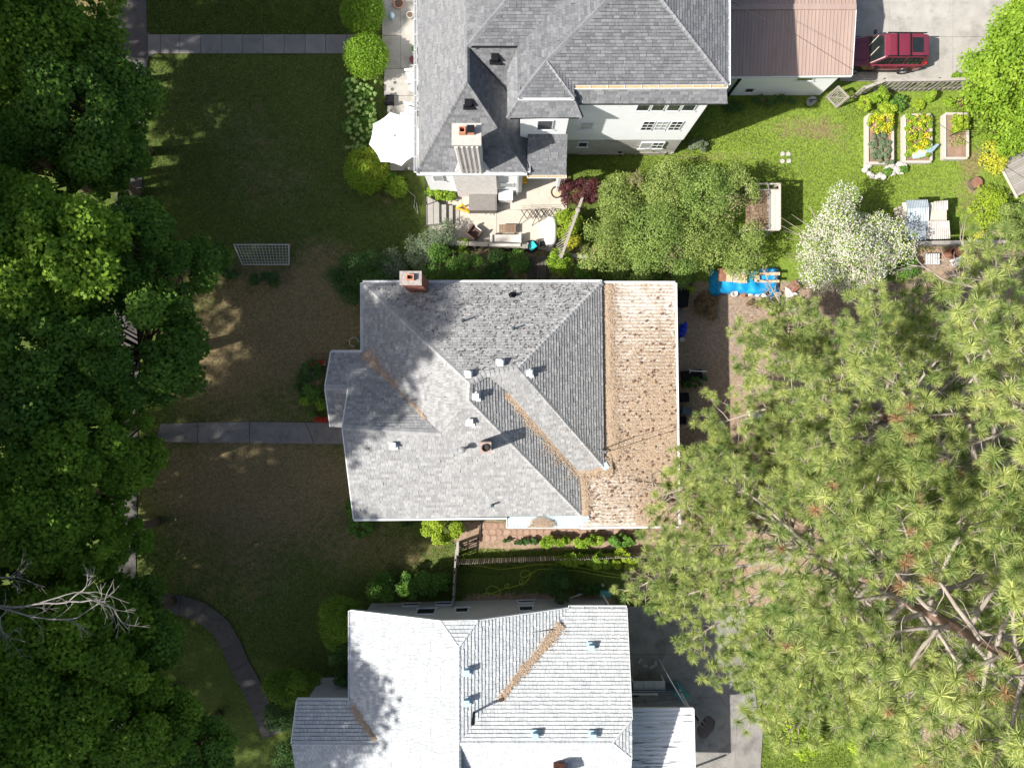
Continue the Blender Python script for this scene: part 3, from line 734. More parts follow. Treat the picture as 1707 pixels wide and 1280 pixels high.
# ------------------------------------------------------------ paving (each slab a piece)
def walk(name, quads, m, z0=-0.06, z1=0.03, label=None, bed='soil_dark', gap=0.02):
    """quads: list of pixel polygons, one slab each"""
    b = MB()
    allp = [W(*p) for q in quads for p in q]
    for q in quads: b.prism([W(*p)[:2] for p in q], z0 - .02, z1 - .035, .2)
    st = b.struct(name, M_[bed], label)
    for q in quads:
        ps = [W(*p) for p in q]; c = sum(ps, Vector()) / len(ps)
        ps = [c + (p - c) * (1 - gap / max(.3, (p - c).length)) for p in ps]
        bb = MB(); dz = rnd(-.006, .006); bb.prism([p[:2] for p in ps], z0, z1 + dz, random.random()); bb.part('slab', m, st)
    return st
def row_slabs(x0, x1, ya, yb, cuts):
    return [[(a, ya), (b, ya), (b, yb), (a, yb)] for a, b in zip(cuts[:-1], cuts[1:])]
C1 = [247, 268, 300, 335, 370, 405, 439, 474, 509, 543, 578, 600]
walk('footpath', row_slabs(0, 0, 58, 90, C1) + [[(150, 64), (193, 64), (193, 89), (150, 89)]], M_['walk_concrete'], label='concrete garden path across the upper lawn')
walk('footpath', [[(268, 706), (330, 704), (330, 738), (258, 736)], [(330, 704), (416, 703), (416, 738), (330, 738)], [(416, 703), (510, 704), (524, 740), (416, 738)], [(510, 704), (600, 705), (600, 740), (524, 740)]], M_['walk_concrete'], label='concrete path leading to the porch of the middle house')
pathc = [(262, 1004), (300, 1008), (335, 1020), (368, 1045), (385, 1075), (400, 1110), (420, 1145), (438, 1185), (455, 1225)]; pq = []
for i in range(len(pathc) - 1):
    def off(i, s):
        a = Vector((*pathc[max(0, i - 1)], 0)); c = Vector((*pathc[min(len(pathc) - 1, i + 1)], 0)); d = (c - a).normalized(); return (pathc[i][0] - d.y * s, pathc[i][1] + d.x * s)
    pq.append([off(i, 17), off(i + 1, 17), off(i + 1, -17), off(i, -17)])
walk('curved_path', pq, M_['asphalt_path'], label='dark curved path sweeping across the lower lawn', gap=.012)
b = MB(); b.prism([W(*p)[:2] for p in [(193, -60), (243, -60), (245, 55), (262, 60), (262, 88), (247, 96), (242, 160), (236, 330), (230, 700), (226, 1000), (222, 1340), (176, 1340), (190, 700), (194, 300)]], -.1, .022)
b.struct('sidewalk', M_['asphalt_path'], 'dark pavement running under the street trees')
b = MB(); b.prism([W(*p)[:2] for p in [(-900, -400), (-75, -400), (-75, 1700), (-900, 1700)]], -.14, -.005); b.struct('road', M_['asphalt_path'], 'asphalt street beyond the trees')
# north patio by the hedge, porch steps
walk('side_patio', [[(637, 0), (668, 0), (668, 60), (637, 60)], [(637, 60), (668, 60), (668, 115), (637, 115)], [(640, 115), (700, 115), (700, 160), (640, 160)], [(645, 160), (700, 160), (700, 215), (645, 215)], [(650, 215), (702, 215), (702, 285), (650, 285)], [(668, -40), (700, -40), (700, 115), (668, 115)]], M_['concrete'], label='stained concrete patio beside the white umbrella')
walk('back_patio', [[(716, 318), (770, 318), (770, 345), (716, 345)], [(716, 345), (828, 345), (828, 412), (716, 405)], [(770, 300), (828, 300), (828, 345), (770, 345)], [(828, 280), (945, 280), (945, 350), (828, 350)], [(828, 350), (940, 350), (930, 418), (828, 412)]], M_['concrete_warm'], label='sunny concrete terrace below the brick chimney', gap=.012)
walk('driveway', [[(1400, -60), (1482, -60), (1482, 62), (1400, 62)], [(1482, -60), (1588, -60), (1588, 62), (1482, 62)], [(1588, -60), (1700, -60), (1672, 62), (1588, 62)], [(1400, 62), (1482, 62), (1482, 136), (1400, 136)], [(1482, 62), (1588, 62), (1588, 136), (1482, 136)], [(1588, 62), (1672, 62), (1650, 134), (1588, 136)]], M_['concrete'], label='concrete driveway behind the red car', gap=.012)
walk('driveway', [[(1035, 1010), (1100, 1010), (1100, 1090), (1050, 1090)], [(1100, 1000), (1172, 1000), (1178, 1090), (1100, 1090)], [(1172, 1010), (1240, 1010), (1262, 1180), (1178, 1090)], [(1050, 1090), (1178, 1090), (1200, 1160), (1050, 1170)], [(1050, 1170), (1200, 1160), (1228, 1205), (1220, 1370), (1050, 1370)], [(1178, 1090), (1262, 1180), (1228, 1205), (1200, 1160)], [(1228, 1205), (1262, 1180), (1272, 1210), (1262, 1370), (1220, 1370)]], M_['concrete_dark'], label='grey concrete drive curving past the south house', gap=.01)
# irregular flagstones between the houses
rng = np.random.default_rng(5); b = MB(); b.prism([W(*p)[:2] for p in [(795, 870), (1110, 874), (1110, 892), (1000, 902), (810, 900)]], -.05, .004); st = b.struct('flagstone_path', M_['soil'], 'cracked reddish flagstone path below the metal canopy')
y = 871
for r in range(3):
    x = 798 + r * 5
    while x < 1080:
        w = rnd(9, 14); ps = [W(x + w / 2 + math.cos(a + .3) * (w / 2 - .3) * rnd(.9, 1.05), y + 5.3 + math.sin(a + .3) * 5.2 * rnd(.85, 1.05)) for a in [k * math.pi / 3 for k in range(6)]]
        bb = MB(); bb.prism([p[:2] for p in ps], 0, .02 + rnd(0, .012), random.random()); bb.part('flagstone', M_['paver'], st); x += w
    y += 10
# ------------------------------------------------------------ building pieces
def window(parent, c, w, h, nrm, m_glass='glass', grid=(1, 1), fw=0.05, proud=0.05):
    """c = centre on the wall plane (world), nrm = outward horizontal normal"""
    c = Vector(c); n = Vector(nrm).normalized(); s = Vector((0, 0, 1)).cross(n)
    f = MB(); up = Vector((0, 0, 1))
    for sg in (-1, 1):
        f.bar(c + s * (sg * w / 2) - up * (h / 2 + fw / 2) + n * proud / 2, c + s * (sg * w / 2) + up * (h / 2 + fw / 2) + n * proud / 2, fw, proud * 1.6, up=n)
        f.bar(c - s * (w / 2 - fw / 2) + up * (sg * h / 2) + n * proud / 2, c + s * (w / 2 - fw / 2) + up * (sg * h / 2) + n * proud / 2, fw, proud * 1.5, up=n)
    for i in range(1, grid[0]):
        x = -w / 2 + w * i / grid[0]; f.bar(c + s * x - up * (h / 2) + n * .06, c + s * x + up * (h / 2) + n * .06, .03, .02, up=n)
    for i in range(1, grid[1]):
        z = -h / 2 + h * i / grid[1]; f.bar(c - s * w / 2 + up * z + n * .058, c + s * w / 2 + up * z + n * .058, .03, .018, up=n)
    f.bar(c - s * (w / 2 + .12) - up * (h / 2 + fw) + n * .07, c + s * (w / 2 + .12) - up * (h / 2 + fw) + n * .05, .06, .04, up=Vector((0, 0, 1)))
    o = f.part('window', M_['white_paint'], parent)
    g = MB(); g.bar(c - s * (w / 2 - .01) + n * .045, c + s * (w / 2 - .01) + n * .045, .015, h - .02, up=Vector((0, 0, 1)))
    g.part('pane', M_[m_glass], o)
    return o
def siding(parent, p, q, z0, z1, nrm, m, step=0.15, name='siding'):
    """lapped boards on a wall from p to q"""
    p, q = Vector((p[0], p[1], 0)), Vector((q[0], q[1], 0)); n = Vector(nrm).normalized(); b = MB(); k = max(1, int((z1 - z0) / step)); st = (z1 - z0) / k
    for i in range(k):
        a, c = z0 + i * st, z0 + (i + 1) * st
        P = [p + n * .035 + Vector((0, 0, a)), q + n * .035 + Vector((0, 0, a)), q + n * .012 + Vector((0, 0, c)), p + n * .012 + Vector((0, 0, c)), p + Vector((0, 0, a)), q + Vector((0, 0, a))]
        t = rnd(.3, .7); b.add(P, [(0, 1, 2, 3), (4, 5, 1, 0)], t)
    return b.part(name, m, parent, kind='stuff')
def brick_stack(name, parent, c, w, d, z0, z1, m, course=0.075, L=0.21, mort='mortar', maxsingle=300, taper=None):
    """chimney shaft of single bricks round a mortar core. c=(x,y)"""
    core = MB(); core.box((c[0], c[1], (z0 + z1) / 2), (w - .03, d - .03, z1 - z0 - .01)); sh = core.part(name, M_[mort], parent)
    items = []; nz = int((z1 - z0) / course)
    for k in range(nz):
        z = z0 + (k + .5) * course; o = (k % 2) * L / 2
        for s in (-1, 1):
            u = -w / 2 - o
            while u < w / 2 - .02:
                a, e = max(u, -w / 2), min(u + L, w / 2)
                if e - a > .04: items.append(((a + e) / 2, s * (d / 2 - .03), e - a - .012, .06, z))
                u += L
            v = -d / 2 + .06 - o
            while v < d / 2 - .07:
                a, e = max(v, -d / 2 + .062), min(v + L, d / 2 - .062)
                if e - a > .04: items.append((s * (w / 2 - .03), (a + e) / 2, .06, e - a - .012, z))
                v += L
    items.sort(key=lambda q: -q[4]); sgl, rest = items[:maxsingle], items[maxsingle:]; sh_m = {}
    for x, y, a, b_, z in sgl:
        t = random.randrange(5) / 4; key = (round(a, 2), round(b_, 2), t)
        if key not in sh_m: q = MB(); q.box((0, 0, 0), (key[0], key[1], course - .012), tone=t); sh_m[key] = q.mesh('brick', m)
        place('brick', sh_m[key], sh, (c[0] + x, c[1] + y, z))
    if rest:
        q = MB()
        for x, y, a, b_, z in rest: q.box((c[0] + x, c[1] + y, z), (a, b_, course - .012), tone=random.random())
        q.part('bricks', m, sh, kind='stuff')
    return sh
def box_vent(parent, px, py, pl, m, s=0.30, name='roof_vent'):
    p = ray(px, py, pl) ; n = pl[1]; b = MB()
    b.box(p + Vector((0, 0, .02)), (s * 1.5, s * 1.5, .02), tone=.3)
    b.box(p + Vector((0, 0, .14)), (s * .8, s * .8, .26)); b.box(p + Vector((0, 0, .29)), (s, s, .06))
    return b.part(name, m, parent)
def pipe_vent(parent, px, py, pl, m, r=0.05, h=0.4):
    p = ray(px, py, pl); b = MB(); b.lathe(p, [(r * 3, .0), (r * 1.6, .06), (r, .08), (r, h), (r * .7, h + .005), (r * .7, h - .1)], 10); return b.part('vent_pipe', m, parent, smooth=False)

# ------------------------------------------------------------ THE MIDDLE HOUSE
E = 4.5
NH = thing('house', 'middle house with weathered pale shingle roof and needle-strewn metal canopy', 'house', W(800, 660, 0))
Np = PL(W(605, 472, E), W(1003, 471, E), W(783.5, 639, 7.2)); Wp = PL(W(605, 472, E), W(605, 588, E), W(783.5, 639, 7.2))
Sp = PL(W(590, 865, E), W(968, 858, E), W(782, 667, 7.2)); A_ = ray(863, 614, Np); B_ = ray(809, 624, Np); T_ = W(783.5, 639, 7.2); T2 = W(782, 667, 7.2)
NW_, NE_, WS_ = W(605, 472, E), W(1003, 471, E), W(605, 588, E); SW_, SE_ = W(590, 865, E), W(968, 858, E)
E1b = W(1007, 778, E); S2c = W(990, 785, E); E2b = W(966, 790, E)
E1p = PL(NE_, E1b, A_); S2p = PL(A_, B_, W(995, 785, E)); E2p = PL(SE_, E2b, T2); R0 = ray(571, 713, Sp); R1 = ray(735, 722, Sp)
WNp = PL(R0, R1, WS_); PA = ray(581, 646, WNp); PB = ray(542, 646, WNp); PN = ray(552, 588, WNp)
V1 = ray(848, 655, E2p); V1s = ray(848, 655, S2p); B2 = ray(809, 624, E2p)
rf = Roof(NH, M_['shingle_pale'], M_['deck_dark'], expo=.158, tab=(.12, .31), lift=.036)
rf.face([NW_, NE_, A_, B_, T_], NW_, NE_, tone=(0, .9), gap=.018); rf.face([NW_, T_, T2, R1, WS_], WS_, NW_, tone=(.15, 1))
rf.face([SW_, SE_, T2, R1, R0], SW_, SE_, tone=(.15, 1)); rf.face([SE_, E2b, V1, B2, ray(784.5, 640, E2p), T2], E2b, SE_, tone=(0, .8), gap=.018)
rf.face([NE_, E1b, A_], NE_, E1b, tone=(0, .8), gap=.018); rf.face([A_, W(1009, 780, E), S2c, W(966, 788, E), V1s, B_], E2b, S2c, tone=(.15, 1))
rf.face([PN, WS_, R1, R0, PA, PB], PN, WS_, tone=(0, .9), gap=.018)
PS1, PS2 = W(551, 710, 4.45), W(573, 713, 4.45)
rf.face([PB, PA, PS2, PS1], PS1, PS2, tone=(0, .8), single=False)
for p, q in ((NW_ + (T_ - NW_) * .02, T_), (NE_, A_), (A_, B_), (B_, T_), (T_, T2), (T2, SE_), (A_, W(1008, 780, E)), (R0, R1), (PB, PA)): rf.ridge(p, q)
roof = rf.build()
wm = M_['white_paint']
gutter(NH, NW_, NE_, wm, out=(0, 1, 0)); gutter(NH, NW_, WS_, wm, out=(-1, 0, 0)); gutter(NH, PN, WS_ - Vector((.1, 0, 0)), wm, out=(0, 1, 0)); 
b = MB(); b.bar(SW_ + Vector((0, -.05, -.05)), W(845, 862, E) + Vector((0, -.05, -.05)), .1, .2); b.part('fascia', wm, NH)
b = MB(); b.bar(R0 - Vector((.03, 0, .1)), SW_ - Vector((.03, 0, .1)), .05, .2); b.bar(R0 - Vector((.03, 0, .1)), PA - Vector((.03, 0, .1)), .05, .2); b.bar(PB - Vector((.03, 0, .1)), PN - Vector((.03, 0, .1)), .05, .2); b.bar(PB - Vector((.03, 0, .1)), PS1 - Vector((.03, 0, .1)), .05, .2); b.part('rake_board', wm, NH)
# walls
x0, x1, yN, yS = NW_.x + .45, NE_.x - .3, NW_.y - .45, SW_.y + .45
b = MB(); b.prism([(x0, yS), (x1 - .6, yS), (x1 - .6, yS + 2.6), (x1, yS + 2.6), (x1, yN), (x0, yN)], -.1, E - .2)
b.add([(x0, yS, E - .2), (x0, R0.y, R0.z - .2), (x0, NW_.y - 4.2, E - .2)], [(0, 1, 2)]); b.part('wall', M_['wall_cream'], NH)
for x in (-6.2, -3.4, .2, 2.4): window(NH, (x, yS, 2.4), 1.0, 1.3, (0, -1, 0))
for x in (-6, -2, 1.5): window(NH, (x, yN, 2.6), 1.0, 1.2, (0, 1, 0))
b = MB(); pc = (PN.x + .35, PS1.x + .35)
for yy in (PN.y - .2, PS1.y + .3): b.box((PN.x + .35, yy, 2.1), (.16, .16, 4.2))
b.part('porch_post', wm, NH); b = MB(); b.box((PN.x + .9, (PN.y + PS1.y) / 2, .35), (1.9, abs(PN.y - PS1.y) + .2, .7)); b.part('porch_floor', M_['wood_weathered'], NH)
b = MB()
for k in range(3): b.box((PN.x + .02, PS1.y + .7, .12 + .0), (.05, .05, .05))
b.bar((PN.x + .05, PN.y - .9, 1.6), (PN.x + .05, PS1.y + 1.5, 1.6), .06, .06); b.bar((PN.x + .05, PN.y - .9, .8), (PN.x + .05, PS1.y + 1.5, .8), .05, .05)
for k in range(14): yy = PN.y - .9 - k * .2; b.bar((PN.x + .05, yy, .7), (PN.x + .05, yy, 1.6), .03, .03)
b.part('porch_railing', wm, NH)
# corrugated canopy along the east side
zi, zo = 4.32, 3.95
ca, cb, cc, cd = W(1003, 472, zi), W(1125, 472, zo), W(1131, 876, zo), W(1003, 878, zi)
can = corrugated(ca, cb, cc, cd, .185, .04, M_['metal_white'], NH, name='metal_canopy', sub=6)
corrugated(W(966, 862, 4.3), W(1003, 862, 4.29), W(1003, 878, 4.28), W(966, 880, 4.28), .185, .04, M_['metal_white'], NH, name='metal_canopy')
canp = PL(ca, cb, cc)
corrugated(W(966, 795, 4.36), W(1004, 786, 4.33), W(1004, 878, 4.3), W(966, 878, 4.34), .185, .04, M_['metal_white'], NH, name='metal_canopy')
b = MB(); b.bar(cb + Vector((.05, 0, 0)), cc + Vector((.05, 0, 0)), .1, .14); b.bar(ca + Vector((.1, .05, .03)), cb + Vector((0, .05, 0)), .09, .12); b.bar(cc + Vector((0, -.05, 0)), W(968, 880, 4.28), .1, .1); b.part('canopy_edge', wm, NH)
b = MB()
for k in range(7):
    y_ = cb.y - .3 - k * (cb.y - cc.y - .6) / 6; b.box((cb.x - .25, y_, zo / 2 - .1), (.1, .1, zo - .1))
b.part('canopy_post', wm, NH)
b = MB()
for k in range(12):
    y_ = cb.y - .2 - k * (cb.y - cc.y - .4) / 11; b.bar((ca.x, y_, zi - .12), (cb.x - .1, y_, zo - .12), .05, .12)
b.part('rafters', M_['wood_weathered'], NH)
# sheet flashing on the south eave, with its little needle pile
fl = [W(845, 861, 4.40), W(970, 859, 4.40), W(970, 880, 4.28), W(845, 880, 4.28)]
b = MB(); b.slab(fl, .02); b.part('flashing', M_['metal_flash'], NH)
b = MB(); b.bar(fl[3], fl[2], .04, .06); b.bar(W(845, 861, 4.42), fl[3], .04, .06)
for k in range(24): p = fl[3].lerp(fl[2], k / 23); b.bar(p + Vector((0, .03, .02)), p + Vector((0, .38, .05)), .04, .03)
b.part('flashing_ribs', wm, NH)
b = MB(); b.box(W(975, 863, 4.42), (.45, .5, .03), rz=.3); b.box(W(1009, 777, 4.55), (.35, .35, .03), rz=.6); b.part('flashing', M_['metal_flash'], NH)
# vents, pipes
for px, py, pl in ((781, 625, Np), (834, 606, Np), (784, 703, Sp), (656, 742, Sp)): box_vent(NH, px, py, pl, M_['vent_white'])
box_vent(NH, 882, 622, E1p, M_['vent_white']); box_vent(NH, 793, 661, E2p, M_['vent_white'], .32)
for px, py, pl in ((771, 536, Np), (855, 549, Np), (820, 841, Sp)): pipe_vent(NH, px, py, pl, M_['lead_pipe'], .05, .5)
pipe_vent(NH, 854, 494, Np, M_['black_metal'], .08, .4)
p = ray(772, 748, Sp); b = MB(); b.lathe(p, [(.12, 0), (.08, .1), (.08, .5), (.15, .52), (.17, .62), (.13, .72), (.04, .76)], 14); b.part('turbine_vent', M_['grey_metal'], NH)
# brick chimneys
cN = W(683, 462, 6.3); bs = brick_stack('chimney', NH, (-4.87, 5.08), .98, .6, 0, 7.6, M_['brick_red'])
b = MB(); b.box((-4.87, 5.08, 7.66), (1.06, .68, .12)); b.part('chimney_crown', M_['chimney_crown'], NH)
def flue(parent, x, y, z, w=.36, d=.28, h=.22, m='clay_flue'):
    f = MB(); t = .045
    for s in (-1, 1): f.box((x + s * (w / 2 - t / 2), y, z + h / 2), (t, d, h)); f.box((x, y + s * (d / 2 - t / 2), z + h / 2), (w - 2 * t, t, h))
    o = f.part('flue', M_[m], parent); q = MB(); q.box((x, y, z + .03), (w - 2 * t, d - 2 * t, .04)); q.part('flue_opening', M_['pot_dark'], o)
flue(NH, -4.87, 5.1, 7.72)
pc = ray(811, 742, Sp); brick_stack('chimney', NH, (pc.x, pc.y), .52, .5, pc.z - .4, pc.z + 1.35, M_['brick_old'], mort='mortar')
b = MB(); b.box((pc.x, pc.y, pc.z + 1.4), (.56, .54, .1)); b.part('chimney_crown', M_['brick_old'], NH); b = MB(); b.lathe((pc.x, pc.y, pc.z + 1.45), [(.2, 0), (.17, .12), (.14, .12), (.14, .02)], 14); b.part('flue', M_['pot_dark'], NH)
# antenna mast and cable
mp = ray(1003, 750, E1p); b = MB(); b.tube([mp - Vector((0, 0, .1)), mp + Vector((0, 0, 1.5))], .03, 8); b.bar(mp + Vector((-.05, 0, .1)), mp + Vector((.3, -.1, .0)), .06, .06); b.part('service_mast', M_['grey_metal'], NH)
c0 = mp + Vector((0, 0, 1.45)); c1 = W(1290, 672, 6.5); cable = [c0.lerp(c1, t / 12) - Vector((0, 0, .8 * 4 * (t / 12) * (1 - t / 12))) for t in range(13)]
b = MB(); b.tube(cable, .014, 4, cap=False); b.thing('power_cable', M_['pot_dark'], 'dark service cable running from the roof mast to the pines', 'cable', tuple(c0))
# needle litter in valleys and over the canopy (parts of the roof surface, nobody could count it)
rg = random.Random(11)
def strip(px, w, pl, n, name, under=True, taper=True, vee=.3):
    """litter along a pixel polyline lying on plane(s)"""
    pts = []; pr = [(ray(a, c, q) if isinstance(q, tuple) else W(a, c, q)) for a, c, q in px]
    for k in range(n):
        t = rg.random(); q = t * (len(pr) - 1); i = min(len(pr) - 2, int(q)); c = pr[i].lerp(pr[i + 1], q - i); d = (pr[i + 1] - pr[i]).normalized(); s = d.cross(Vector((0, 0, 1))).normalized()
        ww = w[0] + (w[1] - w[0]) * t; ww *= .8 + .25 * math.sin(t * 17 + w[0] * 9) + .2 * math.sin(t * 41 + 1) + (rg.random() ** 4) * 1.2; o = max(-1.5, min(1.5, rg.gauss(0, .55))) * ww / 2
        pts.append(c + s * o + Vector((0, 0, .03 + .03 * max(0, 1 - abs(o) / (ww / 2 + .01)) + abs(o) * vee * 1.1)))
    litter(pts, name, M_['needle_litter'], NH, rg, ln=(.1, .22), w=.03, lift=(0, .05))
    if under:
        b = MB(); L = []; Rr = []
        for i in range(len(pr)):
            d = (pr[min(i + 1, len(pr) - 1)] - pr[max(0, i - 1)]).normalized(); s = d.cross(Vector((0, 0, 1))).normalized(); ww = (w[0] + (w[1] - w[0]) * i / (len(pr) - 1)) * .22
            L.append(pr[i] + s * ww + Vector((0, 0, .015 + ww * vee))); Rr.append(pr[i] - s * ww + Vector((0, 0, .015 + ww * vee)))
        n_ = len(L); b.add(L + Rr + [p + Vector((0, 0, .05)) for p in pr], [(i, i + 1, 2 * n_ + i + 1, 2 * n_ + i) for i in range(n_ - 1)] + [(2 * n_ + i, 2 * n_ + i + 1, n_ + i + 1, n_ + i) for i in range(n_ - 1)])
        b.part('needle_mat', M_['needle_bed'], NH, kind='stuff')
strip([(606, 590, E), (625, 612, Wp), (645, 636, Wp), (665, 660, Wp), (690, 684, Wp), (708, 700, Wp)], (.75, .22), None, 3600, 'needle_litter')
strip([(846, 656, E2p), (870, 682, E2p), (895, 708, E2p), (920, 733, E2p), (945, 758, E2p), (968, 782, E2p)], (.25, .95), None, 5200, 'needle_litter')
strip([(1013, 474, canp), (1014, 560, canp), (1015, 650, canp), (1016, 700, canp), (1022, 770, canp)], (.62, .68), None, 6500, 'needle_litter', vee=.0)
strip([(968, 785, 4.45), (972, 815, 4.42), (974, 845, 4.4), (972, 858, 4.4)], (.7, .3), None, 2200, 'needle_litter', vee=0)
strip([(950, 782, 4.6), (985, 783, 4.45), (1020, 778, 4.42)], (.5, .7), None, 2200, 'needle_litter', vee=0)
def dens(x, y):
    g = max(0.0, min(1, (y - 520) / 190)) * (.35 + .65 * max(0, min(1, (x - 1010) / 90)))
    if 790 < y and x < 1060: g *= .35
    if y > 840 and x < 1055: g *= .5
    return .03 + .62 * g * (.75 + .25 * math.sin(x * .21) * math.sin(y * .17))
nwv = int((cd - ca).length / .185)
def rib_ok(p): q = ((ca.y - p.y) / (ca.y - cd.y) * nwv) % 1; return abs(q - .5) < .27 or rg.random() < .28
pts = scatter(dens, 42000, rg, [(1022, 474), (1124, 474), (1130, 873), (975, 875), (972, 790), (1010, 785), (1020, 700)], canp)
litter([p + Vector((0, 0, .02)) for p in pts if rib_ok(p)], 'needle_litter', M_['needle_litter'], NH, rg, ln=(.1, .2), w=.03, lift=(0, .05))
litter(scatter(lambda x, y: max(0, 1 - ((x - 903) / 26) ** 2 - ((880 - y) / 20) ** 2), 900, rg, [(870, 860), (935, 860), (935, 879), (870, 879)], 4.42), 'needle_litter', M_['needle_litter'], NH, rg, lift=(0, .12))
litter(scatter(lambda x, y: .25 + .75 * (x - 620) / 380, 650, rg, [(620, 476), (1000, 474), (870, 605), (800, 620), (720, 570)], Np), 'roof_specks', M_['wood_dark'], NH, rg, ln=(.06, .13), w=.06, lift=(.05, .08))
# fallen cones, each its own thing
cm = []
for k in range(4):
    q = MB(); q.lathe((0, 0, .045), [(.012, -.05), (.04, -.03), (.05, 0), (.036, .035), (.008, .06)], 7, tone=.2 + .25 * k, M=Matrix.Rotation(1.2 + .2 * k, 3, 'X'))
    for j in range(10): a = j * 2.4; q.box((.045 * math.cos(a), .045 * math.sin(a), .03 + .006 * j), (.03, .02, .012), rz=a, tone=.6)
    cm.append(q.mesh('pine_cone', M_['cone']))
rg2 = random.Random(3)
for p in scatter(lambda x, y: .12 + .88 * max(0, min(1, (y - 480) / 260)) * (.5 + .5 * (x - 990) / 130), 265, rg2, [(1030, 480), (1122, 480), (1128, 870), (980, 872), (985, 800), (1030, 770)], canp):
    o = link('pine_cone', rg2.choice(cm), None, p + Vector((0, 0, .05)), rg2.uniform(0, 6.28), label='small brown pine cone lying on the metal canopy of the middle house', category='pine cone', group='pine cones fallen on the metal canopy')
    s_ = rg2.uniform(.6, 1.1); o.scale = (s_, s_, s_)

# ------------------------------------------------------------ THE NORTH HOUSE
UH = thing('house', 'two-storey white house with dark grey shingle roof and white brick chimney', 'house', W(980, 160, 0))
e1 = 8.6; zs = W(957, 141, e1).y
def up(px, py, pitch, eave_z, eave_y): # helper plane facing south with given pitch
    a = Vector((0, eave_y, eave_z)); return PL(a, a + Vector((1, 0, 0)), a + Vector((0, 1, pitch)))
MS = up(0, 0, .33, e1, zs); AP = ray(1064, -52, MS); SEc = W(1213, 141, e1); SWc = W(957, 141, e1)
TA = ray(911, 101, MS); rr = Roof(UH, M_['shingle_grey'], M_['deck_dark'], expo=.145, tab=(.13, .42), lift=.026)
rr.face([SWc, SEc, AP, TA], SWc, SEc, tone=(.0, .8), tab=(.12, .40), gap=.014)
ME = PL(SEc, SEc + Vector((0, 5, 0)), AP); NEc = Vector((SEc.x, AP.y + 6.3, e1)); rr.face([SEc, NEc, AP], SEc, NEc, tone=(0, .75), single=False)
S2 = up(0, 0, .36, e1, W(800, 77, e1).y); h0 = W(779, 77, e1); h1 = ray(845, 0, S2); h2 = ray(874, -34, S2); v0 = W(866, 77, e1); v1 = ray(940, 0, S2); v2 = ray(968, -30, S2)
rr.face([h0, v0, v1, v2, h2, h1], h0, v0, tone=(0, .8))
W2e = W(776, -70, e1); rr.face([h0, h2, W2e], W2e, h0, tone=(.1, .9), single=False)
TSa, TSb = W(864, 163, e1), W(957, 163, e1); TW = W(862, 80, e1)
rr.face([TSa, TSb, TA], TSa, TSb, tone=(0, .7)); rr.face([TSb, W(957, 141, e1), TA], TSb, SWc, tone=(0, .6), single=False)
rr.face([TSa, TA, AP, v2, v1, v0, TW], TW, TSa, tone=(.2, .95))
# flared skirts below the upper eaves
K1, K2, K3, K4 = W(866, 165, 8.45), W(957, 165, 8.45), W(970, 196, 7.9), W(846, 197, 7.9)
rr.face([K1, K2, K3, K4], K4, K3, tone=(.1, .9)); rr.face([K2, K3, W(958, 152, 7.9)], K3, W(958, 152, 7.9), tone=(0, .5), single=False)
rr.face([K1, K4, W(846, 119, 7.9), W(862, 82, 8.45)], W(846, 119, 7.9), K4, tone=(.3, 1), single=False)
rr.face([W(958, 148, 8.5), W(1211, 148, 8.5), W(1213, 173, 8.0), W(958, 173, 8.0)], W(958, 173, 8.0), W(1213, 173, 8.0), tone=(.05, .85))
# lower front wing
zl = 5.0; zr = 8.25; WE0, WE1 = W(695, -70, zl), W(695, 287, zl); RT, RB = W(779.5, 78, zr), W(779, 138, zr); RTn = W(779.5, -70, zr); EB = W(878, 287, zl)
rr.face([WE0, WE1 + Vector((.15, 0, .0)), RB, RT, RTn], WE0, WE1, tone=(.35, 1))
Ep = PL(RB, RT, EB); rr.face([RB, RT, ray(848, 156, Ep), ray(880, 196, Ep), EB], EB, ray(880, 196, Ep), tone=(0, .7), single=False)
L2 = PL(W(781, 79, 8.25), ray(848, 156, Ep), W(862, 80, 8.2)); rr.face([W(783, 79, 8.23), W(870, 79, 8.2), ray(852, 158, L2)], W(783, 79, 8.23), W(862, 80, 8.2), tone=(.05, .8), single=False)
rr.face([WE1 + Vector((.15, 0, 0)), EB, RB], WE1, EB, tone=(.05, .8))
q0, q1, q2, q3 = W(880, 222, 5.7), W(946, 222, 5.7), W(944, 292, 4.7), W(879, 292, 4.7); rr.face([q0, q1, q2, q3], q3, q2, tone=(.05, .7))
for p, q in ((SEc, AP), (TA, AP), (h0, h2), (TSa, TA), (TSb, TA)): rr.ridge(p, q, tone=(.5, 1.0), w=.3)
for p, q in ((RB, WE1), (RB, EB), (RB, RTn), (K1, K4), (K2, K3)): rr.ridge(p, q, tone=(.2, .8), w=.22)
rr.build()
# gutters
gutter(UH, W(955, 142, e1), SEc, wm, .16, out=(0, -1, 0), debris=M_['gutter_litter']); gutter(UH, WE0, WE1, wm, .14, out=(-1, 0, 0)); gutter(UH, WE1, EB, wm, .14, out=(0, -1, 0)); gutter(UH, TSa, TSb, wm, .08, out=(0, -1, 0)); gutter(UH, q3, q2, wm, .13, out=(0, -1, 0), debris=M_['gutter_litter']); gutter(UH, SEc, NEc, wm, .12, out=(1, 0, 0)); gutter(UH, EB + Vector((.05, 0, 0)), W(878, 220, 5.0), wm, .12, out=(1, 0, 0))
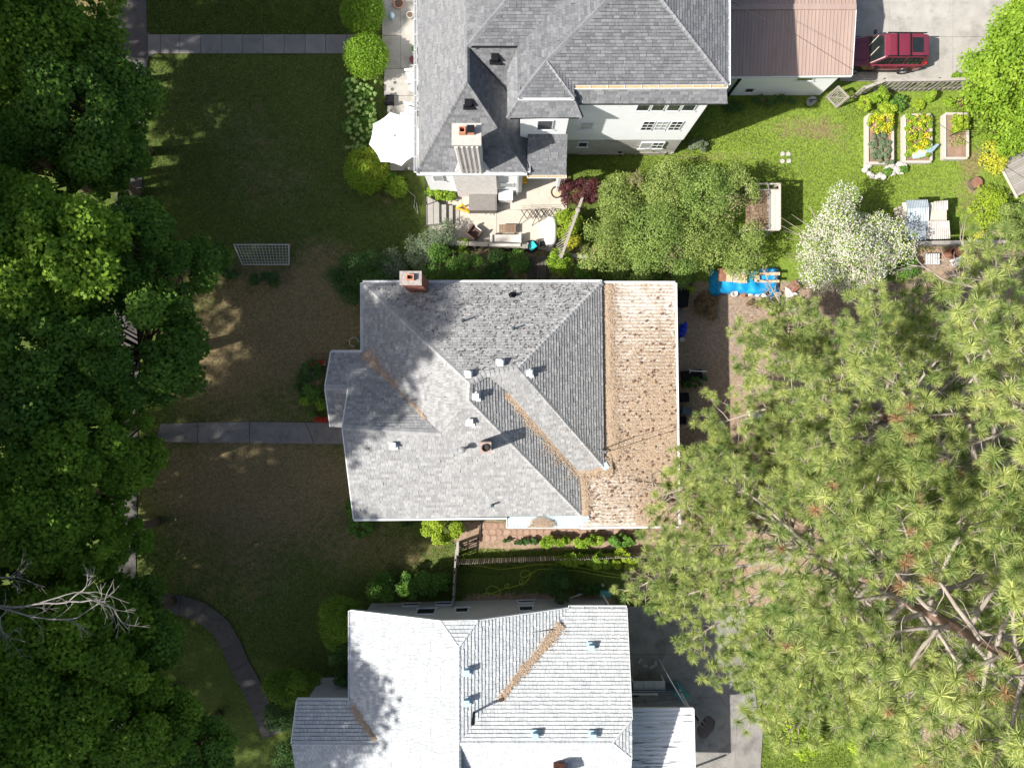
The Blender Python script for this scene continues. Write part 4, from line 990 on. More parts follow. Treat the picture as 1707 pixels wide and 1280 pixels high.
# walls
b = MB(); b.prism([(2.75, 13.5), (9.45, 13.5), (9.45, 26), (-1.9, 26), (-1.9, 16.3), (.5, 16.3), (.5, 13.5)], 2.6, 7.75); b.prism([(2.75, 13.55), (9.4, 13.55), (9.4, 26), (-1.85, 26), (-1.85, 16.35), (.6, 16.35), (.6, 13.55)], 7.75, 7.95)
b.part('wall', M_['siding_white'], UH)
b = MB(); b.prism([(2.75, 13.52), (9.43, 13.52), (9.43, 25.9), (-4.5, 25.9), (-4.5, 13.6)], -.1, 2.58); b.part('basement_wall', M_['stucco_grey'], UH)
siding(UH, (2.75, 13.5), (9.45, 13.5), 2.6, 7.75, (0, -1, 0), M_['siding_white'], .14); siding(UH, (9.45, 13.5), (9.45, 26), 2.6, 7.75, (1, 0, 0), M_['siding_white'], .14)
b = MB(); b.prism([(.42, 12.72), (2.72, 12.72), (2.72, 13.6), (.42, 13.6)], -.1, 7.85); b.part('wall', M_['siding_white'], UH); siding(UH, (.42, 12.72), (2.72, 12.72), 5.3, 7.8, (0, -1, 0), M_['siding_white'], .14); siding(UH, (2.72, 12.72), (2.72, 13.5), 2.6, 7.8, (1, 0, 0), M_['siding_white'], .14)
b = MB(); b.prism([(-4.7, 11.22), (.55, 11.22), (.55, 13.6), (-4.7, 13.6)], -.1, 4.85); b.prism([(-4.7, 13.6), (-4.7, 26), (-1.9, 26), (-1.9, 13.6)], -.1, 4.85); b.part('wall', M_['siding_white'], UH)
siding(UH, (-4.7, 11.22), (.55, 11.22), .5, 4.8, (0, -1, 0), M_['siding_white'], .14); siding(UH, (.55, 11.22), (.55, 12.7), .5, 4.8, (1, 0, 0), M_['siding_white'], .14)
b = MB(); b.box((2.6, 11.25, 2.3), (.14, .14, 4.6)); b.part('porch_post', wm, UH); b = MB(); b.box((2.6, 12.4, 2.3), (.14, .14, 4.6)); b.part('porch_post', wm, UH)
b = MB(); b.bar((2.6, 11.35, .95), (2.6, 12.35, .95), .07, .07)
for k in range(6): b.bar((2.6, 11.45 + k * .16, .1), (2.6, 11.45 + k * .16, .95), .03, .03)
b.part('porch_railing', wm, UH)
# windows (south wall)
def wx(px, z, y): return (px - CX) * (H - z) / F
for px in (1072, 1097, 1123, 1148): window(UH, (wx(px, 7.2, 13.5), 13.5, 7.2), .62, .75, (0, -1, 0))
for px, m_ in ((1079.5, 'glass'), (1102.5, 'curtain'), (1126, 'glass')): window(UH, (wx(px, 4.75, 13.5), 13.5, 4.75), .58, 1.25, (0, -1, 0), m_, (2, 3))
window(UH, (wx(978, 4.7, 13.5), 13.5, 4.75), .62, .95, (0, -1, 0), 'curtain', (1, 2)); window(UH, (wx(909, 7.3, 12.7), 12.72, 7.0), .75, 1.2, (0, -1, 0), 'glass')
window(UH, (wx(1077, 1.7, 13.5), 13.48, 1.75), .6, .95, (0, -1, 0), 'curtain'); window(UH, (wx(1096, 1.7, 13.5), 13.48, 1.75), .6, .95, (0, -1, 0), 'glass', (2, 2)); window(UH, (wx(971, 1.7, 13.5), 13.48, 1.9), .5, .7, (0, -1, 0), 'glass')
window(UH, (wx(845, 4, 11.2), 11.2, 4.2), .6, .7, (0, -1, 0)); window(UH, (wx(845, 1.5, 11.2), 11.2, 1.9), .7, .8, (0, -1, 0)); window(UH, (-4.0, 11.2, 3.2), .5, 1.0, (0, -1, 0), 'curtain')
b = MB(); b.box((.3, 11.14, 2.4), (.12, .1, 4.8)); b.part('corner_board', wm, UH)
# roof vents
box_vent(UH, 825, 100, L2, M_['black_metal'], .34); p0 = PL(WE1, EB, RB); box_vent(UH, 781, 175, p0, M_['black_metal'], .34)
# white brick chimney with clay flues
cx_, cy_ = -2.09, 11.45
brick_stack('chimney', UH, (cx_, cy_), 1.22, .9, 4.8, 9.1, M_['brick_white'], course=.08, L=.22)
b = MB()
for k in range(5): b.box((cx_ - .61 + .14 + k * .235 + .0, cy_ - .5, 6.95), (.10, .1, 4.2), tone=rnd(0, 1))
b.part('chimney_rib', M_['brick_white'], UH)
brick_stack('chimney_base', UH, (-1.99, 11.42), 2.3, .95, -.1, 4.75, M_['brick_white'], course=.08, L=.22)
b = MB(); b.add([(-3.14, 10.95, 4.75), (-.84, 10.95, 4.75), (-.84, 11.85, 4.75), (-3.14, 11.85, 4.75), (-2.7, 11.02, 5.5), (-1.48, 11.02, 5.5), (-1.48, 11.85, 5.5), (-2.7, 11.85, 5.5)], [(0, 1, 5, 4), (1, 2, 6, 5), (3, 0, 4, 7)]); b.part('chimney_shoulder', M_['brick_white'], UH)
b = MB(); b.box((cx_, cy_, 9.17), (1.36, 1.02, .14)); b.part('chimney_crown', M_['stone_pale'], UH)
flue(UH, cx_ - .18, cy_ + .1, 9.24, .3, .3, .35); flue(UH, cx_ + .22, cy_ + .1, 9.24, .28, .28, .3); b = MB(); b.box((cx_ + .22, cy_ + .1, 9.66), (.34, .34, .05)); b.box((cx_ + .22, cy_ + .1, 9.6), (.2, .2, .1)); b.part('flue_cap', M_['black_metal'], UH)
# ------------------------------------------------------------ GARAGE
GH = thing('garage', 'low white garage with tan ribbed metal roof beside the driveway', 'garage', (14.3, 19.5, 0))
ge = 3.0; g0, g1 = Vector((10.6, 16.78, ge)), Vector((18.57, 16.86, ge)); g2, g3 = Vector((18.6, 20.35, 3.4)), Vector((10.6, 20.35, 3.4)); g4, g5 = Vector((18.6, 24.2, ge)), Vector((10.6, 24.2, ge))
def seam_roof(a, b_, c, d, n):
    """a-b eave, d-c ridge; raised seams run up the slope, one panel per bay"""
    nr = (b_ - a).cross(d - a).normalized(); nr = nr if nr.z > 0 else -nr
    for i in range(n):
        s0, s1 = i / n, (i + 1) / n; p = [a.lerp(b_, s0), a.lerp(b_, s1 - .0006), d.lerp(c, s1 - .0006), d.lerp(c, s0)]
        q = MB(); q.slab(p, .03, rnd(.3, .7)); m0, m1 = p[0] + nr * .012, p[3] + nr * .012; q.bar(m0, m1, .03, .035, .6); q.part('roof_panel', M_['metal_brown'], GH)
seam_roof(g0, g1, g2, g3, 40); seam_roof(g4 + Vector((0, 0, 0)), g5, g3, g2, 40)
b = MB(); b.bar(g3 + Vector((0, 0, .05)), g2 + Vector((0, 0, .05)), .3, .03); b.part('ridge_cap', M_['metal_brown'], GH)
b = MB(); b.bar(g0 + Vector((0, -.04, -.08)), g1 + Vector((0, -.04, -.08)), .05, .14); b.bar(g1 + Vector((.03, 0, -.08)), g2 + Vector((.03, 0, -.08)), .04, .14); b.part('fascia', wm, GH)
b = MB(); b.prism([(10.7, 17.0), (18.1, 17.0), (18.1, 24), (10.7, 24)], -.1, 2.95); b.part('wall', M_['siding_white'], GH)
siding(GH, (10.7, 17.0), (18.1, 17.0), 0, 2.9, (0, -1, 0), M_['siding_white'], .16); siding(GH, (18.1, 17), (18.1, 24), 0, 2.9, (1, 0, 0), M_['siding_white'], .16)
b = MB(); b.box((12.0, 16.93, 1.2), (1.1, .08, 2.35)); b.part('door', M_['curtain'], GH)
b = MB(); b.box((11.4, 16.9, 1.25), (.12, .12, 2.5)); b.box((12.62, 16.9, 1.25), (.16, .14, 2.5)); b.part('door_frame', M_['black_metal'], GH)
window(GH, (16.3, 16.98, 2.3), .9, .35, (0, -1, 0)); window(GH, (13.7, 16.98, .8), .5, .5, (0, -1, 0))
b = MB(); b.box((18.13, 20.3, 1.2), (.06, 4.6, 2.3)); b.part('garage_door', M_['plastic_white'], GH)

# ------------------------------------------------------------ THE SOUTH HOUSE
SH = thing('house', 'single-storey house with bright white shingle roof at the bottom', 'house', W(820, 1200, 0))
e3 = 4.5; R1_ = W(765, 1078, 6.6); a0, a1 = W(585, 1018, e3), W(585, 1168, e3); SW3 = PL(a0, a1, R1_); k0 = ray(736, 1036, SW3); rj = Vector((R1_.x, W(775, 1237, 6.6).y, 6.6)); rs_ = Vector((R1_.x, -27, 6.6))
k1 = W(797, 1035, 6.25); c0_ = W(948, 1014, e3); vE = W(948, 1014, e3)
sr = Roof(SH, M_['shingle_white'], M_['deck_white'], expo=.185, tab=(.17, .24), lift=.04)
wv = ray(632, 1240, SW3); w0, w1 = W(495, 1168, e3), W(486, 1240, wv.z + .05); wS = ray(585, 1312, PL(a0, a1, R1_)); wS = W(585, 1312, e3)
sr.face([a0, k0, R1_, rj, rs_, Vector((a0.x, -27, e3)), wS, wv, a1], a1, a0, tone=(0, 1), gap=.024)
EP3 = PL(R1_, rj, c0_); v3 = rj
sr.face([k1, c0_, v3, R1_], c0_ + Vector((0, -4, 0)), c0_, tone=(.25, 1), gap=.017)
sr.face([k0, k1, R1_], k0, k1, tone=(.1, .9), single=False)
n1 = W(1044, 1014, e3); rE = Vector((W(1022, 1237, 6.6).x, rj.y, 6.62)); N3 = PL(c0_, n1, rE); h3 = ray(1053, 1200, N3); h4 = W(1057, 1277, h3.z)
sr.face([c0_, n1, h3, rE, v3], c0_, n1, tone=(.2, 1), gap=.018)
se = Vector((n1.x, -24, 4.4)); sr.face([v3, rE, Vector((n1.x, 2 * rj.y - h3.y, h3.z)), se, Vector((rj.x, -24, 4.4))], Vector((rj.x, -24, 4.4)), se, tone=(.1, 1))
sr.face([h3, rE, Vector((n1.x, 2 * rj.y - h3.y, h3.z))], h3, Vector((n1.x, 2 * rj.y - h3.y, h3.z)), tone=(.1, .9), single=False)
sr.face([w0, a1, wv, w1], w0, a1, tone=(.05, .85), gap=.02); sr.face([w1, wv, wS, W(497, 1312, e3)], W(497, 1312, e3), wS, tone=(.1, .9))
for p, q in ((R1_, Vector((rj.x, -22, 6.6))), (k0, R1_), (k1, R1_), (rj, rE), (rE, h3), (rE, Vector((n1.x, 2 * rj.y - h3.y, h3.z))), (w1, wv)): sr.ridge(p, q, tone=(.4, 1), w=.22, step=.22)
sr.build()
gutter(SH, a0, a1, wm, .13, out=(-1, 0, 0)); gutter(SH, w0, a1 - Vector((.1, 0, 0)), wm, .12, out=(0, 1, 0)); gutter(SH, c0_, n1, wm, .14, out=(0, 1, 0))
b = MB(); b.bar(a0 + Vector((0, .03, -.08)), k0 + Vector((0, .03, -.08)), .05, .18); b.bar(k0 + Vector((0, .03, -.08)), k1 + Vector((0, .03, -.08)), .05, .18); b.bar(k1 + Vector((0, .03, -.08)), c0_ + Vector((0, .03, -.08)), .05, .18); b.bar(w0 - Vector((.03, 0, .08)), w1 - Vector((.03, 0, .08)), .05, .18); b.bar(n1 + Vector((.03, 0, -.08)), h3 + Vector((.03, 0, -.08)), .05, .18); b.part('rake_board', wm, SH)
yw = -12.9; xw0, xw1 = -8.27, 5.35
b = MB(); b.prism([(xw0, yw - 5), (xw0, yw), (-.2, yw + .22), (xw1, yw + .3), (xw1, -26), (xw0, -26)], -.1, 4.35); b.add([(xw0, yw, 4.35), (xw1 - 1, yw + .15, 4.35), (-1.6, yw + .1, 6.0), (-3.7, yw + .1, 6.0)], [(0, 3, 2, 1)]); b.part('wall', M_['wall_taupe'], SH)
b = MB(); b.prism([(-11.2, W(0, 1172, e3).y - .5), (xw0, W(0, 1172, e3).y - .5), (xw0, -26), (-11.2, -26)], -.1, 4.3); b.part('wall', M_['wall_taupe'], SH)
for px, py, w_, h_ in ((710, 1022, 1.0, .9), (770, 1023, .7, .7), (877, 1024, .75, .7), (986, 1016, .7, .7)):
    z_ = 1.9; window(SH, (wx(px, z_, 0), yw + .26 * min(1, ((px - 619) / 230)), z_), w_, h_, (-.026, 1, 0))
for px, py in ((685, 1003), (740, 1002), (877, 1000)): window(SH, (wx(px, .6, 0), yw + .26 * min(1, ((px - 619) / 230)), .6), .9, .35, (-.026, 1, 0))
b = MB(); p, q = W(1003, 988, .2), W(1016, 1010, 4.2); b.tube([p, q], .05, 8); b.tube([W(949, 997, .15), W(968, 990, .35), W(978, 986, .6)], .05, 8); b.part('downspout', wm, SH)
S3 = PL(v3, rE, se)
for px, py, pl in ((778, 1118, EP3), (778, 1168, EP3), (985, 1077, N3), (892, 1223, N3), (988, 1224, N3)): box_vent(SH, px, py, pl, M_['vent_blue'], .3)
p = ray(790, 1187, EP3); b = MB(); b.tube([p - Vector((0, 0, .1)), p + Vector((0, 0, 1.1))], .07, 10); b.lathe(p + Vector((0, 0, 1.1)), [(.1, 0), (.1, .08), (.03, .12)], 10); b.part('flue_pipe', M_['black_metal'], SH)
pc2 = ray(932, 1277, S3); brick_stack('chimney', SH, (pc2.x, pc2.y), .6, .6, pc2.z - .3, pc2.z + 1.1, M_['brick_red'])
rg = random.Random(21)
NHs, NH = NH, SH
strip([(936, 1040, N3), (905, 1078, N3), (870, 1118, N3), (832, 1166, N3)], (.42, .2), None, 3000, 'needle_litter')
strip([(588, 1176, SW3), (600, 1196, SW3), (612, 1214, SW3), (626, 1232, SW3)], (.3, .12), None, 1100, 'needle_litter')
NH = NHs
# porch with ribbed white roof at the east side, and the yard behind it
d0, d1, d2, d3 = W(1050, 1181, 3.0), W(1155, 1180, 2.85), W(1158, 1330, 2.85), W(1050, 1332, 3.0)
corrugated(d0, d1, d2, d3, .23, .03, M_['metal_porch'], SH, name='porch_roof', sub=6)
b = MB(); b.bar(d0 + Vector((0, .04, 0)), d1 + Vector((0, .04, 0)), .05, .14); b.bar(d1 + Vector((.04, 0, 0)), d2 + Vector((.04, 0, 0)), .05, .14); b.part('canopy_edge', wm, SH)
b = MB()
for p in (d1, d2): b.box((p.x - .15, p.y - .1, 1.42), (.1, .1, 2.8))
b.box((d0.x + .5, d0.y - .2, .35), (3.0, .1, .7), rz=0); b.part('porch_post', wm, SH)
b = MB()
for k in range(9): b.box((d0.x + 1.55, d0.y + .15 + 0 * k, .12 * k + .05), (3.1, .03, .09))
b.part('porch_skirt', M_['blue_grey'], SH, kind='stuff')
b = MB()
for k in range(26): b.bar((d0.x + .1 + k * .12, d0.y + .25, .5), (d0.x + .1 + k * .12, d0.y + .25, 1.5), .015, .015)
b.bar((d0.x, d0.y + .25, 1.5), (d0.x + 3.2, d0.y + .25, 1.5), .04, .04); b.bar((d0.x, d0.y + .25, .5), (d0.x + 3.2, d0.y + .25, .5), .04, .04); b.part('porch_railing', M_['blue_grey'], SH)
# front stoop of the south house
b = MB(); z_ = .5; b.prism([W(*q)[:2] for q in [(522, 1150), (590, 1150), (590, 1185), (510, 1185)]], 0, z_); b.part('porch_floor', M_['wall_taupe'], SH)
b = MB(); b.box(W(532, 1158, .9), (.5, .5, .8)); b.part('chimney_block', M_['brick_old'], SH); b = MB(); b.box(W(528, 1166, 1.2), (.6, .35, .06)); b.part('pillar_cap', M_['vent_blue'], SH)
# ------------------------------------------------------------ street trees on the left
bk = M_['bark']; G_ = 'street trees along the left side'
ML, MD, MI = M_['maple_leaf'], M_['maple_dark'], M_['maple_lime']
LT = [ # px, py, z, rpx, material, label
 (30, 55, 9.5, 150, ML, 'maple with dark green crown in the upper left corner'),
 (165, 200, 8.5, 126, MD, 'dark maple reaching towards the bend of the upper pavement'),
 (85, 395, 10.5, 150, MI, 'brighter green maple, first broad crown below the upper left gap'),
 (20, 250, 9.0, 95, MD, 'shaded maple on the left edge between the corner maple and the bright maple'),
 (90, 292, 5.5, 62, MD, 'small dark understorey tree filling the gap between the upper left maples'),
 (45, 985, 6.0, 120, MD, 'dark maple underneath the bare dead branches'),
 (185, 300, 5.0, 60, MD, 'small dark tree over the bend of the upper pavement'),
 (60, 130, 6.5, 105, MD, 'dark maple between the corner maple and the pavement bend'),
 (262, 430, 7.5, 95, MD, 'low dark maple beside the soccer goal'),
 (60, 625, 9.5, 140, MD, 'deep green maple halfway down the left edge'),
 (215, 580, 8.0, 118, MD, 'dark maple opposite the porch of the middle house'),
 (165, 745, 8.5, 105, MI, 'maple with sunlit leaves at the end of the porch path'),
 (60, 850, 10.0, 125, ML, 'maple above the bare dead branches'),
 (180, 900, 8.5, 78, ML, 'small round maple just above the bare dead branches'),
 (225, 1040, 7.0, 95, MD, 'low dark maple at the start of the curved path'),
 (120, 1105, 10.0, 130, ML, 'maple below the bare dead branches'),
 (40, 1215, 10.5, 125, MI, 'maple with bright tips in the lower left corner'),
 (205, 1215, 8.5, 110, ML, 'maple inside the bend of the curved path'),
 (315, 1245, 6.5, 75, MD, 'small dark tree at the bottom beside the curved path'),
]
for i, (px, py, z, rpx, m, lab) in enumerate(LT):
    broad_tree(px, py, z, rpx, lab, m, bk, leaf=.19, n=int(30000 * (rpx / 120) ** 2), seed=100 + i, group=G_, hh=3.0 if rpx > 90 else 2.2, k=int(95 * (rpx / 120) ** 1.3), sub=.2, up=.9)
# taller trees across the street, west of the frame; they shade the crowns and lawns
TT_ = [(-34, 15, 18, 7.2), (-35, 2, 19, 7.5), (-34, -10, 19, 7.2), (-35, -22, 18, 7.0), (-33, 26, 17, 7), (-35, -33, 17, 7), (-26.5, 17.5, 13.0, 5.4), (-26.5, 7.0, 14.0, 5.6), (-26, -4.4, 18.6, 5.8), (-25.5, -13.5, 15.9, 5.4), (-25.5, -22.0, 16.9, 5.8), (-27, 27.5, 14.5, 5.4)]
nm_ = ['tall elm across the street near the upper left', 'tall elm across the street opposite the middle house', 'tall elm across the street opposite the curved path', 'tall elm across the street at the lower left', 'tall elm farthest up the street', 'tall elm farthest down the street', 'high maple west of the upper footpath', 'high maple west of the middle lawn', 'high maple west of the porch path', 'high maple west of the curved path', 'high maple southwest of the white roof', 'high maple beyond the top left corner']
for i, (x, y, z, r) in enumerate(TT_):
    broad_tree(0, 0, 0, 0, nm_[i], MD, bk, leaf=.38, n=10000, seed=300 + i, group='tall trees across the street', xyz=(x, y, z), r=r, hh=r * .95, k=60, sub=.28, trunk_r=.4)
# bare branches over the left crowns
root = thing('dead_branch', 'bare silvery dead branches sprawling over the left maples', 'branch', W(60, 1010, 0)); b = MB(); rs = random.Random(5)
def bare(px_list, r0, depth=2, n=7):
    pts = [W(*q) for q in px_list]; fine = []
    for i in range(len(pts) - 1):
        for k in range(3): fine.append(pts[i].lerp(pts[i + 1], k / 3) + Vector((rs.uniform(-.05, .05), rs.uniform(-.05, .05), rs.uniform(-.05, .05))))
    fine.append(pts[-1]); N = len(fine); b.tube(fine, [r0 * (1 - .85 * k / N) for k in range(N)], 5, cap=False)
    for j in range(n):
        i = rs.randrange(1, N - 1); d = (fine[min(N - 1, i + 1)] - fine[i - 1]).normalized(); s = Vector((-d.y, d.x, 0)) * rs.choice((-1, 1)); p = fine[i]; L = rs.uniform(.5, 1.6); q = [p]
        for k in range(4): d = (d + s * .28 + Vector((rs.uniform(-.3, .3), rs.uniform(-.3, .3), rs.uniform(-.1, .2)))).normalized(); q.append(q[-1] + d * L / 4)
        b.tube(q, [r0 * .35, r0 * .28, r0 * .2, r0 * .14, .006], 4, cap=False)
        for k in range(3):
            e = (d + Vector((rs.uniform(-.8, .8), rs.uniform(-.8, .8), 0))).normalized(); b.tube([q[2 + k % 2], q[2 + k % 2] + e * rs.uniform(.2, .6)], [.012, .005], 3, cap=False)
ZB = 13.0
bare([(-60, 1030, 12), (0, 1012, ZB), (60, 1008, ZB), (110, 1003, ZB), (150, 975, ZB), (158, 945, ZB)], .06); bare([(0, 1012, ZB), (70, 1030, ZB), (130, 1030, ZB), (175, 1000, ZB), (190, 965, ZB)], .04); bare([(60, 1008, ZB), (110, 990, ZB), (160, 985, ZB), (215, 1005, ZB)], .03)
bare([(-40, 960, ZB), (0, 962, ZB), (40, 960, ZB)], .04); bare([(10, 1010, ZB), (0, 1040, ZB), (12, 1065, ZB), (30, 1045, ZB)], .03); bare([(110, 1003, ZB), (175, 1000, ZB), (215, 1050, ZB)], .04)
b.tube([W(-60, 1030, 12), W(-190, 1000, 6), W(-200, 990, 0)], [.12, .2, .25], 6)
b.part('branches', M_['dead_wood'], root, smooth=True)

# ------------------------------------------------------------ the pines on the right
pn, pb, pl_ = M_['pine_needle'], M_['pine_bark'], M_['pine_limb']
def near_roof(p):   # keep needles off the roofs' volume
    return p.z < 5.2 and p.x < 9.5
pine((13.6, -7.5), 30.0, 5.2, 8.0, 'huge pine whose bare trunk leans out past the lower right corner', pn, pb, pl_, 41, nb=86, skip=near_roof, power=.62, topL=1.6, ntuft=1.0,
     px_branches=[[(1330, 900, 6.5), (1240, 850, 6.6), (1205, 822, 6.6), (1175, 795, 6.6), (1145, 772, 6.5), (1120, 770, 6.4)], [(1245, 852, 6.6), (1200, 850, 6.4), (1165, 885, 6.2)], [(1480, 960, 11), (1430, 870, 11), (1390, 880, 11), (1440, 890, 11.5), (1380, 905, 11)], [(1560, 1010, 16), (1470, 920, 16), (1400, 915, 15)], [(1345, 905, 9), (1220, 930, 8.5), (1120, 952, 8), (1040, 985, 7.4)], [(1345, 900, 8), (1230, 880, 7.4), (1130, 875, 7), (1075, 900, 6.6)], [(1345, 905, 8), (1260, 905, 8), (1160, 915, 7.5), (1090, 925, 7)], [(1365, 940, 9.5), (1260, 1000, 9), (1185, 1045, 8.5), (1135, 1075, 8)], [(1400, 960, 10), (1300, 1060, 9.5), (1225, 1130, 9)], [(1350, 900, 8), (1250, 850, 7.4), (1180, 800, 6.8), (1090, 830, 6.2)], [(1420, 960, 11), (1330, 1110, 10.5), (1245, 1200, 9.5)], [(1350, 915, 9), (1240, 965, 8.6), (1150, 990, 8), (1110, 1010, 7.6)]])
pine((16.9, -1.3), 25.0, 4.4, 7.5, 'big spreading pine rising behind the dirt yard', pn, pb, pl_, 57, nb=82, skip=lambda p: near_roof(p) or (p.y > 4.2 and p.x < 18.0), power=.60, topL=1.4, ntuft=1.0,
     px_branches=[[(1700, 600, 14), (1680, 540, 14), (1650, 470, 13.5), (1600, 440, 13), (1560, 430, 13)], [(1690, 560, 14), (1650, 480, 14), (1665, 420, 13.5), (1640, 390, 13)], [(1700, 640, 13), (1590, 560, 12), (1480, 560, 11)], [(1520, 670, 8), (1360, 660, 8), (1210, 700, 6.5), (1185, 720, 6.2)], [(1520, 670, 8), (1360, 590, 8), (1250, 560, 7)], [(1520, 680, 8.5), (1330, 760, 8), (1190, 745, 6.4)], [(1500, 660, 8), (1400, 560, 8), (1310, 590, 7.6)], [(1530, 690, 9), (1360, 800, 8.5), (1240, 810, 7.5)], [(1520, 680, 9), (1340, 700, 8.6), (1230, 640, 8)]])
pine((21.0, -15.5), 23.0, 4.6, 6.2, 'shorter bushy pine filling the bottom right', pn, pb, pl_, 63, nb=70, skip=near_roof, power=.58, topL=1.2, ntuft=1.0)
pine((23.0, -9.5), 24.0, 5, 7.0, 'pine at the right edge beside the giant trunk', pn, pb, pl_, 71, nb=60, power=.6, topL=1.2, ntuft=1.0)

# ------------------------------------------------------------ big lilac mass
LL, LF, GL, DL, LIM, YL, BL = M_['lilac_leaf'], M_['lilac_faded'], M_['green_leaf'], M_['dark_leaf'], M_['lime_leaf'], M_['yellow_leaf'], M_['bright_leaf']
lil = [(1030, 335, 48, 3.2, 'lilac bush at the upper left of the thicket, beside the purple bush'), (1105, 315, 52, 3.6, 'lilac bush along the top of the thicket'), (1185, 325, 58, 4.2, 'tallest lilac bush with rounded crown'), (1232, 312, 34, 3.8, 'lilac bush crowding over the wooden platform'),
       (1015, 415, 48, 3.4, 'lilac bush at the lower left of the thicket'), (1090, 400, 60, 3.8, 'lilac bush in the middle of the thicket'), (1175, 405, 58, 3.6, 'lilac bush between the thicket centre and the blue tarp'), (1245, 420, 42, 3.2, 'lilac bush at the right end above the blue tarp'), (1120, 448, 42, 3.0, 'lilac bush hanging over the corner of the metal canopy'), (1050, 455, 34, 2.6, 'lilac bush pressed against the middle house')]
for i, (px, py, r, h, lab) in enumerate(lil): shrub(px, py, r, h, (LL, LL, M_['lilac_green'])[i % 3], lab, seed=500 + i, leaf=.085, n=int(6000 * (r / 50) ** 2), name='lilac_bush', cat='bush', group='lilac bushes in the green thicket', k=34, sub=.30)
for i, (px, py, r, h, lab) in enumerate([(1060, 300, 20, 3.3, 'browning seed heads on the upper lilac'), (1210, 345, 30, 4.4, 'browning seed heads on the tallest lilac'), (1120, 430, 30, 3.7, 'faded heads on the central lilac')]):
    shrub(px, py, r, h, LF, lab, seed=540 + i, leaf=.07, n=900, name='seed_heads', cat='bush', k=30, sub=.3)
# white blossoming tree
c = W(1402, 408, 3.4)
root = thing('blossom_tree', 'wide tree covered in small white blossom above the dirt yard', 'tree', (c.x, c.y, 0))
cl = clump_cloud((0, 0, 3.1), 3.5, 1.5, 170, 77, sub=.14); cl = [(c.x + x * (1 + .22 * math.sin(3 * math.atan2(y, x) + .6)), c.y + y * (.82 + .2 * math.sin(5 * math.atan2(y, x))) - .12 * x, z + .3 * math.sin(x * 2 + y), q) for x, y, z, q in cl]
link('foliage', crown_mesh('foliage', cl, 11000, .10, BL, 78, off=(c.x, c.y, 0), hollow=.3), root); link('blossom', crown_mesh('blossom', cl, 26000, .078, M_['blossom'], 79, off=(c.x, c.y, 0), hollow=.75, up=.7), root)
b = MB(); rs = random.Random(9); b.tube([(c.x, c.y, 0), (c.x, c.y, 1.4)], [.22, .18], 8)
for x, y, z, q in cl[::2]: b.tube([(c.x, c.y, 1.2), Vector((c.x, c.y, 1.4)).lerp(Vector((x, y, z)), .5) + Vector((0, 0, .2)), (x, y, z + .1)], [.07, .05, .012], 5, cap=False)
for k in range(26):
    a = rs.uniform(-.9, 4.0); L = rs.uniform(3.0, 3.9); z = rs.uniform(2, 4); b.tube([(c.x, c.y, 1.8), (c.x + math.cos(a) * L * .6, c.y + math.sin(a) * L * .5, z), (c.x + math.cos(a) * L, c.y + math.sin(a) * L * .82, z + .3)], [.04, .025, .006], 4, cap=False)
b.part('trunk', M_['pine_limb'], root)
# ------------------------------------------------------------ clipped and flowering shrubs by the north house
for px, py, r, h, m, lab in ((605, 22, 33, 1.9, GL, 'clipped round shrub cut by the top edge of the photo'), (611, 95, 34, 2.0, GL, 'clipped round shrub at the end of the upper footpath'), (612, 285, 34, 1.9, LIM, 'clipped round shrub with yellow tips, lowest of the row')):
    c = W(px, py, h * .5); rr_ = r * (H - h * .6) / F; root = thing('clipped_shrub', lab, 'shrub', (c.x, c.y, 0), group='clipped round shrubs beside the patio')
    mm = M_['maple_lime'] if m is GL else BL
    link('foliage', crown_mesh('foliage', [(c.x, c.y, h * .5, rr_)], 11000, .095, mm, int(px + py), off=(c.x, c.y, 0), hollow=.93, jitter=.8, up=.3), root)
    if m is LIM: link('yellow_tips', crown_mesh('yellow_tips', [(c.x + .12, c.y + .1, h * .5 + .12, rr_ * .93)], 2200, .07, YL, 5, off=(c.x, c.y, 0), hollow=.95, keep=lambda C: C[:, 2] > 1.2), root)
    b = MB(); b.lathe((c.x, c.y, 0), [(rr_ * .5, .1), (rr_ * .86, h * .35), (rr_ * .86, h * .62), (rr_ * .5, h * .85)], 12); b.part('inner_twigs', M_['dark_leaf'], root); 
hy = W(602, 190, .6); root = thing('hydrangea', 'row of hydrangeas with pale green flower heads between the clipped shrubs', 'shrub', (hy.x, hy.y, 0))
cl = [(*W(rnd(580, 622), rnd(135, 248), .45), .38) for k in range(26)]; cl = [(a, b_, .5, q) for a, b_, z, q in cl]; link('foliage', crown_mesh('foliage', cl, 7000, .12, GL, 12, off=(hy.x, hy.y, 0)), root)
fm = None; rs = random.Random(8)
fl_m = crown_mesh('flower_head', [(0, 0, 0, .085)], 60, .06, M_['hydrangea'], 3, hollow=.8)
for k in range(120):
    p = W(rs.uniform(576, 626) , rs.uniform(132, 250), .95 + rs.uniform(-.12, .15)); place('flower_head', fl_m, root, p)
shrub(660, 313, 20, 1.1, BL, 'small bright bush between umbrella and lawn', 21, n=1600); shrub(646, 300, 16, .8, GL, 'low green plants behind the lowest clipped shrub', 22, n=900)
shrub(735, 322, 24, .9, BL, 'leafy bush against the white wall left of the chimney', 23, n=1700, leaf=.12, rpy=14); shrub(741, 395, 30, 1.6, M_['sage_leaf'], 'pale flecked shrub at the lower left of the terrace', 24, n=4200, leaf=.06); shrub(700, 425, 34, 1.6, M_['sage_leaf'], 'sage green shrub outside the terrace corner', 25, n=3600, leaf=.07)
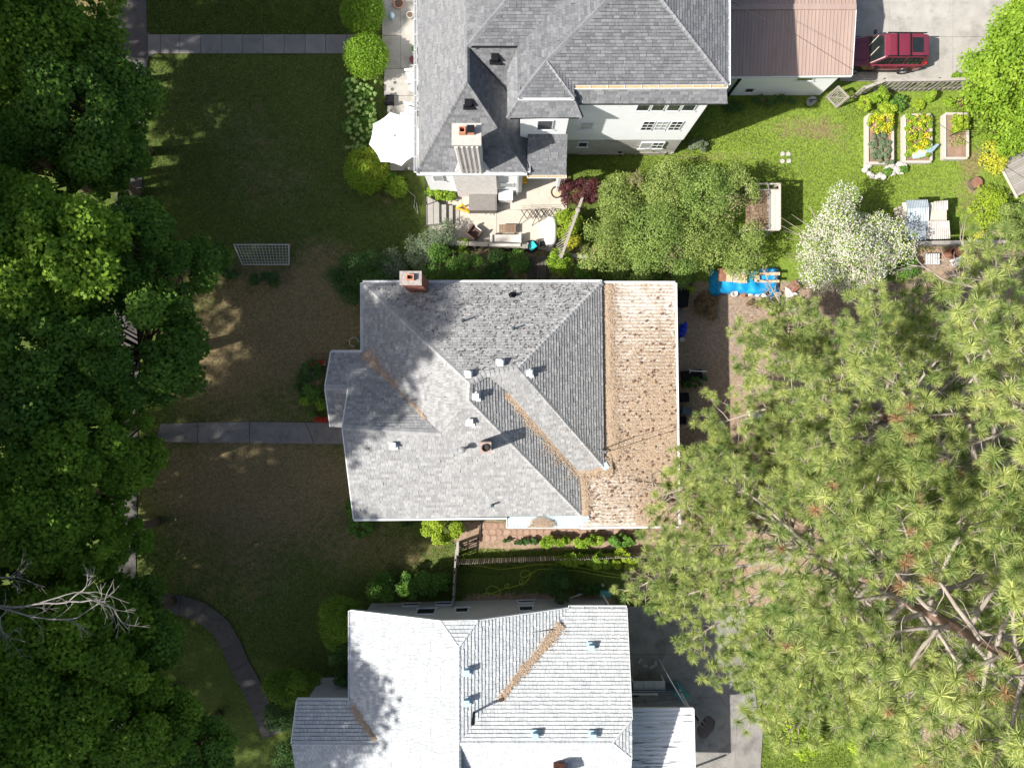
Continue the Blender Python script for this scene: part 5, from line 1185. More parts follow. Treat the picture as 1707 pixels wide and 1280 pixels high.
shrub(735, 440, 34, 1.7, GL, 'large fern-like shrub below the terrace wall', 26, n=3600, leaf=.14, aspect=.35); shrub(778, 446, 26, 1.5, GL, 'green shrub between terrace wall and brick chimney', 27, n=2600, leaf=.12, aspect=.4); shrub(772, 408, 14, .9, BL, 'spiky green plant beside the wicker chair', 28, n=900, leaf=.16, aspect=.3)
shrub(830, 440, 24, 1.0, DL, 'dark ground plants under the terrace wall', 29, n=1800); shrub(866, 440, 20, 1.3, GL, 'young bush left of the dark wooden steps', 30, n=1500); shrub(935, 440, 22, 1.5, BL, 'bright bush right of the dark wooden steps', 31, n=2000); shrub(975, 455, 20, 1.4, GL, 'leafy bush below the leaning trellis', 32, n=1700); shrub(820, 460, 22, .8, DL, 'dark undergrowth close to the roof edge', 45, n=1500)
shrub(950, 375, 26, 1.6, LIM, 'vivid lime green bush in front of the trellis', 33, n=3400, leaf=.10, rpy=30); shrub(955, 400, 16, 1.2, YL, 'yellow-green tuft at the foot of the trellis', 34, n=900)
shrub(970, 318, 36, 2.1, M_['purple_leaf'], 'deep purple smoke bush by the terrace', 35, n=7500, leaf=.075, rpy=24, k=40)
shrub(600, 455, 58, 2.0, M_['dark_leaf'], 'sprawling dark shrub left of the red brick chimney', 36, n=8500, leaf=.08, k=44, sub=.22); shrub(618, 470, 30, 1.7, GL, 'greener shrub at the north-west corner of the middle house', 37, n=2600, leaf=.13, aspect=.4); shrub(655, 445, 30, 1.6, M_['sage_leaf'], 'grey-green bush just left of the brick chimney', 38, n=3000, leaf=.07)
shrub(440, 466, 34, .5, M_['dark_leaf'], 'low patch of bushes below the soccer goal', 39, n=3000, leaf=.07, rpy=15); shrub(380, 455, 24, .5, DL, 'low dark bushes left of the soccer goal', 40, n=1600, rpy=10)
shrub(525, 615, 16, .8, DL, 'dark bushy plant above the red geranium box', 41, n=1300, rpy=20); shrub(522, 655, 16, .9, GL, 'green shrub in the porch flower bed', 42, n=1500, leaf=.11, rpy=18); shrub(508, 668, 9, .9, BL, 'light green fern in the porch flower bed', 43, n=500, leaf=.13); shrub(532, 672, 9, .9, BL, 'light green fern nearest the porch', 44, n=500, leaf=.13)
shrub(505, 640, 12, .5, DL, 'dark ground plants beside the porch', 46, n=800, rpy=40)
shrub(738, 884, 40, 2.6, LIM, 'bright lime green bush against the south wall of the middle house', 47, n=6500, leaf=.11, rpy=24, k=40); shrub(603, 880, 26, 1.3, GL, 'green bush at the south-west corner of the middle house', 48, n=2400, leaf=.11, rpy=15); shrub(582, 850, 10, 1.2, GL, 'slim green bush peeking past the white rake edge', 49, n=700, rpy=24); shrub(680, 872, 20, .6, DL, 'dark low plants under the south eave', 50, n=900, rpy=7)
shrub(630, 975, 28, 1.7, GL, 'round green bush above the white roof', 51, n=4200, leaf=.10); shrub(700, 975, 40, 1.9, GL, 'wide dark bush next to the fence line', 52, n=6500, leaf=.12, rpy=28); shrub(738, 970, 16, 1.4, GL, 'small bush touching the fence line', 53, n=1200)
shrub(572, 1030, 36, 3.2, M_['maple_leaf'], 'bushy conifer at the corner of the white roof', 54, n=8500, leaf=.08, rpy=40, k=50); shrub(570, 1085, 24, 2.6, M_['dark_leaf'], 'narrow dark conifer beside the white gutter', 55, n=3800, leaf=.09, rpy=30); shrub(573, 1125, 18, 2.2, M_['dark_leaf'], 'small dark conifer next to the stoop', 56, n=2200, leaf=.09)
shrub(480, 1140, 40, 2.2, M_['maple_leaf'], 'broad dark bush above the lower porch wing', 57, n=6000, leaf=.09, rpy=32, k=40); shrub(470, 1190, 30, 2.0, M_['dark_leaf'], 'dark bush left of the lower porch wing', 58, n=4000, leaf=.09); shrub(478, 1262, 30, 1.8, M_['dark_leaf'], 'dark bush at the bottom edge by the porch wing', 59, n=3400, leaf=.09)
shrub(925, 972, 24, 2.0, M_['dark_leaf'], 'dark bush by the garden hose', 60, n=3200, leaf=.13, aspect=.4); shrub(985, 985, 26, .8, M_['dark_leaf'], 'dark undergrowth near the downspout', 61, n=1700, rpy=12)
for i, (px, py, rx, ry, m, lab) in enumerate([(925, 902, 34, 12, BL, 'leafy plants above the picket fence, left clump'), (980, 901, 32, 12, BL, 'leafy plants above the picket fence, middle clump'), (1035, 900, 30, 11, GL, 'dark leafy plants above the picket fence near the pine'), (950, 932, 30, 13, BL, 'leafy hops below the picket fence, left clump'), (1003, 934, 28, 14, BL, 'leafy hops below the picket fence, middle clump'), (1048, 933, 28, 17, LIM, 'lime green bush below the picket fence'), (870, 903, 40, 6, DL, 'low dark plants in the shade of the picket fence'), (1085, 945, 14, 12, M_['purple_leaf'], 'dark reddish bush beneath the pine edge')]):
    shrub(px, py, rx, 1.1 if i != 6 else .4, m, lab, 70 + i, n=3000 if m is not DL else 1300, leaf=.13, rpy=ry)
# right-hand garden
shrub(1665, 120, 70, 3.6, BL, 'large bright green tree at the right edge of the drive', 90, n=9500, leaf=.15, rpy=78, k=64, name='leafy_tree', cat='tree', sub=.24); shrub(1690, 40, 40, 4.0, BL, 'bright green tree in the upper right corner', 91, n=4000, leaf=.15, k=46); shrub(1690, 205, 44, 3.0, BL, 'bright green bush right of the vegetable beds', 92, n=4600, leaf=.14, rpy=50, k=50)
shrub(1652, 262, 22, 1.1, YL, 'yellow-leaved shrub below the vegetable beds', 93, n=1600, rpy=34, leaf=.10); shrub(1648, 345, 30, 1.4, LIM, 'lime shrub beside the round stump', 94, n=2600, rpy=34, leaf=.10); shrub(1684, 375, 34, 2.2, LL, 'green bush on the right edge below the deck', 95, n=5500, rpy=48); shrub(1640, 395, 18, 1.2, YL, 'yellow-green bush tip near the plank fence', 96, n=1000)
shrub(1160, 243, 22, .7, M_['sage_leaf'], 'grey lavender bush at the corner of the white house', 97, n=2200, leaf=.06, rpy=13); shrub(1290, 168, 62, .8, DL, 'dark ivy strip at the foot of the garage wall', 98, n=4200, leaf=.08, rpy=10); shrub(1225, 178, 22, .6, DL, 'dark ivy near the corner between house and garage', 99, n=1100, rpy=10)
for i, (px, py, rx, ry, m, lab, h_) in enumerate([(1468, 160, 16, 14, BL, 'climbing plant on the slatted fence, left', 1.3), (1495, 172, 22, 14, GL, 'dark green herb clump behind the vegetable beds', .7), (1478, 182, 18, 12, LIM, 'large-leaved squash behind the first bed', .6), (1533, 175, 14, 9, LIM, 'squash plants behind the second bed', .5), (1552, 160, 9, 8, BL, 'small vine on the slatted fence', 1.2), (1583, 172, 18, 10, BL, 'leafy plants behind the third bed', .5), (1604, 172, 14, 7, M_['brown_leaf'], 'orange-brown plants near the wire trellis', .4), (1444, 174, 10, 12, LIM, 'yellowish climber beside the gate', .9), (1600, 130, 22, 8, BL, 'weeds along the edge of the drive', .5), (1505, 283, 8, 6, GL, 'green tuft among the pale stones, right', .3), (1480, 287, 9, 8, GL, 'green tuft among the pale stones, left', .35)]):
    shrub(px, py, rx, h_, m, lab, 120 + i, n=1100, leaf=.12, rpy=ry)
shrub(1176, 510, 20, .5, M_['brown_leaf'], 'heap of dry brown leaves east of the canopy', 140, n=2600, leaf=.12, rpy=30); shrub(1150, 483, 8, 1.0, LIM, 'bright green sprout by the canopy corner', 141, n=260, leaf=.16); shrub(1155, 635, 24, .6, DL, 'low dark weeds behind the canopy', 142, n=1600, rpy=10); shrub(1285, 503, 60, .3, M_['brown_leaf'], 'dry leaves scattered in front of the blue tarp', 143, n=1500, leaf=.10, rpy=14)
shrub(1510, 440, 24, 1.2, GL, 'green bush below the tin shed', 144, n=2000); shrub(1345, 1235, 45, .9, LIM, 'bright yellow-green bushes at the bottom under the pines', 145, n=3500, rpy=30, leaf=.12); shrub(1440, 1230, 36, 1.0, LIM, 'lime bushes at the bottom right of the drive', 146, n=3000, leaf=.12); shrub(1290, 515, 14, .35, BL, 'spiky grass tuft in the dirt yard', 147, n=260, leaf=.2, aspect=.2)
rg = random.Random(31)
for i, (poly, n, lab) in enumerate([([(1140, 620), (1200, 600), (1230, 840), (1150, 1000), (1040, 960)], 2200, 'brown needles on the ground below the pines'), ([(1230, 480), (1500, 480), (1500, 640), (1240, 640)], 900, 'twigs and needles over the sunny dirt yard'), ([(1200, 700), (1650, 640), (1700, 1050), (1300, 1080)], 5000, 'needle carpet between the pine trunks')]):
    o = litter(scatter(None, n, rg, poly, 0), 'needle_ground', M_['needle_litter'], None, rg, ln=(.1, .3), w=.025, lift=(.0, .02)); o['label'] = lab; o['category'] = 'pine needles'

root = thing('dead_branch', 'tangle of bare pale limbs at the right edge above the big pines', 'branch', W(1640, 500, 0)); b = MB(); rs = random.Random(15); ZC = 12.5
for q_, r_ in (([(1720, 600, ZC), (1690, 560, ZC), (1655, 500, ZC), (1625, 480, ZC)], .09), ([(1655, 500, ZC), (1640, 455, ZC), (1610, 420, ZC), (1600, 395, ZC)], .07), ([(1625, 480, ZC), (1580, 470, ZC), (1540, 445, ZC), (1510, 440, ZC)], .06), ([(1690, 560, ZC), (1660, 540, ZC), (1610, 530, ZC), (1570, 540, ZC)], .07), ([(1640, 455, ZC), (1665, 430, ZC), (1700, 425, ZC)], .05), ([(1655, 500, ZC), (1690, 470, ZC), (1720, 430, ZC)], .07), ([(1560, 800, ZC), (1620, 790, ZC), (1680, 775, ZC), (1740, 770, ZC)], .05), ([(1480, 900, 12), (1530, 860, 12), (1500, 850, 12)], .05), ([(1540, 1000, 14), (1480, 940, 14), (1500, 890, 14), (1470, 870, 14)], .05)): bare(q_, r_)
b.part('branches', M_['pine_limb'], root, smooth=True)

rg = random.Random(77)
for i, (poly, n, m, lab) in enumerate([([(245, 100), (580, 100), (590, 560), (560, 700), (590, 880), (750, 900), (560, 1000), (430, 1100), (260, 950), (300, 500)], 2600, 'brown_leaf', 'fallen leaves and twigs on the shaded front lawns'), ([(245, 100), (580, 100), (590, 560), (560, 700), (590, 880), (750, 900), (560, 1000), (430, 1100), (260, 950), (300, 500)], 1500, 'sage_leaf', 'pale weeds in the shaded front lawns'), ([(1130, 200), (1430, 180), (1430, 300), (1620, 300), (1600, 400), (1300, 300)], 350, 'sage_leaf', 'dry stalks on the back lawn'), ([(1240, 480), (1500, 480), (1460, 640), (1240, 640)], 700, 'brown_leaf', 'dead leaves over the dirt yard')]):
    o = litter(scatter(None, n, rg, poly, 0), 'lawn_litter', M_[m], None, rg, ln=(.05, .14), w=.05, lift=(.02, .05)); o['label'] = lab; o['category'] = 'leaf litter'
# ------------------------------------------------------------ terrace and patio furniture
WP, WW, WB, WD, BM, GM = M_['white_paint'], M_['wood_weathered'], M_['wood_brown'], M_['wood_dark'], M_['black_metal'], M_['grey_metal']
def loc0(c): return Vector((c[0], c[1], 0))
# umbrella
c = W(660, 232, 2.35); root = thing('patio_umbrella', 'large white patio umbrella open beside the north house', 'umbrella', loc0(c)); r_ = 1.52
b = MB(); n = 8; rim = []; ring2 = []
for k in range(n * 3):
    a = 2 * math.pi * k / (n * 3) + .2; q = r_ * (1.0 if k % 3 == 0 else .89); rim.append(c + Vector((math.cos(a) * q, math.sin(a) * q, 0 if k % 3 == 0 else .03))); ring2.append(c + Vector((math.cos(a) * q * .5, math.sin(a) * q * .5, .34)))
ap = c + Vector((0, 0, .55)); N_ = n * 3
b.add(rim + ring2 + [ap], [(i, (i + 1) % N_, N_ + (i + 1) % N_, N_ + i) for i in range(N_)] + [(N_ + i, N_ + (i + 1) % N_, 2 * N_) for i in range(N_)])
b.add([p - Vector((0, 0, .012)) for p in rim + ring2 + [ap]], [(N_ + i, N_ + (i + 1) % N_, (i + 1) % N_, i) for i in range(N_)] + [(2 * N_, N_ + (i + 1) % N_, N_ + i) for i in range(N_)]); b.part('canopy', M_['canvas_white'], root)
b = MB(); b.lathe(ap, [(.05, -.02), (.04, .06), (.012, .1)], 10); b.part('finial', GM, root)
b = MB(); b.tube([loc0(c), ap - Vector((0, 0, .02))], .025, 8); b.part('pole', GM, root); b = MB(); b.lathe(loc0(c), [(.3, .03), (.3, .08), (.05, .12), (.04, .35)], 16); b.part('base', BM, root)
b = MB()
for k in range(0, N_, 3): b.bar(ap - Vector((0, 0, .06)), rim[k] - Vector((0, 0, .03)), .02, .02)
b.part('ribs', GM, root)
# lounge chairs
def deck_chair(label):
    root = thing('garden_chair', label, 'chair', (0, 0, 0), group='white garden chairs on the side patio')
    for k in range(5): b = MB(); b.box((.05 + k * .1, 0, .36 - k * .012), (.085, .52, .02)); b.part('seat_slat', WP, root)
    for k in range(5): b = MB(); y = -.2 + k * .1; b.bar((.5, y * .9, .33), (.78, y * 1.2, .98), .085, .02, up=(-1, 0, .3)); b.part('back_slat', WP, root)
    for s in (-1, 1):
        b = MB(); b.box((.25, s * .34, .56), (.78, .12, .025)); b.part('armrest', WP, root)
        b = MB(); b.box((-.05, s * .31, .28), (.05, .04, .56)); b.part('leg', WP, root); b = MB(); b.bar((-.05, s * .28, .3), (.78, s * .28, .04), .1, .03); b.part('leg', WP, root)
    return root
ch = deck_chair('white garden chair nearest the upper flower pot, half under the eave'); p = W(681, 133, 0); ch.location = p; ch.rotation_euler = (0, 0, R(4)); WL[ch.name] = p
copy_thing(ch, W(676, 187, 0), R(-14), 'white garden chair angled beside the umbrella')
c = W(690, 152, 0); root = thing('side_table', 'small round pale table between the white chairs', 'table', c); b = MB(); b.lathe(c, [(.22, .45), (.24, .47), (.24, .5), (.2, .51)], 18); b.part('table_top', M_['wood_pale'], root); b = MB(); b.lathe(c, [(.12, 0), (.05, .05), (.05, .45)], 10); b.part('pedestal', GM, root)
c = W(651, 170, 0); b = MB(); b.box(c + Vector((0, 0, .25)), (.5, .62, .04)); 
for sx in (-.2, .2):
    for sy in (-.26, .26): b.box(c + Vector((sx, sy, .12)), (.04, .04, .24))
b.box(c + Vector((0, -.3, .55)), (.5, .04, .6)); b.thing('metal_chair', BM, 'dark metal chair facing the white chairs', 'chair', c)
def pot(px, py, r, h, m, label, plant=None, fill='soil_dark', z=0, name='flower_pot'):
    c = W(px, py, z + h * .5); c.z = z; root = thing(name, label, 'pot', c); b = MB(); b.lathe(c, [(r * .7, 0), (r, h * .9), (r * 1.08, h * .92), (r * 1.08, h), (r * .9, h), (r * .86, h * .88)], 18); b.part('pot', M_[m], root)
    b = MB(); b.lathe(c + Vector((0, 0, h * .86)), [(r * .86, 0), (r * .8, .02)], 14); b.part('soil', M_[fill], root)
    if plant: link('plant', crown_mesh('plant', [(c.x, c.y, z + h + r * .5, r * 1.2)], 260, .07, M_[plant], int(px), off=c), root)
    return root
pot(684, 27, .19, .35, 'pot_pale', 'pale rimmed pot with bare soil near the upper left eave'); pot(692, 86, .17, .4, 'pot_pale', 'grey pot half hidden under the eave', 'dark_leaf'); pot(689, 103, .16, .35, 'pot_dark', 'dark pot of reddish plants by the first white chair', 'purple_leaf')
pot(928, 322, .33, .42, 'pot_dark', 'wide dark barrel pot holding a dry brown ball by the purple bush', None, 'cardboard'); pot(665, 7, .28, .2, 'orange_trim', 'shallow reddish bowl at the top of the side patio')
c = W(653, 27, .35); b = MB(); b.lathe(loc0(c), [(.1, 0), (.06, .1), (.06, .22), (.14, .28), (.17, .4), (.14, .52), (.04, .57)], 16); b.thing('gazing_ball', M_['vent_blue'], 'pale blue glass ball on a stand near the clipped shrub', 'garden ornament', loc0(c), smooth=True)
c = W(627, 32, .3); b = MB(); b.lathe(loc0(c), [(.1, 0), (.08, .2), (.13, .25), (.1, .34), (.02, .38)], 10); b.box(loc0(c) + Vector((.1, .03, .3)), (.14, .06, .05)); b.thing('garden_ornament', M_['plastic_white'], 'small white bird figure at the edge of the upper clipped shrub', 'garden ornament', loc0(c))
c = W(680, 282, 0); b = MB(); b.lathe(c, [(.12, 0), (.14, .05), (.14, .22), (.07, .3)], 14); b.tube([c + Vector((-.1, -.05, .1)), c + Vector((-.28, -.12, .3))], .02, 6); b.tube([c + Vector((.1, .05, .08)), c + Vector((.2, .1, .2)), c + Vector((.08, .05, .3))], .015, 6); b.thing('watering_can', M_['chrome'], 'silver watering can below the umbrella', 'watering can', c)
# hot tub
c = loc0(W(805, 337, .8)); root = thing('storage_box', 'large dark brown lidded box in front of the brick chimney', 'storage box', c)
b = MB(); b.box(c + Vector((0, 0, .38)), (1.56, .95, .76)); b.part('body', M_['tub_brown'], root); b = MB(); b.box(c + Vector((0, .0, .80)), (1.6, .98, .07)); b.box(c + Vector((0, 0, .845)), (1.48, .86, .02)); b.part('lid', M_['cover_grey'], root)
c = loc0(W(843, 326, .8)); root = thing('chest', 'white plastic chest standing right of the brown box', 'chest', c); b = MB(); b.box(c + Vector((0, 0, .4)), (.76, .5, .8)); b.part('body', M_['plastic_white'], root); b = MB(); b.box(c + Vector((0, 0, .84)), (.82, .56, .07)); b.box(c + Vector((0, -.29, .8)), (.12, .03, .06)); b.part('lid', M_['plastic_white'], root)
# yellow frame
a_, b_c, c_c = W(761, 340, .75), W(763.5, 348, .5), W(782, 354, .35); b = MB(); P3 = [W(771, 340, .7), W(760, 346, .45), W(783, 353, .3)]
P3 = [W(771, 341, .7), W(761, 347, .3), W(782, 354, .3)]
for i in range(3): b.bar(P3[i], P3[(i + 1) % 3], .09, .05)
for p in P3: b.bar(p, (p.x, p.y, 0), .05, .05)
b.thing('yellow_frame', M_['yellow_plastic'], 'bright yellow triangular frame left of the brown box', 'frame', loc0(P3[1]))
# steps
root = link('garden_steps', None, None, W(747, 358, 0), kind='structure', label='concrete steps at the left end of the terrace'); WL[root.name] = W(747, 358, 0)
for k, x in enumerate((739, 749.5, 760)):
    h = .06 + .16 * (2 - k); b = MB(); p, q = W(x - 5, 344), W(x + 5.6, 374); b.prism([(p.x, p.y), (q.x, p.y), (q.x, q.y), (p.x, q.y)], .0, h, rnd(0, 1)); b.part('tread', M_['concrete'], root)
    b = MB(); b.box(((q.x + .01), (p.y + q.y) / 2, h - .04), (.03, abs(p.y - q.y), .05)); b.part('nosing', WD, root)
b = MB(); P_ = [W(*q)[:2] for q in [(712, 330), (734, 342), (734, 376), (712, 378)]]; b.prism(P_, 0, .5, .2); b.part('landing', M_['concrete'], root)
# zigzag folding racks
for px, lab in ((883, 'folded zigzag wire rack on the terrace, left of the pair'), (906, 'folded zigzag wire rack on the terrace, next to the white cover')):
    c = W(px, 360, .0); root = thing('drying_rack', lab, 'drying rack', c); b = MB(); z0, z1 = .35, .75
    for k in range(3):
        x = -.5 + k * .33; b.bar(c + Vector((x, -.3, .55)), c + Vector((x + .33, .2, .6)), .035, .03); b.bar(c + Vector((x + .33, -.3, .6)), c + Vector((x, .2, .55)), .035, .03)
    b.bar(c + Vector((-.5, -.3, .58)), c + Vector((-.68, -.6, .05)), .03, .03); b.bar(c + Vector((.49, .2, .58)), c + Vector((.49, .45, .05)), .03, .03); b.bar(c + Vector((-.5, .2, .55)), c + Vector((-.5, .3, .02)), .03, .03); b.bar(c + Vector((.49, -.3, .55)), c + Vector((.55, -.35, .02)), .03, .03)
    b.part('scissor_legs', BM, root); b = MB()
    for y in (.42, .3, .18, -.28): b.bar(c + Vector((-.5, y, .62)), c + Vector((.5, y, .62)), .014, .014)
    b.part('rods', M_['wood_brown'], root)
# coffee table, sofa, armchair
c = W(846, 384, 0); root = thing('coffee_table', 'low slatted wooden table in front of the cream sofa', 'table', c)
for k in range(7): b = MB(); b.box(c + Vector((-.42 + k * .14, 0, .42)), (.12, .5, .025), tone=rnd(0, .6)); b.part('slat', WB, root)
b = MB()
for sx in (-.42, .42):
    for sy in (-.2, .2): b.box(c + Vector((sx, sy, .2)), (.05, .05, .4))
b.box(c + Vector((0, 0, .38)), (.9, .04, .04)); b.part('legs', WB, root)
c = W(843, 404, 0); root = thing('sofa', 'cream covered outdoor sofa against the terrace wall', 'sofa', c); b = MB(); b.box(c + Vector((0, .05, .38)), (1.75, .6, .14), tone=.6); b.part('seat', M_['fabric_cream'], root)
b = MB(); b.bar(c + Vector((-.86, -.34, .66)), c + Vector((.86, -.34, .66)), .14, .55); b.part('backrest', M_['fabric_cream'], root)
for s in (-1, 1): b = MB(); b.box(c + Vector((s * .84, .02, .46)), (.14, .74, .24)); b.part('armrest', M_['fabric_cream'], root)
for sx in (-.8, .8):
    for sy in (-.3, .3): b = MB(); b.box(c + Vector((sx, sy, .15)), (.07, .07, .3)); b.part('leg', WD, root)
c = W(792, 390, 0); root = thing('wicker_chair', 'dark brown wicker armchair at the left of the sofa', 'chair', c); Mz = Matrix.Rotation(R(-38), 3, 'Z')
def rb(name, d, s, m, tilt=None):
    b = MB(); b.box(c + Mz @ Vector(d), s, M=Mz if tilt is None else Mz @ Matrix.Rotation(tilt, 3, 'X')); b.part(name, m, root)
rb('seat', (0, 0, .38), (.56, .56, .12), M_['wicker']); rb('backrest', (0, -.34, .68), (.62, .09, .62), M_['wicker'], R(14)); rb('armrest', (-.32, 0, .5), (.09, .6, .3), M_['wicker']); rb('armrest', (.32, 0, .5), (.09, .6, .3), M_['wicker'])
b = MB()
for sx in (-.26, .26):
    for sy in (-.26, .26): b.box(c + Mz @ Vector((sx, sy, .16)), (.05, .05, .32), M=Mz)
b.part('legs', M_['wicker'], root); rb('chair_trim', (0, .3, .455), (.6, .05, .03), M_['plastic_white'])
c = W(886, 414, 0); root = thing('round_table', 'small round black table carrying a teal tray', 'table', c); b = MB(); b.lathe(c, [(.36, .5), (.38, .52), (.38, .55), (.36, .56)], 22); b.part('table_top', BM, root)
for k in range(3): a = k * 2.1; b = MB(); b.tube([c + Vector((.1 * math.cos(a), .1 * math.sin(a), .5)), c + Vector((.3 * math.cos(a), .3 * math.sin(a), 0))], .018, 6); b.part('leg', BM, root)
c2 = c + Vector((.02, .02, .56)); b = MB(); Mz2 = Matrix.Rotation(R(38), 3, 'Z'); b.box(c2 + Vector((0, 0, .03)), (.42, .42, .06), M=Mz2)
for s in (-1, 1): b.box(c2 + Mz2 @ Vector((s * .2, 0, .08)), (.03, .42, .06), M=Mz2); b.box(c2 + Mz2 @ Vector((0, s * .2, .08)), (.42, .03, .06), M=Mz2)
b.thing('tray', M_['teal_plastic'], 'square teal tray on the round black table', 'tray', c2)
c = W(904, 408, 0); b = MB(); b.tube([c + Vector((.26 * math.cos(k * .42), .26 * math.sin(k * .42), .45)) for k in range(16)], .02, 5, cap=False); b.box(c + Vector((0, 0, .3)), (.3, .3, .03)); 
for k in range(4): a = k * 1.57 + .4; b.tube([c + Vector((.26 * math.cos(a), .26 * math.sin(a), .45)), c + Vector((.2 * math.cos(a), .2 * math.sin(a), 0))], .015, 5)
b.tube([c + Vector((-.26, 0, .45)), c + Vector((.26, 0, .45))], .012, 5); b.thing('fire_pit', BM, 'round black wire fire pit next to the white cover', 'fire pit', c)
c = W(915, 417, 0); b = MB(); b.lathe(c, [(.2, 0), (.22, .7), (.19, .71), (.18, .6)], 18); b.thing('metal_bin', M_['cover_grey'], 'grey cylindrical bin at the end of the white cover', 'bin', c)
# covered grill
c = W(917, 388, 0); root = thing('covered_grill', 'long grill wrapped in a bright white cover', 'grill', c); b = MB(); n = 20; rings = [(0, 1.0), (.5, 1.0), (.85, .97), (1.0, .85), (1.07, .55), (1.08, .1)]; vs = []; fs = []
for z, q in rings:
    for k in range(n):
        a = 2 * math.pi * k / n; e = .62; x = math.copysign(abs(math.cos(a)) ** e, math.cos(a)) * .36 * q; y = math.copysign(abs(math.sin(a)) ** e, math.sin(a)) * .80 * q; w_ = 1 + .04 * math.sin(k * 2.4) * (1 - z / 1.2); vs.append(c + Vector((x * w_, y * w_ - (.06 if y < 0 else 0), z)))
for i in range(len(rings) - 1):
    for k in range(n): fs.append((i * n + k, i * n + (k + 1) % n, (i + 1) * n + (k + 1) % n, (i + 1) * n + k))
fs.append(tuple(range((len(rings) - 1) * n, len(rings) * n))); b.add(vs, fs); b.part('cover', M_['canvas_white'], root, smooth=True)
b = MB()
for sy in (-.5, .5): b.lathe(c + Vector((.34, sy, .08)), [(.08, -.02), (.08, .02)], 10, M=Matrix.Rotation(1.57, 3, 'Y'))
b.part('wheels', M_['rubber'], root)
c = W(873, 303, 0); root = thing('wheelbarrow', 'orange-yellow cart tucked in the shade by the porch post', 'cart', c); b = MB(); b.box(c + Vector((0, .1, .45)), (.35, .6, .3)); b.part('tray', M_['yellow_plastic'], root); b = MB(); b.box(c + Vector((-.12, 0, .15)), (.04, .3, .3)); b.box(c + Vector((.12, 0, .15)), (.04, .3, .3)); b.part('legs', BM, root)
rs = random.Random(4); mb_ = MB(); mb_.lathe((0, 0, 0), [(.02, -.02), (.05, 0), (.04, .03), (.01, .045)], 7); pm_ = mb_.mesh('pebble', M_['stone_pale'])
for k in range(12): place('pebble', pm_, None, W(804 + rs.uniform(0, 20), 354 + rs.uniform(0, 5), .05), rs.uniform(0, 6), label='small white pebble in front of the brown box on the terrace', category='pebble', group='white pebbles on the terrace')
# terrace wall and its timber cap, leaning trellis, steps
c = W(800, 412, 0); root = thing('terrace_wall', 'low retaining wall with weathered timber cap below the terrace', 'wall', c)
b = MB(); pts_ = [(717, 406), (880, 414)]; p, q = W(*pts_[0]), W(*pts_[1]); b.bar(p + Vector((0, -.05, .25)), q + Vector((0, -.05, .25)), .12, .6); b.part('wall', WD, root)
for k in range(5): a_, e_ = p.lerp(q, k / 5 + .004), p.lerp(q, (k + 1) / 5 - .004); b = MB(); b.bar(a_ + Vector((0, -.05, .8)), e_ + Vector((0, -.05, .8)), .24, .07, rnd(0, 1)); b.part('cap_board', WW, root)
for k in range(12): a_ = p.lerp(q, (k + .5) / 12); b = MB(); b.box(a_ + Vector((0, -.2, .35)), (.12, .04, .75), tone=rnd(0, .5)); b.part('board', WD, root)
for x in (717, 770, 830, 879): a_ = W(x, 409); b = MB(); b.box(a_ + Vector((0, -.06, .4)), (.11, .11, .8)); b.part('post', WW, root)
c = W(960, 370, 0); root = thing('trellis', 'weathered slatted trellis leaning over the lime bush', 'trellis', loc0(c)); p, q = W(979, 306, 1.75), W(935, 430, 1.75)
b = MB(); b.bar(p, q, .15, .07, .6); b.part('top_rail', WW, root); pz, qz = p.copy(), q.copy()
for t in (0.02, .36, .98): a_ = p.lerp(q, t); b = MB(); b.box((a_.x, a_.y, .85), (.13, .13, 1.75)); b.part('post', WW, root)
o_ = p.lerp(q, .36); b = MB(); b.lathe(o_ + Vector((0, 0, .02)), [(.14, 0), (.15, .05), (.1, .1)], 10); b.part('post_cap', WW, root)
for k in range(13): a_ = p.lerp(q, .42 + k * .043); b = MB(); b.bar(a_ - Vector((.03, 0, .02)), a_ - Vector((.66, .20, 1.45)), .03, .03, rnd(.4, 1)); b.part('slat', WW, root)
b = MB(); b.bar(p.lerp(q, .45) - Vector((.66, .28, 1.45)), q - Vector((.66, .28, 1.45)), .05, .07); b.part('rail', WW, root)
c = W(965, 428, 0); root = thing('timber_wall', 'short timber edging to the right of the trellis foot', 'wall', c); p, q = W(938, 424, .6), W(993, 431, .6)
for k in range(3): b = MB(); b.bar(p - Vector((0, .0, k * .2)), q - Vector((0, .0, k * .2)), .16 if k else .2, .17, rnd(0, 1)); b.part('timber', WW, root)
c = W(895, 447, 0); root = thing('wooden_steps', 'dark weathered wooden steps going down between the shrubs', 'steps', c)
for k in range(7): b = MB(); x = 882 + k * 5.4; p, q = W(x, 428, .62), W(x - 1, 462, .62); q.z = .08; b.bar(p, q, .16, .05, rnd(0, 1)); b.part('board', WD, root)
# thin black wire fence on the west side of the terrace
c = W(715, 390, 0); root = thing('wire_fence', 'thin black wire fence along the left side of the terrace', 'fence', c)
for x, y in ((712, 300), (714, 345), (715, 392), (716, 440), (717, 478)): a_ = W(x, y); b = MB(); b.tube([a_, a_ + Vector((0, 0, 1.25))], .03, 6); b.part('post', BM, root)
for z in (.15, .5, .85, 1.2): b = MB(); b.tube([W(712, 300) + Vector((0, 0, z)), W(714, 345) + Vector((0, 0, z)), W(715, 392) + Vector((0, 0, z)), W(717, 478) + Vector((0, 0, z))], .012, 5); b.part('wire', BM, root)
b = MB(); b.tube([W(680, 318, .05), W(692, 328, .05), W(690, 345, .05), W(697, 358, .05), W(694, 338, .05)], .02, 6, cap=False); b.thing('garden_hose', M_['hose_pale'], 'pale hose end lying on the lawn left of the terrace', 'hose', W(690, 340, 0))

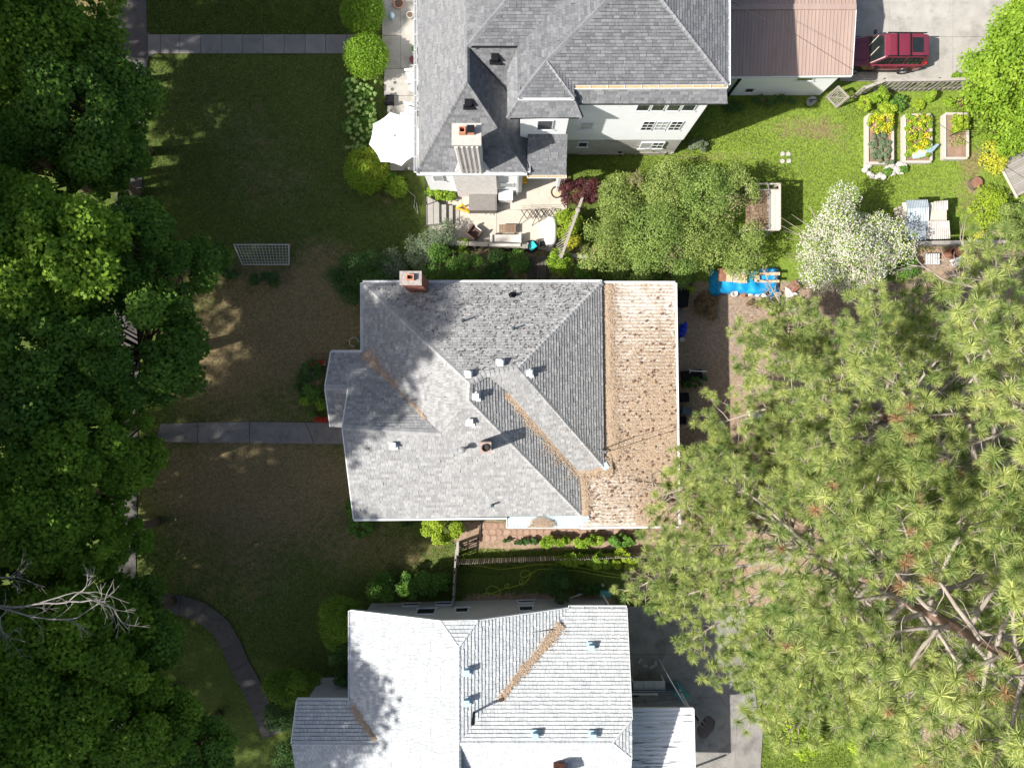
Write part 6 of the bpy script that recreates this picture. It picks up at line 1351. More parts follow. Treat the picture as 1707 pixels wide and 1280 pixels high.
# ------------------------------------------------------------ soccer goal
c = W(436, 430, 0); root = thing('soccer_goal', 'small soccer goal with white net on the shaded lawn', 'soccer goal', c)
f0, f1 = W(390, 408, 1.1), W(482, 408, 1.1); g0_, g1_ = W(392, 412, 0), W(481, 412, 0); b0, b1 = W(404, 441, .05), W(482, 441, .05); t0_, t1_ = W(402, 411, 1.0), W(474, 411, 1.0)
for p, q, nm in ((f0, f1, 'crossbar'), (f0, g0_, 'goal_post'), (f1, g1_, 'goal_post'), (b0, b1, 'ground_bar'), (g0_, b0, 'side_bar'), (g1_, b1, 'side_bar'), (f0, b0, 'stay'), (f1, b1, 'stay')): b = MB(); b.tube([p, q], .035, 7); b.part(nm, M_['goal_frame'], root)
for p in (f0, f1): b = MB(); b.tube([p - Vector((0, 0, .15)), p + Vector((0, 0, .02))], .05, 7); b.part('corner_joint', M_['orange_trim'], root)
b = MB()
for k in range(17): t = k / 16; b.bar(f0.lerp(f1, t), b0.lerp(b1, t), .018, .018)
for k in range(8): t = k / 7; b.bar(f0.lerp(b0, t), f1.lerp(b1, t), .018, .018)
for s, (fa, ga, ba) in enumerate(((f0, g0_, b0), (f1, g1_, b1))):
    for k in range(8): t = k / 8; b.bar(ga.lerp(fa, t), ga.lerp(ba, 1 - t) if k else ba, .012, .012); b.bar(ga.lerp(ba, t), fa.lerp(ba, t), .012, .012)
b.part('net', M_['net_white'], root, kind='stuff')

# ------------------------------------------------------------ porch boxes
for px, py, rz, lab in ((530, 606, .12, 'window box of red geraniums in the bed above the porch'), (536, 700, 0, 'window box of red geraniums beside the path to the porch')):
    c = W(px, py, .5); root = thing('flower_box', lab, 'flower box', loc0(c), rz); L0 = Vector((0, 0, 0)); b = MB()
    for s in (-1, 1): b.box((0, s * .11, .42), (.75, .03, .2)); b.box((s * .36, 0, .42), (.03, .2, .2))
    b.box((0, 0, .34), (.7, .2, .03)); b.part('box', M_['plastic_white'] if py < 650 else M_['red_box'], root, off=L0); b = MB(); b.box((0, 0, .17), (.6, .12, .34)); b.part('stand', WD, root, off=L0)
    link('flowers', crown_mesh('flowers', [(-.28 + .14 * k, 0.03, .58, .15) for k in range(5)], 420, .07, M_['red_flower'], int(px)), root); link('leaves', crown_mesh('leaves', [(-.28 + .14 * k, 0, .5, .14) for k in range(5)], 160, .08, M_['green_leaf'], int(px) + 1), root)
pot(521, 690, .16, .3, 'pot_pale', 'square-set pale planter beside the lower geranium box', 'green_leaf')
c = W(590, 570, .4); b = MB(); b.tube([c + Vector((.27 * math.cos(k * .45), .27 * math.sin(k * .45), .0)) for k in range(12)], .018, 5, cap=False)
for k in range(3): a = k * 2.1; b.tube([c + Vector((.27 * math.cos(a), .27 * math.sin(a), 0)), c + Vector((.2 * math.cos(a), .2 * math.sin(a), -.4))], .01, 4)
b.thing('plant_hoop', M_['net_white'], 'white wire plant hoop near the porch roof corner', 'plant support', loc0(c))

# ------------------------------------------------------------ fences between the two lower houses
c = W(920, 915, 0); root = thing('picket_fence', 'long weathered picket fence between the middle and south houses', 'fence', c); p, q = W(765, 932, 0), W(1090, 920, 0); L = (q - p).length; n = int(L / .125)
pk = MB(); pk.box((0, 0, .55), (.075, .02, 1.1), tone=.5); pk.add([(-.0375, -.01, 1.1), (.0375, -.01, 1.1), (0, -.01, 1.15), (-.0375, .01, 1.1), (.0375, .01, 1.1), (0, .01, 1.15)], [(0, 1, 2), (3, 5, 4), (0, 2, 5, 3), (1, 4, 5, 2)], .5); ms = []
for t in range(4): pk.t = [t / 3] * len(pk.t); ms.append(pk.mesh('picket', M_['wood_pale'] if t > 1 else WW))
for k in range(n): o = place('picket', random.choice(ms), root, p.lerp(q, k / n) + Vector((0, rnd(-.01, .01), rnd(-.03, .0))), math.atan2(q.y - p.y, q.x - p.x) + rnd(-.05, .05)); o.rotation_euler.x = rnd(-.03, .03)
for z in (.3, .9): b = MB(); b.bar(p + Vector((0, -.03, z)), q + Vector((0, -.03, z)), .035, .08); b.part('rail', WD, root)
for k in range(9): a_ = p.lerp(q, k / 8); b = MB(); b.box(a_ + Vector((0, -.08, .55)), (.09, .09, 1.15)); b.part('post', WD, root)
c = W(758, 950, 0); root = thing('board_fence', 'old narrow fence running north to south from the lime bush', 'fence', c); p, q = W(763, 905, 0), W(757, 1003, 0)
for k in range(6): a_ = p.lerp(q, k / 5); b = MB(); b.box(a_ + Vector((0, 0, .6)), (.12, .12, 1.3), tone=rnd(0, 1)); b.part('post', WW, root)
for z in (1.22, .6, .2): b = MB(); b.bar(p + Vector((0, 0, z)), q + Vector((0, 0, z)), .09 if z > 1 else .04, .06); b.part('rail', WW, root)
for k in range(26): a_ = p.lerp(q, (k + .5) / 26); b = MB(); b.box(a_ + Vector((.05, 0, .6)), (.02, .07, 1.1), tone=rnd(0, 1)); b.part('slat', WW, root)
b = MB(); b.bar(W(763, 902, 1.3), W(762, 925, 1.3), .14, .04); b.part('cap_board', M_['concrete'], root)
root = thing('bed_edging', 'dark L-shaped edging on the bare ground near the lime bush', 'edging', W(790, 905, 0))
for p, q in ((W(801, 868, .06), W(799, 897, .06)), (W(799, 897, .06), W(770, 915, .06)), (W(770, 915, .06), W(764, 905, .06))): b = MB(); b.bar(p, q, .09, .14, rnd(0, 1)); b.part('timber', WD, root)
def hose(px, m, label, r=.016, z=.03, name='garden_hose', cat='hose', sub=4):
    pts = [W(*q, z) if len(q) == 2 else W(*q) for q in px]; out = []
    for i in range(len(pts) - 1):
        p0_, p1_, p2_, p3_ = pts[max(0, i - 1)], pts[i], pts[i + 1], pts[min(len(pts) - 1, i + 2)]
        for k in range(sub):
            t = k / sub; out.append(.5 * ((2 * p1_) + (p2_ - p0_) * t + (2 * p0_ - 5 * p1_ + 4 * p2_ - p3_) * t * t + (3 * p1_ - p0_ - 3 * p2_ + p3_) * t ** 3))
    out.append(pts[-1]); b = MB(); b.tube(out, r, 6); return b.thing(name, m, label, cat, (out[0].x, out[0].y, 0))
hose([(795, 998), (810, 988), (830, 992), (834, 984), (822, 976), (811, 982), (815, 990), (832, 984), (846, 978), (848, 973), (842, 975), (845, 980), (866, 974), (872, 968), (868, 965), (866, 971), (872, 974), (884, 960), (882, 952), (872, 951), (867, 958), (874, 962), (890, 953), (905, 948), (960, 951), (1010, 960), (1078, 967)], M_['hose_green'], 'looped lime green garden hose lying on the shaded lawn', .02)
hose([(772, 925), (780, 941), (800, 943), (830, 948), (860, 946), (890, 941), (940, 942), (1000, 952), (1060, 964), (1080, 966)], M_['hose_green'], 'long gently curved lime hose under the picket fence', .018); hose([(768, 932), (800, 931), (842, 930)], M_['hose_green'], 'short straight lime hose beside the picket fence', .018)
c = W(1008, 986, 0); b = MB(); b.box(c + Vector((0, 0, .2)), (.62, .32, .4)); b.box(c + Vector((0, 0, .42)), (.66, .36, .05)); b.thing('storage_bin', M_['green_teal'], 'teal lidded bin at the corner of the south house', 'bin', c)
c = W(1004, 974, 0); b = MB(); b.lathe(c, [(.1, 0), (.11, .2), (.04, .28), (.04, .32)], 10); b.thing('jug', M_['pot_pale'], 'small pale jug next to the teal bin', 'jug', c)
c = W(967, 978, 0); b = MB(); b.box(c + Vector((0, 0, .2)), (.2, .12, .4)); b.tube([c + Vector((0, 0, .4)), c + Vector((.1, .1, .7)), c + Vector((.25, .0, .4))], .02, 5); b.thing('tap_stand', M_['grey_metal'], 'grey garden tap stand near the downspout', 'tap', c)
# ------------------------------------------------------------ south-east yard: hoop, bench, rail
c = W(1132, 1152, 0); root = thing('basketball_hoop', 'black portable basketball hoop standing on the shaded drive', 'basketball hoop', c); Mz = Matrix.Rotation(R(-48), 3, 'Z')
b = MB(); b.box(c + Vector((0, 0, .09)), (1.15, .62, .18), M=Mz); b.box(c + Vector((0, 0, .22)), (.8, .4, .1), M=Mz); b.part('base', M_['green_teal'], root)
P1_, P2_ = W(1140, 1166, .3), W(1164, 1200, 2.6); b = MB(); b.tube([P1_, P1_.lerp(P2_, .7) + Vector((0, 0, .15)), P2_], [.06, .05, .05], 8); b.part('pole', BM, root)
bc = W(1177, 1212, 2.95); dir_ = (bc - P2_); dir_.z = 0; dir_.normalize(); sd_ = Vector((-dir_.y, dir_.x, 0)); b = MB()
for s in (-.12, .12): b.bar(P2_ + sd_ * s, bc + sd_ * s - Vector((0, 0, .1)), .04, .04)
b.part('bracket', BM, root); b = MB(); n = 22; vs = []
for sgn in (-.03, .03):
    for k in range(n):
        a = 2 * math.pi * k / n; e = .7; x = math.copysign(abs(math.cos(a)) ** e, math.cos(a)) * .62; z = math.copysign(abs(math.sin(a)) ** e, math.sin(a)) * .42; vs.append(bc + sd_ * x + dir_ * sgn + Vector((0, 0, z)) + dir_ * z * .35)
b.add(vs, [tuple(range(n))[::-1], tuple(range(n, 2 * n))] + [(k, (k + 1) % n, n + (k + 1) % n, n + k) for k in range(n)]); b.part('backboard', BM, root)
rc = bc + dir_ * .33 - Vector((0, 0, .25)); b = MB(); b.tube([rc + Vector((.23 * math.cos(k * .4), .23 * math.sin(k * .4), 0)) for k in range(17)], .014, 5, cap=False); b.bar(bc - Vector((0, 0, .25)), rc - dir_ * .22, .08, .02); b.part('rim', BM, root)
c = W(1075, 1134, 0); root = thing('workbench', 'pale topped workbench beside the white house wall', 'workbench', c)
for k in range(3): b = MB(); b.box(c + Vector((-.55 + k * .62, .05, .92)), (.6, .62, .05), tone=rnd(.2, .8)); b.part('top_panel', M_['curtain'], root)
for sx in (-.85, .95):
    for sy in (-.2, .3): b = MB(); b.box(c + Vector((sx, sy, .45)), (.06, .06, .9)); b.part('leg', WP, root)
c = W(1058, 1150, 0); b = MB(); b.lathe(c + Vector((0, 0, .1)), [(.16, -.08), (.33, -.1), (.37, -.04), (.37, .04), (.33, .1), (.16, .08), (.14, 0)], 20); b.thing('spare_tyre_ring', M_['rubber'], 'black tyre lying under the workbench', 'tyre', c)
b = MB(); p, q = W(1112, 1123, 2.2), W(1144, 1178, 2.2); b.tube([p, q], .03, 7); b.tube([p, (p.x, p.y, 0)], .03, 7); b.tube([q, (q.x, q.y, 0)], .03, 7); b.thing('handrail', WP, 'long slim white rail slanting towards the ribbed porch roof', 'rail', loc0(p))
for i, (px, py) in enumerate(((1075, 1108), (1086, 1110), (1066, 1100), (1092, 1104))): c = W(px, py, 0); b = MB(); b.box(c + Vector((0, 0, .06)), (.32, .18, .12), rz=i * .5); b.thing('paving_block', M_['concrete'], ['concrete block nearest the workbench', 'second concrete block right of the first', 'concrete block closest to the house wall', 'concrete block farthest from the house wall'][i], 'block', c)

# ------------------------------------------------------------ the red car
def suv():
    c = W(1486, 75, 0); X1 = 23.72; L_ = 4.62; x0 = X1 - L_; yc = 19.12; root = thing('car', 'dark red four-wheel-drive car parked in front of the garage', 'car', (x0 + L_ / 2, yc, 0))
    # body: stations from front (left) to rear
    st = [(0, .62, .42, .74), (.08, .76, .34, .84), (.35, .84, .30, .93), (1.05, .88, .28, .99), (1.35, .90, .27, 1.03), (2.3, .91, .26, 1.05), (3.4, .91, .26, 1.06), (4.25, .89, .30, 1.06), (4.52, .85, .36, 1.02), (4.62, .78, .42, .86)]
    b = MB(); vs = []; n = 10
    for x, w, z0, z1 in st:
        for a, z in ((-1, z0 + .06), (-1.0, z0 + .2), (-1.01, (z0 + z1) / 2 + .05), (-.96, z1 - .05), (-.86, z1), (.86, z1), (.96, z1 - .05), (1.01, (z0 + z1) / 2 + .05), (1.0, z0 + .2), (1, z0 + .06)): vs.append((x0 + x, yc + a * w, z))
    fs = []
    for i in range(len(st) - 1):
        for k in range(n): fs.append((i * n + k, (i + 1) * n + k, (i + 1) * n + (k + 1) % n, i * n + (k + 1) % n))
    fs += [tuple(range(n)), tuple(range((len(st) - 1) * n, len(st) * n))[::-1]]; b.add(vs, fs); b.part('body', M_['car_red'], root, smooth=False)
    # greenhouse: pillars in body colour with glass set in
    gh = [(1.30, .80, .80, 1.03, 1.05), (2.02, .80, .66, 1.04, 1.66), (2.25, .80, .67, 1.05, 1.72), (3.1, .80, .67, 1.06, 1.74), (4.1, .78, .66, 1.06, 1.71), (4.5, .76, .64, 1.04, 1.60)]
    b = MB(); vs = []
    for x, w0, w1, z0, z1 in gh: vs += [(x0 + x, yc - w0, z0), (x0 + x + 0, yc - w1, z1 - .04), (x0 + x, yc - w1 + .07, z1), (x0 + x, yc + w1 - .07, z1), (x0 + x, yc + w1, z1 - .04), (x0 + x, yc + w0, z0)]
    fs = []
    for i in range(len(gh) - 1):
        for k in range(5): fs.append((i * 6 + k, (i + 1) * 6 + k, (i + 1) * 6 + k + 1, i * 6 + k + 1))
    fs.append(tuple(range(30, 36))); b.add(vs, fs); b.part('cabin', M_['car_red'], root)
    def quad(name, P, m, off=.012):
        P = [Vector((x0 + p[0], yc + p[1], p[2])) for p in P]; nr = (P[1] - P[0]).cross(P[2] - P[0]).normalized(); ctr = Vector((x0 + 2.6, yc, 1.2)); nr = nr if nr.dot(P[0] - ctr) > 0 else -nr
        b = MB(); b.add([p + nr * off for p in P] + [p - nr * .01 for p in P], [(0, 1, 2, 3), (7, 6, 5, 4), (0, 4, 5, 1), (1, 5, 6, 2), (2, 6, 7, 3), (3, 7, 4, 0)]); return b.part(name, m, root)
    quad('windshield', [(1.36, -.74, 1.09), (1.36, .74, 1.09), (1.98, .60, 1.62), (1.98, -.60, 1.62)], M_['car_glass'])
    for s in (-1, 1):
        for a, e, ta, te in ((1.62, 2.42, 2.12, 2.42), (2.5, 3.22, 2.5, 3.22), (3.32, 4.28, 3.32, 4.18)): quad('side_window', [(a, s * .795, 1.10), (e, s * .795, 1.10), (te, s * .685, 1.62), (ta, s * .685, 1.62)], M_['car_glass'], .02)
        b = MB(); b.bar((x0 + 2.1, yc + s * .66, 1.80), (x0 + 4.3, yc + s * .65, 1.78), .05, .04)
        for x in (2.15, 3.1, 4.2): b.box((x0 + x, yc + s * .66, 1.75), (.06, .04, .08))
        b.part('roof_rail', M_['car_black'], root)
        b = MB(); b.box((x0 + 1.72, yc + s * 1.03, 1.10), (.12, .2, .16)); b.part('mirror', M_['car_black'], root)
        b = MB(); b.box((x0 + .2, yc + s * .66, .72), (.2, .28, .16), rz=-s * .3); b.part('headlight', M_['lamp_clear'], root); b = MB(); b.box((x0 + 4.58, yc + s * .74, .98), (.08, .14, .4)); b.part('tail_light', M_['lamp_red'], root)
        b = MB(); b.bar((x0 + .5, yc + s * .905, .42), (x0 + 4.1, yc + s * .93, .42), .03, .12); b.part('side_trim', M_['car_black'], root)
        for x in (1.45, 2.46, 3.3): b = MB(); b.box((x0 + x, yc + s * .915, .72), (.012, .012, .6)); b.part('door_gap', M_['car_black'], root)
        for x in (2.3, 3.15): b = MB(); b.box((x0 + x, yc + s * .93, .92), (.16, .03, .04)); b.part('door_handle', M_['car_black'], root)
        for x in (.85, 3.72):
            w = MB(); w.lathe((x0 + x, yc + s * .83, .36), [(.20, -.11), (.34, -.11), (.365, -.06), (.365, .06), (.34, .11), (.20, .11)], 24, M=Matrix.Rotation(R(90), 3, 'X')); wo_ = w.part('wheel', M_['rubber'], root)
            h = MB(); h.lathe((x0 + x, yc + s * .90, .36), [(.21, -.03), (.21, .03)], 20, M=Matrix.Rotation(R(90), 3, 'X'))
            for k in range(5): a = k * 1.2566; h.bar((x0 + x, yc + s * .945, .36), (x0 + x + .19 * math.cos(a), yc + s * .935, .36 + .19 * math.sin(a)), .05, .03)
            h.part('rim', M_['chrome'], wo_)
            m_ = MB(); m_.tube([(x0 + x + .44 * math.cos(a), yc + s * .905, .36 + .44 * math.sin(a)) for a in [R(d) for d in range(0, 181, 15)]], .035, 5); m_.part('wheel_arch', M_['car_black'], root)
    for x in (2.62, 3.35): b = MB(); b.bar((x0 + x, yc - .67, 1.82), (x0 + x, yc + .67, 1.82), .05, .035); b.part('cross_bar', M_['car_black'], root)
    quad('sunroof', [(3.5, -.42, 1.735), (3.5, .42, 1.735), (4.12, .42, 1.72), (4.12, -.42, 1.72)], M_['car_glass'], .012)
    b = MB(); b.box((x0 + 4.6, yc, 1.2), (.03, 1.1, .35)); b.part('rear_window', M_['car_glass'], root); b = MB(); b.box((x0 + 4.66, yc, .5), (.14, 1.6, .2)); b.part('bumper', M_['car_black'], root); b = MB(); b.box((x0 - .02, yc, .5), (.14, 1.3, .22)); b.part('bumper', M_['car_black'], root)
    for y in (-.4, .25): b = MB(); b.bar((x0 + 1.36, yc + y, 1.125), (x0 + 1.75, yc + y + .42, 1.46), .03, .02); b.part('wiper', M_['wood_pale'], root)
    b = MB(); b.bar((x0 + .4, yc - .45, 1.0), (x0 + 1.2, yc - .55, 1.055), .02, .02); b.bar((x0 + .4, yc + .45, 1.0), (x0 + 1.2, yc + .55, 1.055), .02, .02); b.part('bonnet_crease', M_['car_red'], root)
suv()
# ------------------------------------------------------------ gate and slatted fence by the drive
c = W(1398, 160, 0); root = thing('garden_gate', 'open lattice garden gate beside the garage', 'gate', c); p, q = W(1404, 148, 0), W(1384, 172, 0); p, q = W(1378, 163, 0), W(1394, 180, 0); up_ = Vector((0, 0, 1.45))
for a_, e_ in ((p, q), (p + up_, q + up_)): b = MB(); b.bar(a_ + Vector((0, 0, .08)), e_ + Vector((0, 0, .08)), .07, .1); b.part('frame_rail', WW, root)
for a_ in (p, q): b = MB(); b.bar(a_, a_ + up_ + Vector((0, 0, .1)), .1, .1); b.part('post', WW, root)
for k in range(7): a_ = p.lerp(q, (k + 1) / 8); b = MB(); b.bar(a_ + Vector((0, 0, .1)), a_ + up_, .045, .02, rnd(0, 1)); b.part('slat', WW, root)
b = MB(); b.bar(p + Vector((0, 0, .1)), q + up_, .05, .03); b.part('brace', WW, root); b = MB(); b.bar(q + Vector((0, 0, .1)), p + up_, .05, .03); b.part('brace', WW, root)
c = W(1530, 155, 0); root = thing('slatted_fence', 'long grey slatted fence between the drive and the vegetable beds', 'fence', c); seg = [W(1420, 166, 0), W(1452, 154, 0), W(1540, 153, 0), W(1645, 150, 0)]
fm_ = MB(); fm_.box((0, 0, .82), (.12, .022, 1.5)); fmesh = []
for t in range(4): fm_.t = [t / 3] * 6; fmesh.append(fm_.mesh('board', WW))
for a_, e_ in zip(seg[:-1], seg[1:]):
    L = (e_ - a_).length; n = int(L / .27); an = math.atan2(e_.y - a_.y, e_.x - a_.x)
    for k in range(n): o = place('board', random.choice(fmesh), root, a_.lerp(e_, (k + .5) / n), an + rnd(-.1, .1)); o.rotation_euler.x = rnd(-.02, .02)
    for z in (.35, 1.2): b = MB(); b.bar(a_ + Vector((0, .04, z)), e_ + Vector((0, .04, z)), .05, .09); b.part('rail', WW, root)
    b = MB(); b.bar(a_ + Vector((0, .02, 1.6)), e_ + Vector((0, .02, 1.6)), .16, .04, .9); b.part('cap_board', WW, root)
    for t in (0, .5, 1): b = MB(); b.box(a_.lerp(e_, t) + Vector((0, .1, .8)), (.1, .1, 1.58)); b.part('post', WW, root)
# raised beds
def bed(px0, py0, px1, py1, label, fillm='soil'):
    p, q = W(px0, py0, .4), W(px1, py1, .4); x0, x1, y0, y1 = min(p.x, q.x), max(p.x, q.x), min(p.y, q.y), max(p.y, q.y); c = Vector(((x0 + x1) / 2, (y0 + y1) / 2, 0)); root = thing('raised_bed', label, 'raised bed', c, group='raised vegetable beds')
    for cx__, cy__, dx, dy in ((x0, c.y, .07, y1 - y0), (x1, c.y, .07, y1 - y0), (c.x, y0, x1 - x0 - .075, .07), (c.x, y1, x1 - x0 - .075, .07)):
        for z in (.1, .3): b = MB(); b.box((cx__, cy__, z), (dx, dy, .19), tone=rnd(.3, 1)); b.part('side_board', M_['wood_bleached'], root)
        b = MB(); b.box((cx__, cy__, .41), (dx + (.07 if dx < .1 else 0), dy + (.07 if dy < .1 else -.14), .025), tone=rnd(.5, 1)); b.part('cap_board', M_['wood_bleached'], root)
    b = MB(); b.box((c.x, c.y, .16), (x1 - x0 - .08, y1 - y0 - .08, .32)); b.part('soil', M_[fillm], root); return root, x0, x1, y0, y1
root, x0, x1, y0, y1 = bed(1446, 192, 1488, 272, 'leftmost raised bed with blue-green leaves at its lower end'); beds = [(root, x0, x1, y0, y1)]
def bedplants(bd, fr, m, n, leaf, seed, h=.25, name='plants'):
    root, x0, x1, y0, y1 = bd; fx0, fy0, fx1, fy1 = fr; rs = random.Random(seed); cl = [(x0 + (x1 - x0) * rs.uniform(fx0, fx1), y0 + (y1 - y0) * rs.uniform(fy0, fy1), .38 + h * rs.uniform(.2, .8), .14) for _ in range(34)]
    link(name, crown_mesh(name, cl, n, leaf, M_[m], seed, off=wl(root)), root)
bedplants(beds[0], (.05, 0, .95, .45), 'sage_leaf', 3600, .07, 1); bedplants(beds[0], (0, .62, .95, 1), 'lime_leaf', 1800, .10, 2); bedplants(beds[0], (.05, .6, .9, .98), 'orange_flower', 420, .07, 3, .4, 'yellow_flowers'); bedplants(beds[0], (.2, .52, .7, .62), 'sage_leaf', 300, .08, 4, .15)
bd = bed(1508, 192, 1552, 270, 'middle raised bed full of yellow flowers'); bedplants(bd, (.05, .1, .95, .98), 'bright_leaf', 3600, .10, 5, .2); bedplants(bd, (.1, .15, .9, .98), 'orange_flower', 520, .07, 6, .35, 'yellow_flowers'); bedplants(bd, (.1, .2, .9, .9), 'lime_leaf', 1500, .08, 7, .2)
bd3 = bed(1575, 190, 1613, 264, 'rightmost raised bed, half bare soil under a wire trellis', 'soil'); bedplants(bd3, (.25, .6, .95, .95), 'lime_leaf', 1600, .10, 8, .3); bedplants(bd3, (.1, .3, .9, .6), 'bright_leaf', 120, .08, 9, .05)
c = W(1597, 205, 0); root = thing('wire_trellis', 'dark wire trellis standing over the rightmost raised bed', 'trellis', c)
for s in (-.7, .7): b = MB(); b.tube([c + Vector((s, -.9, 0)), c + Vector((s, -.9, 1.6)), c + Vector((s, .9, 1.6)), c + Vector((s, .9, 0))], .02, 5); b.part('hoop', BM, root)
for k in range(5): b = MB(); y = -.9 + k * .45; b.tube([c + Vector((-.7, y, 1.6)), c + Vector((.7, y, 1.6))], .012, 4); b.part('wire', BM, root)
for k in range(3): b = MB(); x = -.35 + k * .35; b.tube([c + Vector((x, -.9, 1.6)), c + Vector((x, .9, 1.6))], .012, 4); b.part('wire', BM, root)
for k in range(4): b = MB(); z = .3 + k * .35; b.tube([c + Vector((-.7, -.9, z)), c + Vector((.7, -.9, z))], .012, 4); b.part('wire', BM, root)
b = MB(); px_ = [(1522, 265), (1540, 262), (1556, 252), (1566, 241), (1562, 240), (1548, 248), (1532, 250), (1520, 258)]; tp_ = [W(x, y, .52) for x, y in px_]; vs = tp_ + [sum(tp_, Vector()) / 8 + Vector((0, 0, .18))]; b.add(vs, [(i, (i + 1) % 8, 8) for i in range(8)] + [tuple(range(8))[::-1]]); b.thing('garden_net', M_['vent_blue'], 'crumpled pale blue netting on the end of the middle bed', 'netting', loc0(tp_[0]))
# pale stones and stepping stones
rs = random.Random(14); sm = []
for k in range(4):
    q = MB(); n = 7; pr = [(.6, 0), (1, .25), (.9, .7), (.5, 1)]; q.lathe((0, 0, 0), [(r * .2, z * .2) for r, z in pr], n, tone=rs.random()); q.v = [(x * rs.uniform(.8, 1.25), y * rs.uniform(.7, 1.1), z) for x, y, z in q.v]; sm.append(q.mesh('stone', M_['stone_pale']))
for i, (x, y) in enumerate([(1441, 284), (1448, 290), (1453, 294), (1460, 296), (1466, 293), (1471, 296), (1478, 282), (1484, 278), (1489, 281), (1487, 289), (1497, 275), (1505, 279), (1502, 288), (1495, 285), (1443, 278), (1447, 276)]):
    o = place('stone', rs.choice(sm), None, W(x, y, 0), rs.uniform(0, 6), label='pale rough stone in the pile below the raised beds', category='stone', group='pale stones piled below the raised beds'); o.scale = (rs.uniform(.8, 1.3),) * 3
for i, (x, y, lab) in enumerate(((1304, 257, 'upper left of four pale stepping stones in the lawn'), (1314, 257, 'upper right of four pale stepping stones in the lawn'), (1304, 269, 'lower left of four pale stepping stones in the lawn'), (1315, 269, 'lower right of four pale stepping stones in the lawn'))):
    b = MB(); c = W(x, y, 0); b.prism([(c.x + .14 * math.cos(a + .4 + i) * rnd(.85, 1.1), c.y + .14 * math.sin(a + .4 + i) * rnd(.85, 1.1)) for a in [k * 1.05 for k in range(6)]], -.03, .04); b.thing('stepping_stone', M_['stone_pale'], lab, 'stepping stone', c)
c = W(1623, 307, 0); root = thing('tree_stump', 'round grey stump at the right end of the lawn', 'stump', c); b = MB(); b.lathe(c, [(.38, 0), (.36, .1), (.34, .33), (.31, .35)], 20); b.part('trunk', M_['bark'], root); b = MB(); b.lathe(c + Vector((0, 0, .352)), [(.31, 0), (.28, .006)], 20); b.part('cut_face', M_['rust'], root)
c = W(1272, 552, 0); b = MB(); b.lathe(c, [(.22, 0), (.2, .1), (.15, .13)], 9); b.box(c + Vector((.15, .1, .06)), (.3, .2, .12), rz=.5); b.thing('tree_stump', M_['cardboard'], 'small pale orange stump in the dirt yard', 'stump', c)
# deck on the far right
c = W(1700, 285, .5); root = thing('deck', 'grey plank deck at the right edge of the photo', 'deck', loc0(c)); Mz = Matrix.Rotation(R(28), 3, 'Z')
for k in range(16): b = MB(); b.box(c + Mz @ Vector((.2, 1.0 - k * .145, 0)), (2.2, .135, .04), tone=rnd(0, 1), M=Mz); b.part('plank', WW, root)
b = MB(); b.box(c + Mz @ Vector((-.92, -.1, .06)), (.08, 2.4, .1), M=Mz); b.part('edge_board', M_['wood_pale'], root)
b = MB()
for sx in (-.8, 1.0):
    for sy in (-1, .9): b.box(c + Mz @ Vector((sx, sy, -.28)), (.1, .1, .5))
b.part('posts', WD, root)
# wooden platform over the lilacs
z_ = 2.1; c = W(1270, 348, z_); root = thing('wooden_platform', 'weathered wooden platform half buried in the lilacs', 'platform', loc0(c)); p, q = W(1243, 318, z_), W(1299, 383, z_); L = q.x - p.x; n = 8
for k in range(n): b = MB(); b.box((p.x + L * (k + .5) / n, (p.y + q.y) / 2, z_), (L / n - .015, abs(p.y - q.y), .04), tone=rnd(0, 1) if k < 6 else .95); b.part('plank', M_['wood_brown'] if k < 5 else (WW if k < 6 else M_['wood_bleached']), root)
a_, e_ = W(1262, 307, z_), W(1299, 307, z_)
for P_, Q_ in (((p.x, q.y - .03), (q.x, q.y - .03)), ((q.x + .03, q.y), (q.x + .03, e_.y)), ((a_.x, a_.y), (e_.x + .05, e_.y)), ((p.x, p.y + .03), (q.x, p.y + .03))): b = MB(); b.bar((*P_, z_ + .02), (*Q_, z_ + .02), .07, .12); b.part('rim_board', M_['wood_bleached'], root)
for x in (a_.x, (a_.x + e_.x) / 2, e_.x): b = MB(); b.bar((x, a_.y, z_), (x, p.y, z_), .06, .08); b.part('joist', M_['wood_bleached'], root)
for x in (p.x + .1, q.x - .1):
    for y in (q.y + .1, a_.y - .05): b = MB(); b.box((x, y, z_ / 2), (.11, .11, z_ - .06)); b.part('post', WW, root)
litter(scatter(None, 700, random.Random(2), [(1243, 322), (1280, 322), (1280, 380), (1243, 380)], z_ + .03), 'leaf_litter', M_['brown_leaf'], root, random.Random(2), ln=(.05, .1), w=.03)

